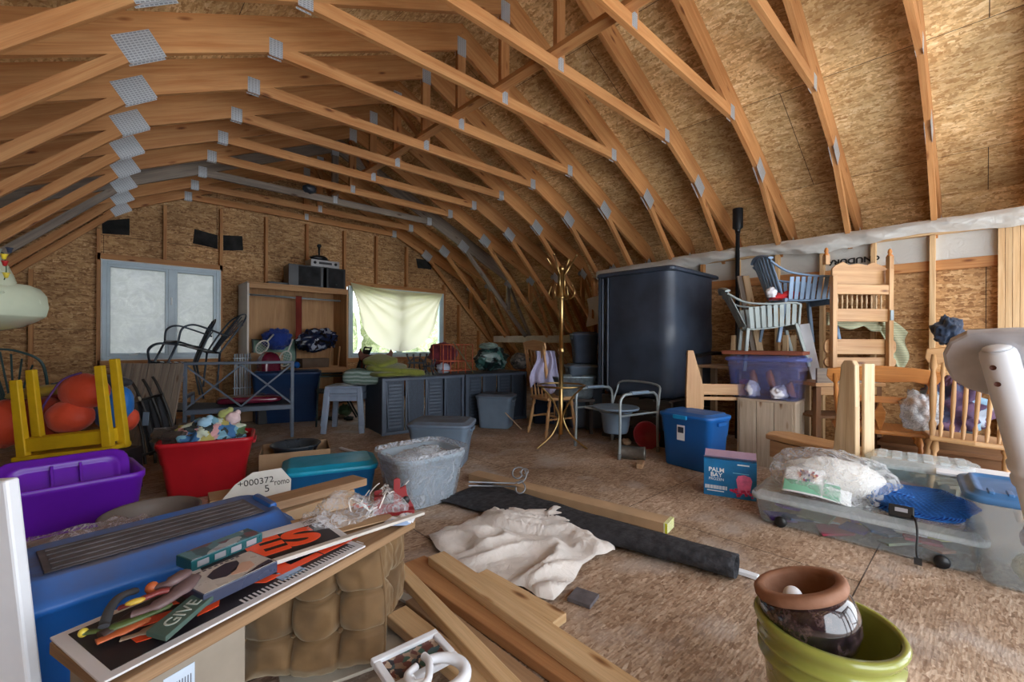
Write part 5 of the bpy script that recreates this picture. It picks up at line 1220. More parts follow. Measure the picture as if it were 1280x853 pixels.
tuft('tufted_cushion', 'olive brown velvet tufted cushion standing under the edge of the board', c0, c1-c0, V((0, 0, 1))+yb*.05, (c1-c0).length, .37, .05)
a = on(Lb*.86, .13, .06); tuft('tufted_cushion', 'second velvet cushion, only its pleated corner showing right of the first', a, xb+yb*.25, V((0, 0, 1)), .22, .33, .05, (1, 1))
for k, (p0, p1, l) in enumerate((((350, 862), (520, 800), 'whitish painted board lying below the tufted cushion'), ((462, 725), (515, 752), 'thin grey sheet edge right of the pleated cushion corner'))):
    a, b = pz(*p0, .03), pz(*p1, .03); o = obj('pale_board', MB().beam(a, b, .12 if k == 0 else .04, .012), m_plain('whitish_board2', srgb(170,164,150), .7), None, .002); tag(o, l, 'board')
a = pz(478, 790, .012); o = obj('newspaper', MB().box((0, 0, 0), (.16, .12, .006)), m_stripes('newsprint', (srgb(196,186,170), srgb(206,198,184), srgb(150,142,132), srgb(206,198,184)), 60., 'Y', .9), None); o.location = a; o.rotation_euler = (0, 0, .7); tag(o, 'folded newspaper on the floor right of the tufted cushion', 'newspaper')

# white picture frame and curled white pieces
def frame():
    c = [pz(x, y, .15) for x, y in ((474, 828), (533, 853), (563, 799), (524, 788))]
    q = pz(519, 822, .15); ux = (pz(561, 800, .15)-pz(480, 845, .15)).normalized(); t = thing('picture_frame', 'small white frame with a mosaic picture lying on the laths', 'picture frame', (q.x, q.y, .135), 0, rot=(.12, .05, atan2(ux.y, ux.x)))
    w_, d = .225, .135; f = MB()
    for a, b in (((-w_/2, -d/2), (w_/2, -d/2+.022)), ((-w_/2, d/2-.022), (w_/2, d/2)), ((-w_/2, -d/2+.022), (-w_/2+.022, d/2-.022)), ((w_/2-.022, -d/2+.022), (w_/2, d/2-.022))): f.box(((a[0]+b[0])/2, (a[1]+b[1])/2, .01), (b[0]-a[0], b[1]-a[1], .02))
    obj('frame', f, M_WHITE, t, .004); obj('picture', MB().box((0, 0, .006), (w_-.04, d-.04, .004)), m_patch('mosaic', (srgb(120,100,84), srgb(60,84,90), srgb(150,128,110), srgb(90,50,44), srgb(40,44,54), srgb(170,150,130), srgb(50,80,70)), 55., .4), t)
frame()
q = pz(548, 838, .17)
t = thing('curled_handle', 'thick white curled ring piece overlapping the small picture frame', 'ornament', (q.x, q.y, .165), -YAW+.2)
obj('ring', MB().tube([(.075*cos(a_)+.0, .052*sin(a_)-.01, .01*sin(a_)) for a_ in [pi*.65-2*pi*.83*k/30 for k in range(31)]], [.012+.006*sin(pi*k/30) for k in range(31)], 14), M_WHITE, t)
obj('stem', MB().tube(smoothpath([(-.04, .055, .012), (-.025, .02, .015), (-.03, -.04, .012), (-.05, -.06, .01)]), .011, 12), M_WHITE, t); obj('inner_curl', MB().tube(smoothpath([(-.06, .02, .01), (-.085, -.01, .01), (-.07, -.045, .01), (-.03, -.04, .01)]), .010, 12), M_WHITE, t)
q = pz(478, 840, .12)
t = thing('white_spool', 'white T shaped knob piece left of the small picture frame', 'ornament', (q.x, q.y, .022), -YAW-.5)
obj('stem', MB().tube([(0, 0, 0), (.0, -.12, 0)], [.012, .017], 14), M_WHITE, t); obj('cross', MB().box((-.01, .01, 0), (.07, .025, .03)), M_WHITE, t, .006)

# white panel standing at the left edge
a, b = pD(-12, 600, .98), pD(14, 830, 1.00); t = thing('white_plastic_sheet', 'tall white plastic panel at the left edge in front of the purple tote', 'panel', V((0, 0, 0)))
obj('panel', MB().beam(b+(b-a)*.9, a, .10, .03, (S_, C_, 0)).map(lambda p: V((p.x, p.y, max(p.z, 0)))), M_WHITE, t, .006)

# purple tote with its lid pushed inside
t = tote('storage_tote', 'open purple tote with its own lid pushed in on edge', (-.13, 3.06, 0), .12, .52, .42, .44, M_PURP, None, lid=False, taper=.84)
mb = lid_mb(.44, .30, .05, grooves=1); l_ = obj('lid', mb, M_PURP, t, label='purple lid standing inside the tote'); l_.location = (0, -.02, .375); l_.rotation_euler = (radians(58), 0, 0)
for k in range(2): obj('lid_bar', MB().box((-.05+.1*k, 0, .03), (.012, .22, .012)), M_PURP, l_, .003)
# round grey tub
q = pz(190, 640, .34); t = thing('round_basin', 'shallow grey brown round basin between the purple and the big blue tote', 'basin', (q.x, q.y+.0, .20))
obj('basin', MB().lathe([(0, 0), (.12, 0), (.165, .12), (.178, .14), (.182, .146), (.176, .15), (.168, .145), (.155, .12), (.115, .02), (0, .015)], n=48), m_plain('grey_brown_plastic', srgb(112,104,98), .5), t)
t = thing('carton_box', 'low carton under the round grey basin', 'carton', (q.x, q.y, 0), .1); obj('box_body', MB().box((0, 0, .099), (.26, .26, .198)), M_CARD, t, .003)
# white carton with stamped figures
q = pz(312, 606, .38); t = thing('printed_carton', 'white carton sheet stamped +000372 leaning behind the big blue tote', 'carton', (q.x, q.y, .34), 0, rot=(radians(52), 0, -.10))
M_WC = m_plain('white_carton', srgb(206,206,200), .6); obj('sheet', MB().prism([(-.19, -.10), (.17, -.10), (.19, .03), (.15, .10), (.02, .10), (-.06, .05)], .012), M_WC, t, .002)
INK = m_plain('black_ink', (.02,.02,.02), .6); text('+000372', .045, TM((.03, .045, .0128), (1, 0, 0), (0, 1, 0)), INK, t); text('5', .05, TM((.075, .0, .0128), (1, 0, 0), (0, 1, 0)), INK, t); text('romo', .045, TM((.145, .025, .0128), (1, .0, 0), (0, 1, 0)), INK, t, sx=.7); text("em's", .05, TM((-.13, -.055, .0128), (1, 0, 0), (0, 1, 0)), INK, t, bold=.002)
o = thing('carton_box', 'plain carton on which the stamped white sheet leans', 'carton', (q.x, q.y+.12, 0), -.1); obj('box_body', MB().box((0, 0, .16), (.3, .16, .32)), M_CARD, o, .003)
# red tote full of odds and ends
c, rz, w_ = face(pz(212, 627), pz(300, 615), .30); rc = V(c); rrz = rz
t = tote('storage_tote', 'open red tote heaped with printed cloth and picture books', c, rz, .55, .38, .40, M_RED, None, lid=False, taper=.80)
RR = Matrix.Rotation(rz, 3, 'Z')
def inr(x, y, z): return rc+RR @ V((x, y, z))
o = obj('printed_cloth', bag_mb((.23, .15, .13), 2.6, .3, 2., 48, 28, .9), m_patch('floral_print', (srgb(120,170,190), srgb(90,120,80), srgb(190,200,180), srgb(60,110,160), srgb(170,160,90), srgb(200,150,150), srgb(50,60,60)), 14., .8, 1.1)); o.location = inr(.02, 0, .40); tag(o, 'printed cloth in blue, green and white heaped in the red tote', 'cloth')
M_BRN = PL('dark_brown_bag', (66,56,50), .6)
o = obj('brown_bag', bag_mb((.20, .16, .10), 2.2, .35, 11., 36, 20, .8), m_cloth('brown_vinyl', srgb(62,52,46), .5, fold=9., foldb=.6)); o.location = inr(-.13, .05, .40); tag(o, 'dark brown bag flopping over the back of the red tote', 'bag')
for k, (x, y, z, cc, nm) in enumerate(((.15, -.02, .52, (216,190,190), 'pale pink'), (.10, .02, .54, (170,180,110), 'yellow green'), (-.02, -.05, .50, (150,190,214), 'light blue'))):
    o = obj('soft_toy', MB().ball((0, 0, 0), (.05, .045, .045), 18, 12, lambda d: crinkle(d, 3, .2, k)).ball((.03, 0, .035), .022, 12, 8), m_cloth('plush_'+nm, srgb(*cc))); o.location = inr(x, y, z); tag(o, '%s soft toy on top of the red tote' % nm, 'toy')
# teal lidded box, basin in carton
a, b = V((.855, 3.08, 0)), V((1.40, 2.90, 0)); c, rz, w_ = face(a, b, .36)
t = tote('lidded_box', 'low box with a bright teal lid behind the plank', c, rz, .58, .36, .23, PL('teal_blue_body', (20,96,150), .4), PL('teal_lid', (20,150,186), .38), taper=.9, cat='storage box', handles=False, band=False, grooves=0)
c = V((1.17, 3.88, 0)); t = thing('open_carton', 'open brown carton with a black round basin in it', 'carton', c, -.3)
for x, y, w_, d in ((0, -.19, .5, .006), (0, .19, .5, .006), (-.25, 0, .006, .38), (.25, 0, .006, .38)): obj('side', MB().box((x, y, .11), (w_, d, .22)), M_CARD, t, .001)
obj('bottom', MB().box((0, 0, .006), (.5, .38, .008)), M_CARD, t); o = thing('round_basin', 'black round plastic basin sitting in the open brown carton', 'basin', c+V((0, 0, .12)))
obj('basin', MB().lathe([(0, 0), (.13, 0), (.17, .10), (.19, .118), (.192, .126), (.184, .13), (.165, .11), (.125, .015), (0, .012)], n=44), PL('slate_basin', (48,58,66), .3), o)
# grey tote wrapped in clear bag
cb_ = pz(527, 590, .18); cb_ = V((cb_.x, cb_.y, 0)); q = V(pD(527, 600, 3.05)); q.z = 0
t = tote('storage_tote', 'pale grey open tote wrapped in a shiny clear bag', q, -YAW+.75, .50, .40, .34, PL('pale_grey_tote', (150,166,178), .45), None, lid=False, taper=.78, r=.10, handles=False)
mb = tub_mb(.545, .445, .365, .80, .12); o = obj('clear_wrap_bag', mb, m_clear('tote_bag_film', srgb(220,226,234), .12, .2, .30, 6., .2)); o.location = q+V((0, 0, .006)); o.rotation_euler = (0, 0, -YAW+.75); tag(o, 'shiny clear bag pulled over the pale grey tote', 'bag')
mb = MB(); mb.ball((0, 0, 0), (.21, .16, .10), 48, 26, lambda d: crinkle(d, 2.6, .22, 3.)); o2 = obj('clear_wrap_bag', mb, m_clear('tote_bag_film2', srgb(220,224,230), .2, .25, .3, 7., .2)); o2.location = q+V((0, 0, .27)); tag(o2, 'wad of crumpled clear plastic lying in the pale grey tote', 'bag')
# ------------------------------------------------------------------ middle of the loft
# brass coat rack with umbrella ring
rk = pz(701, 557)
def rack():
    t = thing('coat_rack', 'tall brass coat rack with curled hooks and an umbrella ring', 'coat rack', rk, -YAW); D = rk.x*S_+rk.y*C_; zt = H+(CY-338)/F*D
    obj('pole', MB().tube([(0, 0, .12), (0, 0, .98), (0, 0, .985), (0, 0, 1.0), (0, 0, 1.01), (0, 0, 1.03), (0, 0, 1.035), (0, 0, zt)], [.024, .024, .034, .036, .030, .036, .024, .024], 20), M_BRASS, t)
    obj('finial', MB().ball((0, 0, zt+.02), .034, 18, 12).lathe([(.024, zt-.30), (.035, zt-.29), (.024, zt-.27)], n=20), M_BRASS, t)
    for k in range(4):
        a_ = pi/4+pi/2*k+.2; R = Matrix.Rotation(a_, 3, 'Z')
        obj('post_rod', MB().tube([R @ V((.036, 0, zt-.28)), R @ V((.036, 0, zt-.02))], .008, 8), M_BRASS, t)
        obj('upper_arm', MB().tube([R @ V((.03, 0, zt-.06)), R @ V((.17, 0, zt+.14))], .008, 8).ball(R @ V((.172, 0, zt+.142)), .013, 10, 8), M_BRASS, t)
        obj('coat_hook', MB().tube(smoothpath([R @ V(p) for p in ((.03, 0, zt-.22), (.06, 0, zt-.28), (.11, 0, zt-.30), (.15, 0, zt-.25), (.14, 0, zt-.20), (.125, 0, zt-.17))]), .008, 8).ball(R @ V((.125, 0, zt-.165)), .012, 10, 8), M_BRASS, t)
    obj('umbrella_ring', MB().tube([(.25*cos(2*pi*k/40), .25*sin(2*pi*k/40), .635) for k in range(40)], .010, 8, True), M_BRASS, t)
    for k in range(3):
        R = Matrix.Rotation(pi/3+2*pi/3*k+.5, 3, 'Z')
        obj('ring_stay', MB().tube([R @ V((.02, 0, .60)), R @ V((.25, 0, .63))], .007, 8), M_BRASS, t)
        obj('leg', MB().tube(smoothpath([R @ V(p) for p in ((.25, 0, .63), (.14, 0, .53), (.06, 0, .40), (.03, 0, .28), (.12, 0, .12), (.30, 0, .0))]), .010, 8), M_BRASS, t)
rack()
# commode chair of grey tube
def commode():
    a, b = V((3.73, 2.90, 0)), V((4.27, 2.80, 0)); c, d = V((3.42, 2.35, 0)), V((3.96, 2.25, 0)); o = (a+b+c+d)/4; x = ((b-a)+(d-c)).normalized()
    t = thing('commode_chair', 'grey tubular commode chair with a pail under its seat', 'commode', o, atan2(x.y, x.x)); L, W = .27, .31
    for s in (-1, 1):
        obj('arm_frame', MB().tube(smoothpath([(-L, s*W, 0), (-L+.01, s*W, .30), (-L+.01, s*W, .52), (-L+.05, s*W, .585), (-L+.12, s*W, .60), (L-.12, s*W, .60), (L-.05, s*W, .585), (L-.01, s*W, .52), (L-.01, s*W, .3), (L, s*W, 0)], 5), .0135, 10), M_STEEL, t)
        obj('arm_pad', MB().box((0, s*W, .61), (.24, .045, .028)), M_GREYT, t, .010)
        for x_ in (-L, L): obj('foot_tip', MB().lathe([(.017, 0), (.019, .05), (.014, .055)], (x_, s*W, 0), 14), m_plain('grey_rubber', srgb(110,112,112), .7), t)
        obj('side_rail', MB().tube([(-L, s*W, .40), (L, s*W, .40)], .011, 8), M_STEEL, t)
    obj('back_tube', MB().tube(smoothpath([(L-.01, -W, .40), (L+.04, -W+.02, .55), (L+.07, -W+.08, .66), (L+.07, W-.08, .66), (L+.04, W-.02, .55), (L-.01, W, .40)], 5), .012, 10), M_STEEL, t)
    for x_ in (-.16, .16): obj('cross_rail', MB().tube([(x_, -W, .40), (x_, W, .40)], .010, 8), M_STEEL, t)
    obj('seat', MB().lathe([(0, .425), (.19, .43), (.215, .435), (.22, .425), (.21, .412), (0, .41)], n=40, sx=1.02, sy=1.12), M_GREYT, t)
    obj('pail', MB().lathe([(0, .17), (.115, .17), (.125, .19), (.15, .37), (.165, .375), (.165, .39), (.15, .39)], n=36), M_GREYT, t)
commode()
# can and red thing
c = pz(790, 574); t = thing('metal_can', 'dented metal paint can lying on its side by the commode chair', 'can', (c.x, c.y, .062), 0, rot=(0, radians(90), -YAW-.35))
obj('can', MB().lathe([(0, -.12), (.058, -.12), (.062, -.118), (.060, -.11), (.060, .10), (.063, .105), (.063, .12), (.05, .12), (.045, .10), (0, .10)], n=32), m_plain('dull_tin', srgb(120,118,112), .4, .7, var=.3, nscale=14.), t)
c = pz(785, 585); o = obj('wood_offcut', MB().box((0, 0, .02), (.16, .05, .04), (0, 0, .4)), M_L3, None, .003); o.location = (c.x+.12, c.y-.05, 0); tag(o, 'small wood offcut in front of the lying metal can', 'offcut')
c = pz(812, 560); t = thing('red_basin', 'dark red round basin leaning behind the commode chair', 'basin', (c.x, c.y+.05, .12), 0, rot=(radians(70), 0, -YAW+.1))
obj('basin', MB().lathe([(0, -.05), (.10, -.05), (.135, .03), (.145, .04), (.138, .045), (.125, .03), (0, -.035)], n=36), PL('dark_red_plastic', (128,24,28), .4), t)
c = pz(792, 560); o = obj('crumpled_paper', bag_mb((.07, .05, .035), 3, .4, 6., 22, 14, .9), m_plain('tan_paper', srgb(170,140,110), .9)); o.location = (c.x+.05, c.y+.12, .036); tag(o, 'crumpled tan paper between the can and the red basin', 'paper')

# two grey lidded totes
c, rz, w_ = face(pz(592, 536), pz(612, 541), .30)
def face2(pl, pr, depth): return face(pz(*pl), pz(*pr), depth)
c = (pz(521, 575)+pz(579, 574))/2; t = tote('storage_tote', 'blue grey lidded tote behind the bag wrapped one', pD(553, 560, 3.95)*1, -YAW-.10, .52, .38, .37, M_GREYT, M_GREYL, taper=.80, r=.05); t.location.z = 0
p = pz(618, 536); t = tote('storage_tote', 'squarer blue grey lidded tote standing against the wicker bench', V((p.x+.12, p.y+.10, 0)), -YAW-.22, .44, .36, .40, M_GREYT, M_GREYL, taper=.88, r=.05)
q0, q1 = pz(647, 536, 0), pz(637, 515, .0); o = obj('thin_stick', MB().beam(V((q0.x-.05, q0.y-.12, .02)), V((q0.x-.19, q0.y+.02, .22)), .02, .008), M_PINEP); tag(o, 'thin pale stick leaning on the squarer grey tote', 'stick')

# wicker bench units lying on their backs in a row
M_WIC = m_weave('grey_blue_wicker', srgb(66,80,98), srgb(24,28,36), 46., 92., .55, .8); M_WICF = PL('wicker_frame', (70,82,98), .5, var=.15)
def wicker(label, P0, P1, dep, hh, npan, end):
    P0, P1 = V(P0), V(P1); x = (P1-P0).normalized(); L = (P1-P0).length; t = thing('wicker_bench', label, 'bench', (P0+P1)/2, atan2(x.y, x.x), 'wicker bench units'); del t['group']
    for xx in (-L/2+.02, L/2-.02): obj('corner_post', MB().box((xx, .02, hh/2), (.035, .035, hh)), M_WICF, t, .004); obj('corner_post', MB().box((xx, dep-.02, hh/2), (.035, .035, hh)), M_WICF, t, .004)
    obj('front_rail', MB().box((0, .02, hh-.02), (L, .04, .035)), M_WICF, t, .004); obj('front_rail', MB().box((0, .02, .02), (L, .04, .035)), M_WICF, t, .004)
    w_ = (L-.06)/npan
    for k in range(npan):
        x0 = -L/2+.03+w_*k; mb = MB().box((x0+w_/2, .035, hh/2), (w_-.02, .012, hh-.07)); mb.uv = [[(a*1.0, b) for a, b in f] for f in mb.uv]; obj('woven_panel', mb, M_WIC, t)
        if k % 2 == 0:
            for j in range(13): obj('slat', MB().box((x0+w_*.52, .018, .09+(hh-.18)*j/12), (w_*.62, .010, .022)), M_WICF, t)
        obj('upright', MB().box((x0+.012, .016, hh/2), (.02, .02, hh-.05)), M_WICF, t, .003); obj('cross_bar', MB().beam((x0+w_*.2, .012, .1), (x0+w_*.1, .012, hh-.06), .014, .01, (0, 1, 0)), M_WICF, t)
    for xx in (-L/2+.006, L/2-.006): mb = MB().box((xx, dep/2, hh/2), (.012, dep-.04, hh-.03)); obj('end_panel', mb, M_WIC, t)
    obj('top_panel', MB().box((0, dep/2, hh-.006), (L, dep, .012)), M_WIC, t)
    return t
W0, W1 = V((2.34, 4.70, 0)), V((4.42, 4.44, 0)); wm = W0.lerp(W1, .52)
wicker('long grey blue wicker bench below the lime green cushions', W0, W0.lerp(W1, .515), .62, .665, 4, True)
wicker('darker wicker bench at the right of the row, below the bundled green bags', W0.lerp(W1, .525), W1, .62, .665, 4, True)
WX = (W1-W0).normalized(); WY = V((-WX.y, WX.x, 0)); wr = atan2(WX.y, WX.x)
def onw(px, py, inset=.3, dz=0.):   # on top of the row of benches
    P = W0+WY*inset; q = pP(px, py, P, WY); return V((q.x, q.y, .668+dz))
# things on top of the wicker benches
M_LIME = m_cloth('lime_cushion', srgb(112,118,40), weave=500., fold=9., foldb=.4)
def pad(name, label, c, size, rz_, mat, seed=0, tilt=(0, 0), n=(36, 20), piping=None):
    t = thing(name, label, 'cushion', c, 0, rot=(tilt[0], tilt[1], rz_)); mb = MB()
    w_, d, h = size
    mb.ball((0, 0, h/2), (w_/2, d/2, h/2), n[0], n[1], lambda q: (1/max(.001, (abs(q.x)**5+abs(q.y)**5+abs(q.z)**3)**(1/4.2)))*(1+.05*noise.noise(q*3+V((seed, 0, 0)))))
    obj('cover', mb, mat, t); obj('piping', MB().tube([(w_/2*1.0*((abs(cos(a_)))**.45)*(1 if cos(a_) > 0 else -1), d/2*1.0*((abs(sin(a_)))**.45)*(1 if sin(a_) > 0 else -1), h/2) for a_ in [2*pi*(k+.5)/40 for k in range(40)]], .006, 6, True), mat, t); return t
p = onw(487, 470, .22); pad('seat_cushion', 'lime green cushion lying flat at the left end of the wicker bench', p, (.50, .42, .07), wr+.1, M_LIME, 1)
pad('seat_cushion', 'lime green cushion slumped in the middle of the cushion heap', p+V((-.02, .03, .07)), (.44, .38, .08), wr-.5, M_LIME, 2, (.15, .1)); 
p = onw(506, 468, .16); pad('seat_cushion', 'lime green cushion folded over at the right of the heap', p+V((.02, .0, .0)), (.38, .3, .10), wr+.2, M_LIME, 3, (0, .12))
p = onw(478, 452, .3); pad('seat_cushion', 'lime green cushion, topmost and tilted upward', p+V((-.02, .02, .14)), (.36, .3, .09), wr+.6, M_LIME, 4, (.25, -.2))
p = onw(483, 440, .60); t = thing('chair_back', 'brown carved wooden chair back showing in front of the curtained window', 'chair back', (p.x-.05, p.y+.2, .70), -YAW+.3)
obj('crest', MB().prism([(-.20, .14), (-.22, .24), (-.19, .29), (-.16, .23), (-.08, .21), (.08, .21), (.16, .23), (.19, .29), (.22, .24), (.20, .14), (.1, .11), (-.1, .11)], .03, TM((0, 0, .0), (1, 0, 0), (0, 0, 1))), m_lumber('dark_walnut', srgb(84,44,26), srgb(110,60,36), knots=False), t, .008)
for sx in (-.17, 0, .17): obj('post', MB().tube([(sx, -.015, 0), (sx, -.015, .16)], .014, 10), m_lumber('dark_walnut', srgb(84,44,26), srgb(110,60,36), knots=False), t)
# black iron garden pieces, rusty rack, bundles
def iron_stand(label, c, w_, h_, rz_, seed):
    t = thing('iron_plant_stand', label, 'plant stand', c, rz_); r_ = random.Random(seed)
    for k in range(4):
        a_ = pi/2*k+.5; x, y = w_/2*cos(a_), w_/2*sin(a_); obj('leg', MB().tube(smoothpath([(x*1.3, y*1.3, 0), (x*.7, y*.7, h_*.5), (x, y, h_)]), .010, 8).ball((x, y, h_+.012), .014, 10, 8), M_IRON, t)
    obj('ring', MB().tube([(w_/2*.85*cos(2*pi*k/24), w_/2*.85*sin(2*pi*k/24), h_*.62) for k in range(24)], .008, 6, True), M_IRON, t); obj('arch', MB().tube(smoothpath([(-w_/2, 0, h_*.6), (-w_/4, 0, h_*.85), (w_/4, 0, h_*.85), (w_/2, 0, h_*.6)]), .008, 8), M_IRON, t)
p = onw(521, 470, .3); iron_stand('black iron plant stand with knobbed tips right of the lime cushions', p, .26, .24, .2, 1)
p = onw(536, 470, .25); iron_stand('smaller black iron stand beside the rusty wire rack', p, .18, .17, 1., 2)
M_RUST = m_plain('rusty_wire', srgb(180,90,60), .6, .3, var=.3, nscale=20.)
p = onw(566, 466, .35); t = thing('wire_rack', 'rusty orange wire rack standing on the wicker bench with maroon cloth behind it', 'rack', p, wr)
for x in (-.22, -.11, 0, .11, .22):
    for y in (-.15, .15): obj('upright_wire', MB().tube([(x, y, 0), (x, y, .38)], .007, 6), M_RUST, t)
for z in (.04, .16, .38):
    obj('hoop', MB().tube([(-.22, -.15, z), (.22, -.15, z), (.22, .15, z), (-.22, .15, z)], .007, 6, True), M_RUST, t)
o = obj('maroon_cloth', bag_mb((.24, .12, .18), 2.2, .25, 2., 30, 20, 1.), m_cloth('maroon_cotton', srgb(104,30,44))); o.location = p+WY*.28+V((0, 0, .22)); tag(o, 'maroon cloth bundle behind the rusty wire rack', 'cloth')
o = obj('white_rag', bag_mb((.10, .08, .07), 2.6, .3, 5., 24, 14, 1.), m_cloth('white_blue', srgb(170,180,196))); o.location = onw(554, 466, .3, .07); tag(o, 'pale blue rag lying inside the rusty wire rack', 'cloth')
M_GBAG = m_patch('green_dark_bag', (srgb(22,52,50), srgb(30,40,44), srgb(60,100,96), srgb(20,30,34), srgb(120,140,136)), 12., .3, 1.3, bump=.6)
o = obj('bundled_bag', bag_mb((.27, .18, .17), 2.3, .3, 3., 44, 26, .95), M_GBAG); o.location = onw(614, 462, .3, .17); o.rotation_euler = (0, 0, wr); tag(o, 'dark green shiny bag bundle on the wicker bench right of the rusty rack', 'bag')
o = obj('folded_tarp', bag_mb((.16, .12, .05), 2.6, .3, 8., 28, 16, .9), m_cloth('sage_tarp', srgb(110,130,120))); o.location = onw(611, 462, .3, .36); tag(o, 'sage green folded tarp on top of the dark green bag', 'tarp')
o = obj('grey_basket', bag_mb((.17, .13, .13), 3., .2, 5., 30, 20, .95), m_patch('grey_stuff', (srgb(84,80,74), srgb(110,104,98), srgb(60,58,56)), 22., .7)); o.location = onw(650, 460, .3, .13); tag(o, 'grey tangled bundle at the right end of the wicker bench', 'bundle')
p = onw(592, 466, .15); o = obj('thin_cane', MB().tube([p, p+V((-.30, .05, .42))], .006, 6), m_plain('cane_green', srgb(110,120,90), .5)); tag(o, 'thin green cane leaning against the rusty rack', 'cane')

# wooden chair with a shirt hung over it, beside the brass rack
p = pz(684, 547); spindle_chair('light brown wooden chair behind the brass rack with a shirt over its back', Matrix.Translation((p.x+.22, p.y+.12, 0)) @ view_rot() @ Matrix.Rotation(radians(120), 4, 'Z'), mat=M_PINE, mat2=M_PINE, hb=.60, wseat=.42, nsp=5)
q = pD(678, 456, p.x*S_+p.y*C_+.02)
o = obj('white_shirt', MB().grid(lambda u, v: ((u-.5)*(.16+.14*v)+.02*sin(v*7), -.05-.02*sin(u*14+v*3)-.02*v, .16-.42*v*(1-.15*sin(u*pi*2))), 24, 24).grid(lambda u, v: ((u-.5)*(.14+.10*v)+.07, .05+.02*sin(u*10), .16-.30*v), 16, 16), m_cloth('shirt_lilac', srgb(160,158,186), weave=500.), None, solid=.004); o.location = q; o.rotation_euler = (0, 0, -YAW); tag(o, 'pale lilac shirt draped over the chair behind the brass rack', 'shirt')
# stacked totes and galvanised tub
p = pD(731, 520, 5.75); t = tote('storage_tote', 'grey lidded tote standing lowest beside the black tank', V((p.x, p.y, 0)), -YAW+.05, .46, .40, .78, M_GREYT, M_GREYT, taper=.92); 
t = tote('storage_tote', 'tall dark slate tote standing on the grey one beside the black tank', V((p.x+.02, p.y+.03, .815)), -YAW+.05, .32, .30, .38, PL('slate_tote', (78,92,112), .5), None, taper=.85)
M_GALV = m_plain('galvanised_steel', srgb(150,170,180), .4, .75, var=.25, nscale=26.)
p = pD(717, 500, 5.36); t = thing('metal_tub', 'galvanised metal tub with side handles on a low stool behind the brass rack', 'tub', (p.x, p.y, .42), -YAW)
mb = MB(); mb.loft([rr(.42, .30, .10, 0), rr(.45, .33, .11, .03), rr(.50, .38, .12, .24), rr(.53, .41, .13, .25), rr(.53, .41, .13, .265), rr(.49, .37, .12, .255), rr(.43, .31, .10, .02)], True, True, True); obj('tub', mb, M_GALV, t)
for s in (-1, 1): obj('handle', MB().tube(smoothpath([(s*.25, -.06, .2), (s*.29, -.05, .17), (s*.29, .05, .17), (s*.25, .06, .2)]), .008, 8), M_GALV, t)
t = thing('low_stool', 'dark low stool carrying the galvanised tub', 'stool', (p.x, p.y, 0), -YAW); obj('seat', MB().box((0, 0, .40), (.46, .34, .035)), m_plain('dark_stain', srgb(44,36,32), .6), t, .004)
for x in (-.19, .19):
    for y in (-.13, .13): obj('leg', MB().box((x, y, .19), (.04, .04, .385)), m_plain('dark_stain', srgb(44,36,32), .6), t, .003)
p = pD(686, 505, 6.0); t = tote('storage_tote', 'dark blue tote in the shade behind the chair with the shirt', V((p.x, p.y, 0)), -YAW, .46, .34, .62, PL('navy_tote', (24,44,70), .5), None, taper=.92)

# ------------------------------------------------------------------ far side
# open wardrobe carcass
X0, X1, YF0, YB, ZW = 1.47, 2.90, 7.02, 7.58, 1.92
M_PLY = m_lumber('plywood', srgb(176,128,82), srgb(202,158,108), knots=False, var=.05, band=16)
M_LAM = m_plain('white_laminate', srgb(206,198,186), .5, var=.04)
t = thing('wardrobe', 'open wooden wardrobe carcass with white side against the far wall', 'wardrobe', ((X0+X1)/2, (YF0+YB)/2, 0)); Wd, Dd = X1-X0, YB-YF0
obj('side_panel', MB().box((-Wd/2+.012, 0, ZW/2), (.024, Dd, ZW)), M_LAM, t, .002, label='white side panel'); obj('side_panel', MB().box((Wd/2-.012, 0, ZW/2), (.024, Dd, ZW)), M_PLY, t, .002)
obj('top_panel', MB().box((0, 0, ZW-.012), (Wd, Dd, .024)), M_PLY, t, .002); obj('back_panel', MB().box((0, Dd/2-.006, ZW/2), (Wd-.05, .012, ZW-.05)), M_PLY, t)
obj('shelf', MB().box((0, 0, .66), (Wd-.05, Dd-.03, .025)), M_PLY, t, .002); obj('fascia', MB().box((0, -Dd/2+.012, ZW-.055), (Wd-.05, .02, .06)), M_PLY, t, .002); obj('fascia', MB().box((0, -Dd/2+.012, .62), (Wd-.05, .02, .07)), M_PLY, t, .002)
obj('base_board', MB().box((0, -Dd/2+.02, .05), (Wd-.05, .02, .09)), M_PLY, t, .002); obj('clothes_rail', MB().tube([(-Wd/2+.02, -.02, ZW-.16), (Wd/2-.02, -.02, ZW-.17)], .014, 12), M_STEEL, t)
def inw(px, py, y=7.2): return pY(px, py, y)
a = inw(373, 370, 7.28); b = inw(371, 425, 7.26); o = obj('red_brown_strap', MB().grid(lambda u, v: V((a.x-.045+.09*u, 7.26+.004*sin(v*8), a.z+(b.z-a.z)*v)), 4, 14), m_cloth('rust_cloth', srgb(120,40,26)), None, solid=.008); tag(o, 'rust red cloth strip hanging from the wardrobe rail', 'cloth')
zs = .6735
p = inw(345, 450); t = thing('framed_picture', 'green seascape picture leaning at the back of the wardrobe shelf', 'picture', (inw(345, 440, 7.42).x, 7.46, zs), 0, rot=(radians(-6), 0, 0))
obj('frame', MB().box((0, 0, .22), (.62, .02, .44)), m_plain('dark_frame', srgb(30,34,34), .5), t, .003); obj('picture', MB().box((0, -.0112, .22), (.58, .002, .40)), m_plain('sea_green', srgb(110,146,130), .5, var=.4, nscale=4.), t)
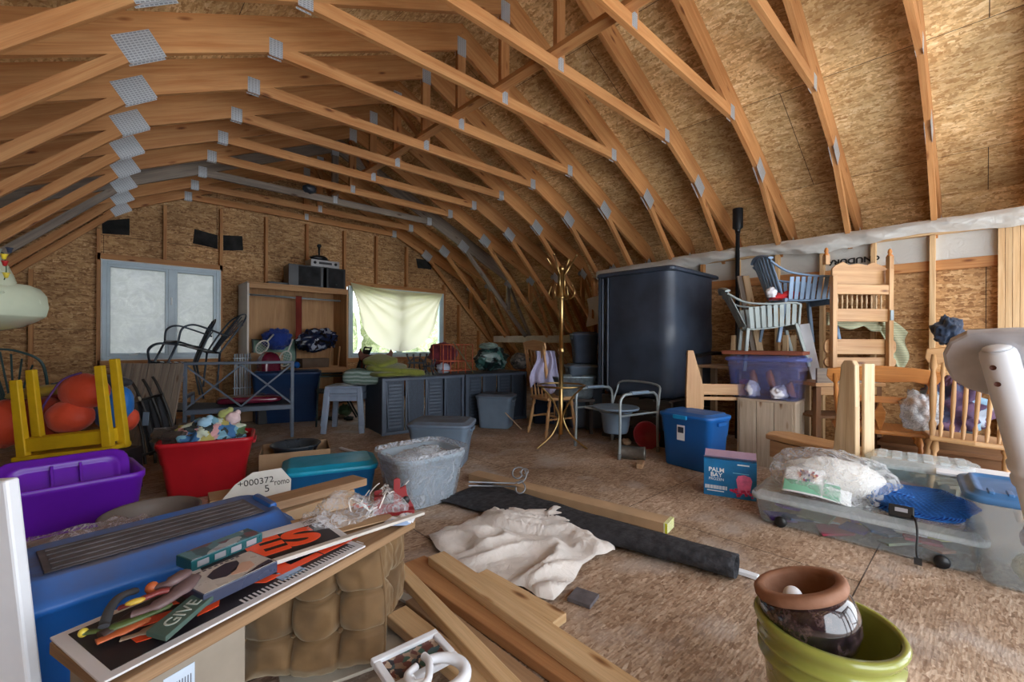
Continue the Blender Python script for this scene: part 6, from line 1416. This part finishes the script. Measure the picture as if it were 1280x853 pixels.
p = inw(330, 452, 7.12); t = thing('carton_box', 'cut down brown carton at the left of the wardrobe shelf', 'carton', (p.x+.02, 7.18, zs), .05); obj('box_body', MB().box((0, 0, .12), (.44, .24, .24)), M_CARD, t, .003)
o = obj('blue_cloth', bag_mb((.22, .12, .16), 2.6, .3, 2., 34, 22, 1.), m_cloth('royal_blue', srgb(22,52,130), fold=14., foldb=.7)); q = inw(347, 424, 7.2); o.location = (q.x, 7.22, q.z); tag(o, 'royal blue cloth bundle on the carton in the wardrobe', 'cloth')
o = obj('dark_bag', bag_mb((.33, .15, .19), 2.4, .25, 7., 44, 28, 1.), m_patch('dark_wrap', (srgb(26,34,58), srgb(40,50,76), srgb(20,24,34), srgb(150,160,176), srgb(30,40,66)), 11., .25, 1.4, bump=.7)); q = inw(397, 425, 7.2); o.location = (q.x, 7.24, q.z); o.rotation_euler = (0, -.18, 0); tag(o, 'large dark blue shiny bag in the right half of the wardrobe', 'bag')
M_RKT = PL('racket_white', (206,206,196), .45)
def racket(label, p0, p1, r_):
    p0, p1 = V(p0), V(p1); d = (p1-p0); L = d.length; t = thing('racket', label, 'racket', p0); z_ = d.normalized(); x_ = V((0, 1, 0)).cross(z_).normalized()
    R = Matrix((x_, z_.cross(x_), z_)).transposed()
    obj('hoop', MB().tube([R @ V((r_*.78*cos(2*pi*k/28), 0, L*.28+r_*1.15*sin(2*pi*k/28))) for k in range(28)], .010, 8, True), M_RKT, t)
    mb = MB()
    for k in range(-2, 3): mb.tube([R @ V((k*r_*.28, 0, L*.28-r_)), R @ V((k*r_*.28, 0, L*.28+r_))], .002, 4).tube([R @ V((-r_*.72, 0, L*.28+k*r_*.36)), R @ V((r_*.72, 0, L*.28+k*r_*.36))], .002, 4)
    st = obj('strings', mb, M_RKT, t); obj('handle', MB().tube([R @ V((0, 0, L*.28+r_*1.15)), R @ V((0, 0, L*1.0))], .012, 8), M_RKT, t)
racket('white racket lying head down at the front of the wardrobe shelf', inw(353, 458, 7.0), inw(366, 424, 7.05), .10); racket('white racket standing at the left of the wardrobe', inw(322, 440, 7.04), inw(342, 418, 7.08), .09)
for k, (x, y, l) in enumerate(((392, 448, 'grey brown carton in the right half of the wardrobe shelf'), (413, 440, 'yellowish wooden tray frame leaning in the wardrobe'))):
    q = inw(x, y, 7.15); t = thing('carton_box' if k == 0 else 'wood_tray', l, 'carton' if k == 0 else 'tray', (q.x, 7.2, zs), .1)
    if k == 0: obj('box_body', MB().box((0, -.02, .07), (.42, .22, .14)), m_plain('drab_carton', srgb(110,92,76), .8), t, .003)
    else:
        for s in (-1, 1): obj('side_bar', MB().beam((s*.07, -.15, 0), (s*.07+.1, -.02, .32), .018, .03), M_PINE, t)
        obj('end_bar', MB().beam((-.07, -.15, .012), (.07, -.15, .012), .018, .03), M_PINE, t)
q = inw(356, 452, 7.0); o = obj('blue_ball', MB().ball((0, 0, 0), .05, 20, 14), PL('bright_blue', (20,90,170), .4)); o.location = (inw(371, 452, 7.05).x, 7.06, zs+.05); tag(o, 'small bright blue ball at the front of the wardrobe shelf', 'ball')
# on top of the wardrobe
M_SPK = m_plain('speaker_cloth', srgb(20,20,22), .8, var=.2)
for k, (x, l) in enumerate(((384, 'large black loudspeaker, the left one on the wardrobe'), (420, 'large black loudspeaker, the right one on the wardrobe'))):
    q = pY(x, 345, 7.1); t = thing('loudspeaker', l, 'loudspeaker', (q.x, 7.27, ZW), -.08 if k == 0 else 0); w_ = .50 if k == 0 else .30; obj('cabinet', MB().box((0, 0, .165), (w_, .36, .33)), M_BLACK, t, .005); obj('grille', MB().box((.0 if k else .05, -.183, .165), (w_-.06 if k else .32, .01, .29)), M_SPK, t, .004)
    if k: obj('badge', MB().lathe([(0, 0), (.012, 0), (.012, .003)], (0, -.188, .07), 14, Euler((pi/2, 0, 0)).to_matrix()), M_STEEL, t)
q = pY(404, 329, 7.2); t = thing('stereo_receiver', 'silver stereo receiver lying on the two black loudspeakers', 'receiver', (q.x, 7.24, ZW+.331), 0); obj('case', MB().box((0, 0, .055), (.44, .28, .11)), m_plain('silver_case', srgb(150,150,150), .35, .6), t, .004)
obj('display', MB().box((0, -.1405, .06), (.2, .002, .035)), M_BLACK, t); 
for k in (-1, 1): obj('dial', MB().lathe([(0, .015), (.02, .015), (.022, 0)], (k*.16, -.140, .06), 16, Euler((pi/2, 0, 0)).to_matrix()), M_BLACK, t)
t = thing('desk_fan', 'black lump of cables with a small upright stem on the stereo receiver', 'gadget', (q.x-.05, 7.24, ZW+.442)); obj('base', MB().ball((0, 0, .04), (.14, .1, .05), 20, 12, lambda d: crinkle(d, 4, .2, 2)), M_BLACK, t); obj('stem', MB().tube([(0, 0, .05), (.0, 0, .24)], [.012, .02], 10).ball((0, 0, .24), (.035, .03, .03), 12, 8), M_BLACK, t)
q = pY(350, 354, 7.1); o = obj('small_dark_case', MB().box((0, 0, .02), (.3, .12, .04)), M_BLACK, None, .004); o.location = (q.x, 7.2, ZW); tag(o, 'flat dark case on the wardrobe left of the loudspeakers', 'case')

# curtain sheet over the right window
def curtain():
    tn = NT('curtain_cloth'); v = tn.coords('UV'); w_ = tn.noise(v, 3, 4, .6, .5); c = tn.mix(w_.outputs[0], srgb(206,192,138), srgb(226,216,184)); tn.set(c, .9, 0, None)
    tl = tn.new('ShaderNodeBsdfTranslucent'); tl.inputs[0].default_value = (.74,.70,.58,1); mx = tn.new('ShaderNodeMixShader'); mx.inputs[0].default_value = .55; tn.l(tn.b.outputs[0], mx.inputs[1]); tn.l(tl.outputs[0], mx.inputs[2]); tn.l(mx.outputs[0], tn.o.inputs[0])
    TL, TR = pY(438, 353, 7.55), pY(553, 367, 7.55); W = TR.x-TL.x
    def f(u, v):
        # pinned at both upper corners, sagging as a swag towards the middle
        edge = 4*u*(1-u); top = TL.z+(TR.z-TL.z)*u-.06*edge*(1-.3*u); ln = .40+.74*edge**.6
        z = top-ln*v; r = abs(u-.5)*2
        fx = -.30*v*(1-edge)*(u-.5)
        rad = sqrt(((u-0)*1.6)**2+(v*.8)**2); rad2 = sqrt(((1-u)*1.6)**2+(v*.8)**2)
        pl = .018*sin(atan2(v*ln, u+.03)*22)*min(1, rad*2)*(u < .5)+.018*sin(atan2(v*ln, 1-u+.03)*22)*min(1, rad2*2)*(u >= .5)
        return V((TL.x+W*u+fx, 7.54-.03*sin(v*pi)*edge-pl-.012*sin(v*16+4*u)*edge*.6, z))
    o = obj('window_sheet', MB().grid(f, 70, 50), tn.m); tag(o, 'cream bedsheet pinned by its upper corners across the right window', 'curtain')
    t = thing('greenery', '', ''); COL.objects
    bpy.data.objects.remove(t)
curtain()
# foliage and ground outside the far windows
g = quad_sheet('g', (-14, 7.9, -2.6), (1, 0, 0), (0, 1, 0), 40, 30, None, .05); o = struct('ground_outside', g, m_plain('grass_outside', srgb(150,156,116), .95, var=.4, nscale=2.))
o['kind'] = 'stuff'; o['label'] = 'grass outside the far windows'; o['category'] = 'grass'
r9 = random.Random(9); M_LEAF = m_patch('leaves', (srgb(150,164,120), srgb(176,186,140), srgb(130,146,104), srgb(200,204,170)), 9., .8, 1.)
for k, (x, y, r_) in enumerate(((1.0, 15, 1.7), (5.0, 17, 2.2), (9.6, 16.5, 2.2), (14.5, 17, 2.3), (-3.4, 16, 2.2))):
    t = thing('leafy_bush', ['leafy green bush outside, straight beyond the left window', 'tall leafy bush outside beyond the curtained window', 'leafy bush outside, rightward beyond the curtained window', 'leafy bush outside at the far right', 'leafy bush outside at the far left'][k], 'bush', (x, y, -2.57))
    obj('foliage', MB().ball((0, 0, r_*1.75), (r_, r_*.9, r_*1.42), 60, 36, lambda d: crinkle(d, 5., .22, k*3.)), M_LEAF, t); obj('trunk', MB().tube([(0, 0, 0), (.05, 0, r_*1.2)], [.14, .10], 10), m_plain('bark', srgb(84,66,50), .9, bump=.5), t)

# wrought iron chairs, one upturned on the other
def iron_chair(label, M4, mat):
    t = thing('iron_armchair', label, 'chair'); t.matrix_world = M4
    obj('seat_frame', MB().tube([(-.24, -.22, .42), (.24, -.22, .42), (.22, .22, .42), (-.22, .22, .42)], .011, 8, True), mat, t)
    for k in range(6): obj('seat_slat', MB().box((0, -.17+.068*k, .422), (.45, .034, .006)), mat, t)
    for s in (-1, 1):
        obj('front_leg', MB().tube([(s*.24, -.22, .42), (s*.26, -.25, 0)], .012, 8), mat, t); obj('rear_leg', MB().tube([(s*.21, .22, .42), (s*.23, .32, 0)], .012, 8), mat, t)
        obj('arm', MB().tube(smoothpath([(s*.25, -.22, .42), (s*.28, -.24, .56), (s*.29, -.16, .64), (s*.28, 0, .645), (s*.25, .22, .63)]), .011, 8), mat, t)
    obj('back_frame', MB().tube(smoothpath([(-.21, .22, .42), (-.24, .27, .62), (-.23, .34, .86), (-.12, .38, .96), (0, .39, .985), (.12, .38, .96), (.23, .34, .86), (.24, .27, .62), (.21, .22, .42)]), .011, 8), mat, t)
    for k in range(7):
        a_ = (k-3)/3; obj('back_rib', MB().tube(smoothpath([(a_*.07, .22, .43), (a_*.10, .27, .62), (a_*.19, .36, .96-.13*abs(a_)**1.6)]), .007, 6), mat, t)
    return t
M_PIR = m_plain('painted_iron', srgb(62,72,82), .35, .3, var=.15)
q = pD(212, 470, 5.35); iron_chair('black iron fan back armchair, the lower of the two by the left window', Matrix.Translation((q.x, q.y, .40)) @ view_rot() @ Matrix.Rotation(radians(-50), 4, 'Z') @ Matrix.Rotation(radians(-4), 4, 'X'), M_PIR)
q = pD(222, 432, 5.1); iron_chair('black iron fan back armchair tipped back on the lower one by the left window', Matrix.Translation((q.x+.02, q.y, q.z-.42)) @ view_rot() @ Matrix.Rotation(radians(-38), 4, 'Z') @ Matrix.Rotation(radians(-18), 4, 'X'), M_PIR)
q = pD(240, 500, 5.35); t = thing('garden_table', 'dark slatted garden table under the two black iron armchairs', 'table', (q.x, q.y, 0), -YAW); obj('table_top', MB().box((0, 0, .28), (.9, .6, .025)), M_IRON, t, .003)
for x in (-.4, .4):
    for y in (-.25, .25): obj('leg', MB().tube([(x, y, .27), (x*1.05, y*1.1, 0)], .014, 8), M_IRON, t)
# metal garden loveseat with crossed back bars
def loveseat():
    a, b = V((.62, 5.62, 0)), V((1.575, 5.36, 0)); x = (b-a).normalized(); L = (b-a).length; t = thing('metal_loveseat', 'blue grey metal garden bench with crossed bars, empty seat', 'bench', (a+b)/2, atan2(x.y, x.x)); m = m_plain('slate_metal', srgb(84,94,108), .45, .2, var=.15); h = .85
    for s in (-1, 1): obj('leg', MB().box((s*L/2, 0, h/2), (.035, .035, h)), m, t, .004); obj('leg', MB().box((s*L/2, .45, .25), (.035, .035, .5)), m, t, .004); obj('arm_rail', MB().box((s*L/2, .22, .5), (.035, .48, .03)), m, t, .004); obj('seat_rail', MB().box((s*L/2, .22, .36), (.03, .45, .03)), m, t, .003)
    obj('top_rail', MB().box((0, 0, h), (L+.04, .035, .03)), m, t, .004); obj('seat', MB().box((0, .22, .36), (L, .46, .035)), m_weave('sling', srgb(60,66,78), srgb(30,34,40), 120., 120.), t, .004); obj('seat_rail', MB().box((0, -.01, .345), (L, .03, .05)), m, t, .004)
    for s in (-1, 1):
        for k in (0, 1): x0, x1 = (-L/2, 0) if s < 0 else (0, L/2); obj('cross_bar', MB().beam((x0, .0, .38 if k else h-.02), (x1, 0, h-.02 if k else .38), .016, .03, (0, 1, 0)), m, t)
loveseat()
M_MAR = m_plain('maroon_vinyl', srgb(96,20,44), .25, var=.3, coat=.5)
o = pad('rolled_cushion', 'shiny maroon rolled cushion standing between the bench and the wardrobe', pD(336, 500, 5.9), (.24, .22, .52), .2, M_MAR, 3); o.location.z = .42
t = thing('dark_crate', 'dark crate under the rolled maroon cushion', 'crate', (o.location.x, o.location.y, 0)); obj('box_body', MB().box((0, 0, .205), (.32, .28, .41)), M_BLACK, t, .005)
pad('seat_cushion', 'flat maroon cushion lying on the metal garden bench', V((1.22, 5.66, .385)), (.62, .32, .09), -.25, M_MAR, 6)
t = thing('wire_bundle', 'bundle of white wire racks standing by the white wardrobe side', 'rack', (pY(303, 470, 6.85).x, 6.85, .35)); 
for k in range(7): obj('upright_wire', MB().tube([(-.09+.03*k, .02*(k % 2), 0), (-.09+.03*k, .02*(k % 2), .56)], .008, 6), PL('wire_white', (190,204,214), .4), t)
for z in (.1, .5): obj('cross_wire', MB().tube([(-.11, 0, z), (.11, 0, z)], .008, 6), PL('wire_white', (190,204,214), .4), t)
t2 = thing('carton_box', 'carton under the bundle of white wire racks', 'carton', (t.location.x, 6.87, 0)); obj('box_body', MB().box((0, 0, .173), (.3, .25, .346)), M_CARD, t2, .003)
# navy tote and dark green mesh chair before the wardrobe
q = pz(372, 528); t = tote('storage_tote', 'navy blue tote with a handle in front of the wardrobe', V((q.x-.05, q.y+.25, 0)), -.35, .80, .42, .66, PL('navy_tote2', (26,54,92), .45), None, taper=.92)
def mesh_chair():
    q = pD(418, 520, 5.9); t = thing('mesh_armchair', 'dark green mesh armchair standing before the wardrobe', 'chair'); t.matrix_world = Matrix.Translation((q.x, q.y, 0)) @ view_rot() @ Matrix.Rotation(radians(-62), 4, 'Z'); g_ = m_plain('dark_green_metal', srgb(36,52,50), .45, .2); ms = m_weave('green_mesh', srgb(34,50,48), srgb(16,22,22), 90., 90.)
    obj('back', MB().grid(lambda u, v: ((u-.5)*.46, .22+.20*v, .42+.55*v), 4, 8), ms, t, solid=.006); obj('seat', MB().grid(lambda u, v: ((u-.5)*.46, -.22+.44*v, .43-.02*sin(v*pi)), 4, 6), ms, t, solid=.006)
    for s in (-1, 1):
        obj('side_frame', MB().tube([(s*.24, .43, 1.0), (s*.24, .22, .42), (s*.24, -.22, .43), (s*.24, -.24, 0)], .012, 8), g_, t); obj('rear_leg', MB().tube([(s*.24, .1, .43), (s*.24, .32, 0)], .012, 8), g_, t); obj('arm', MB().tube([(s*.26, .30, .64), (s*.27, -.2, .64), (s*.26, -.23, .43)], .013, 8), g_, t)
    obj('top_bar', MB().tube([(-.24, .43, 1.0), (.24, .43, 1.0)], .012, 8), g_, t)
mesh_chair()
# grey plastic side tables, stacked
def side_table(label, c, rz_, h):
    t = thing('plastic_side_table', label, 'side table', c, rz_); m = PL('pale_blue_grey', (132,146,166), .45)
    obj('table_top', MB().box((0, 0, h-.02), (.42, .42, .035)), m, t, .012); obj('apron', MB().box((0, -.195, h-.06), (.36, .015, .06)).box((0, .195, h-.06), (.36, .015, .06)).box((-.195, 0, h-.06), (.015, .36, .06)).box((.195, 0, h-.06), (.015, .36, .06)), m, t, .004)
    for x in (-1, 1):
        for y in (-1, 1): obj('leg', MB().beam((x*.185, y*.185, h-.03), (x*.22, y*.22, 0), .06, .05, (0, 1, 0)), m, t, .008)
    return t
q = pz(447, 541); side_table('pale blue grey plastic side table carrying the striped pillow', V((q.x-.02, q.y+.24, .09)), -YAW+.1, .47); side_table('second plastic side table nested under the upper one', V((q.x-.02, q.y+.24, 0)), -YAW+.1, .47)
q = pD(456, 478, 5.3); pad('striped_pillow', 'grey green striped pillow on the pale plastic side table', V((q.x, q.y, .565)), (.46, .34, .20), -YAW, m_stripes('green_stripe', (srgb(90,112,100), srgb(130,150,140), srgb(70,92,84), srgb(150,166,160)), 7., 'Z', .9, 3.), 4)
q = pz(433, 525); o = obj('green_cloth', bag_mb((.10, .08, .09), 2.4, .3, 4., 24, 16, .9), m_cloth('mid_green', srgb(84,116,84))); o.location = (q.x+.1, q.y+.3, .085); tag(o, 'green cloth lying on the floor under the plastic side tables', 'cloth')
for k in range(6):
    q = pz(395+11*k, 528+2*(k % 2)); o = obj('scrap', bag_mb((.07, .05, .03), 3, .4, k*3., 16, 10, .9), PL('clutter_%d' % (k % 3), ((60,56,50), (90,70,50), (50,60,56))[k % 3], .8)); o.location = (q.x, q.y+.35, .03); tag(o, ['small dark scrap', 'small brown scrap', 'small grey green scrap', 'second dark scrap', 'second brown scrap', 'second grey green scrap'][k]+' on the floor under the mesh chair and side tables', 'scrap')

# left edge: green slat chair, weathered panels, folded lounger frame, yellow stool with sleeping bags
q = pD(34, 470, 4.35); iron_chair('dark green metal chair with a rounded ribbed back at the far left', Matrix.Translation((q.x, q.y, .06)) @ view_rot() @ Matrix.Rotation(radians(200), 4, 'Z') @ Matrix.Diagonal((1.2, 1, .96, 1)), m_plain('green_metal', srgb(66,92,92), .4, .2))
a = pD(170, 520, 4.3); t = thing('weathered_panel', 'grey weathered slatted wooden panel leaning below the left window', 'panel', V((a.x, a.y, .0)), 0, rot=(radians(-14), 0, -YAW+.05))
for k in range(9): obj('slat', MB().box((-.28+.07*k, 0, .44), (.064, .02, .88)), M_GREY, t, .003)
for z in (.15, .72): obj('batten', MB().box((0, .02, z), (.62, .02, .06)), M_GREY, t, .002)
a = pD(203, 525, 3.9); t = thing('folding_lounger', 'dark folded lounger frame with a pale roller handle leaning by the grey panel', 'lounger', V((a.x, a.y, 0)), 0, rot=(radians(-8), radians(-16), -YAW+.2)); m = m_plain('dark_tube', srgb(52,50,48), .45, .3)
for x in (-.13, -.05, .04, .12): obj('tube', MB().tube(smoothpath([(x, 0, .02), (x+.01, .03, .35), (x-.01, .0, .66), (x-.05, .02, .78)]), .012, 8), m, t)
for z in (.12, .6): obj('cross_tube', MB().tube([(-.14, 0, z), (.13, 0, z)], .012, 8), m, t)
obj('folded_fabric', MB().grid(lambda u, v: (-.10+.2*u, .03+.02*sin(u*20), .1+.5*v), 20, 8), m_cloth('dark_mesh', srgb(40,42,46)), t, solid=.01); obj('roller_handle', MB().tube([(-.17, -.03, .60), (-.04, -.03, .61)], .022, 12), PL('roller_tan', (150,140,120), .5), t, label='pale roller handle'); obj('hinge_plate', MB().box((-.03, -.03, .42), (.05, .01, .12), (0, .3, 0)), M_GREYT, t, .004)
# yellow upturned stool
def yellow():
    m = m_plain('yellow_paint', srgb(206,168,24), .45, var=.1, nscale=12.)
    a, b = pD(30, 562, 2.95), pD(136, 548, 2.95); c = (a+b)/2; t = thing('upturned_stool', 'yellow painted wooden stool turned upside down with sleeping bags between its legs', 'stool', V((c.x, c.y, .40)), -YAW+.16, rot=(0, radians(-6), -YAW+.10)); w_ = .56; d = .09
    z0 = c.z-.40
    obj('apron', MB().box((0, 0, z0+.02), (w_, .03, .09)), m, t, .004); obj('apron', MB().box((0, d, z0+.02), (w_, .03, .09)), m, t, .004)
    for s in (-1, 1): obj('apron', MB().box((s*(w_/2-.02), d/2, z0+.02), (.03, d-.04, .09)), m, t, .004)
    obj('seat', MB().box((0, d/2, z0-.06), (w_+.06, d+.08, .03)), m, t, .006)
    for x, y, h in ((-w_/2+.02, 0, .46), (w_/2-.02, 0, .50), (-w_/2+.04, d, .52), (w_/2+.01, d, .54)): obj('leg', MB().box((x, y-.005, z0+h/2-.04), (.058, .045, h+.08), None, (.85, .85)), m, t, .005)
    return t, c, z0
ys, yc, yz0 = yellow()
t = thing('carton_box', 'dark carton under the yellow upturned stool', 'carton', (yc.x+.1, yc.y+.12, 0), -YAW); obj('box_body', MB().box((0, 0, (yc.z-.085)/2), (.5, .34, yc.z-.09)), m_plain('dark_carton', srgb(54,50,52), .7), t, .004)
M_ORG = m_cloth('orange_nylon', srgb(214,74,40), .6, .1, weave=600., fold=7., foldb=.3); M_ORD = m_cloth('rust_nylon', srgb(160,52,32), .6, .12, weave=600., fold=8., foldb=.4); M_BLN = m_cloth('blue_nylon', srgb(24,110,190), .6, .1, weave=600., fold=6., foldb=.3); M_YLN = m_cloth('yellow_nylon', srgb(196,170,60), .6, .1, weave=600.)
def stuffed(name, label, px, py, D, size, rot_, mat, seed):
    q = pD(px, py, D); o = obj(name, bag_mb(size, 1.5, .06, seed, 48, 30, 1.), mat); o.location = q; o.rotation_euler = (rot_[0], rot_[1], rot_[2]-YAW); tag(o, label, 'sleeping bag'); return o
q = pD(100, 508, 3.16); mb = bag_mb((.17, .10, .13), 1.5, .05, 1., 48, 30, 1.); mb.map(lambda p: p+V((.03, .0, .11))); mb.ball((-.05, -.02, -.07), (.15, .11, .12), 48, 30, lambda d: crinkle(d, 1.6, .06, 4.))
t = thing('sleeping_bag', 'bright orange sleeping bag bulging between the right legs of the yellow stool', 'sleeping bag', q, -YAW); obj('bag_shell', mb, M_ORG, t)
obj('seam_piping', MB().tube(smoothpath([(-.15, -.11, -.12), (-.19, -.08, -.02), (-.12, -.09, .09), (-.04, -.08, .20), (.05, -.04, .245)]), .007, 8), PL('purple_piping', (96,60,120), .6), t, label='purple piping')
stuffed('sleeping_bag', 'rust red sleeping bag packed behind the left legs of the yellow stool', 55, 525, 3.2, (.22, .12, .17), (0, 0, 0), M_ORD, 2.)
stuffed('sleeping_bag', 'orange red sleeping bag spilling past the left edge of the picture', 5, 530, 3.1, (.17, .12, .17), (0, 0, 0), M_ORG, 3.)
stuffed('sleeping_bag', 'blue sleeping bag hanging over the right leg of the yellow stool', 143, 510, 3.3, (.12, .09, .17), (0, .45, 0), M_BLN, 4.)
stuffed('sleeping_bag', 'rolled yellow mat across the top of the rust red bag', 48, 490, 3.25, (.24, .08, .045), (0, -.15, 0), M_YLN, 5.)
stuffed('sleeping_bag', 'dark red roll below the yellow mat', 58, 500, 3.28, (.22, .08, .05), (0, -.1, 0), m_cloth('dark_red_nylon', srgb(120,26,30), .6), 6.)
stuffed('sleeping_bag', 'small orange flap end poking out right of the blue bag', 160, 525, 3.35, (.07, .06, .09), (0, .5, 0), M_ORG, 7.)
stuffed('sleeping_bag', 'tan ended dark roll lying behind the orange bag', 120, 478, 3.7, (.30, .09, .07), (0, 0, 0), m_cloth('charcoal_roll', srgb(52,52,56)), 8.)

# cream plastic hull piece hanging at the upper left with a string of lights
def hull():
    m = m_plain('cream_gelcoat', srgb(190,200,176), .25, var=.06, coat=.4); q = pD(-34, 378, 2.16); t = thing('outboard_cowl', 'cream rounded plastic cowl hanging from the trusses at the upper left', 'cowl', q, -YAW)
    sc2 = 2.0/F
    L = lambda x, y, dy=0.: V(((x+10)*sc2, dy, (378-y)*sc2))
    out = [(-40, 372), (-20, 366), (0, 362), (15, 356), (30, 350), (45, 352), (56, 364), (59, 382), (55, 396), (40, 404), (20, 412), (0, 416), (-25, 420), (-45, 420)]
    rings = []
    for k, (dy, s) in enumerate(((-.16, .72), (-.14, .9), (-.07, 1.), (.07, 1.), (.14, .9), (.16, .72))):
        cx, cy = 0, 388; rings.append([L(cx+(x-cx)*s, cy+(y-cy)*s, dy) for x, y in out])
    mb = MB(); mb.loft(rings, True, True, True); obj('cowl_body', mb, m, t, .006)
    out2 = [(12, 366), (6, 345), (4, 325), (10, 312), (26, 312), (35, 326), (43, 342), (49, 356), (50, 368), (40, 373), (24, 373)]
    mb = MB(); mb.loft([[L(28+(x-28)*s, 348+(y-348)*s, dy) for x, y in out2] for dy, s in ((-.175, .6), (-.16, .88), (-.12, 1.), (-.04, 1.), (.0, .92), (.03, .7))], True, True, True); obj('cowl_fin', mb, m, t, .006)
    obj('trim_line', MB().tube(smoothpath([L(-40, 398, -.165), L(0, 392, -.165), L(40, 378, -.15), L(58, 366, -.08)]), .004, 6), m, t); obj('badge', MB().box(L(14, 402, -.165), (.05, .006, .014), (0, -.2, 0)), M_WHITE, t, .003)
    obj('tie_cord', MB().tube(smoothpath([L(18, 410, -.02), L(16, 420, -.03), L(14, 428, -.02)]), .004, 6), M_WHITE, t); obj('hanging_strap', MB().tube([L(10, 330, 0), L(4, 262, .0)], .006, 6), M_BLACK, t)
hull()
q = pD(10, 325, 1.95); t = thing('string_lights', 'string of small yellow and red flower lights hanging over the cream cowl', 'string lights', q, -YAW)
obj('wire', MB().tube(smoothpath([(-.06, 0, .04), (-.02, 0, .03), (0, -.01, -.01), (.004, -.01, -.05), (-.005, -.01, -.09)]), .0022, 6), m_plain('green_wire', srgb(40,70,40), .5), t)
for k, (x, z, cc) in enumerate(((-.004, .012, (214,190,50)), (.0, -.018, (150,30,30)), (.006, -.07, (206,190,70)), (-.03, .035, (150,160,150)), (.02, .04, (40,50,70)))): obj('flower_light', MB().lathe([(0, -.012), (.006, -.01), (.010, .006), (.014, .012), (.004, .006)], (x, -.012, z), 10), m_plain('flower_%d' % k, srgb(*cc), .4), t)
# cable looped across the far chords
o = obj('orange_cable', MB().tube(smoothpath([pX(615, 385, 5.9), pX(640, 388, 5.8), pX(665, 378, 5.7), pX(690, 350, 5.5)]), .006, 6), m_plain('tan_cable', srgb(170,140,100), .6)); tag(o, 'thin tan cable sagging across the slanting chords beside the brass rack', 'cable')
q = pD(387, 236, 5.6); o = obj('hanging_lamp', bag_mb((.09, .06, .06), 3, .25, 2., 20, 14, 1.), M_IRON); o.location = q; tag(o, 'dark tangled thing tucked above the chord near the far wall', 'bundle')
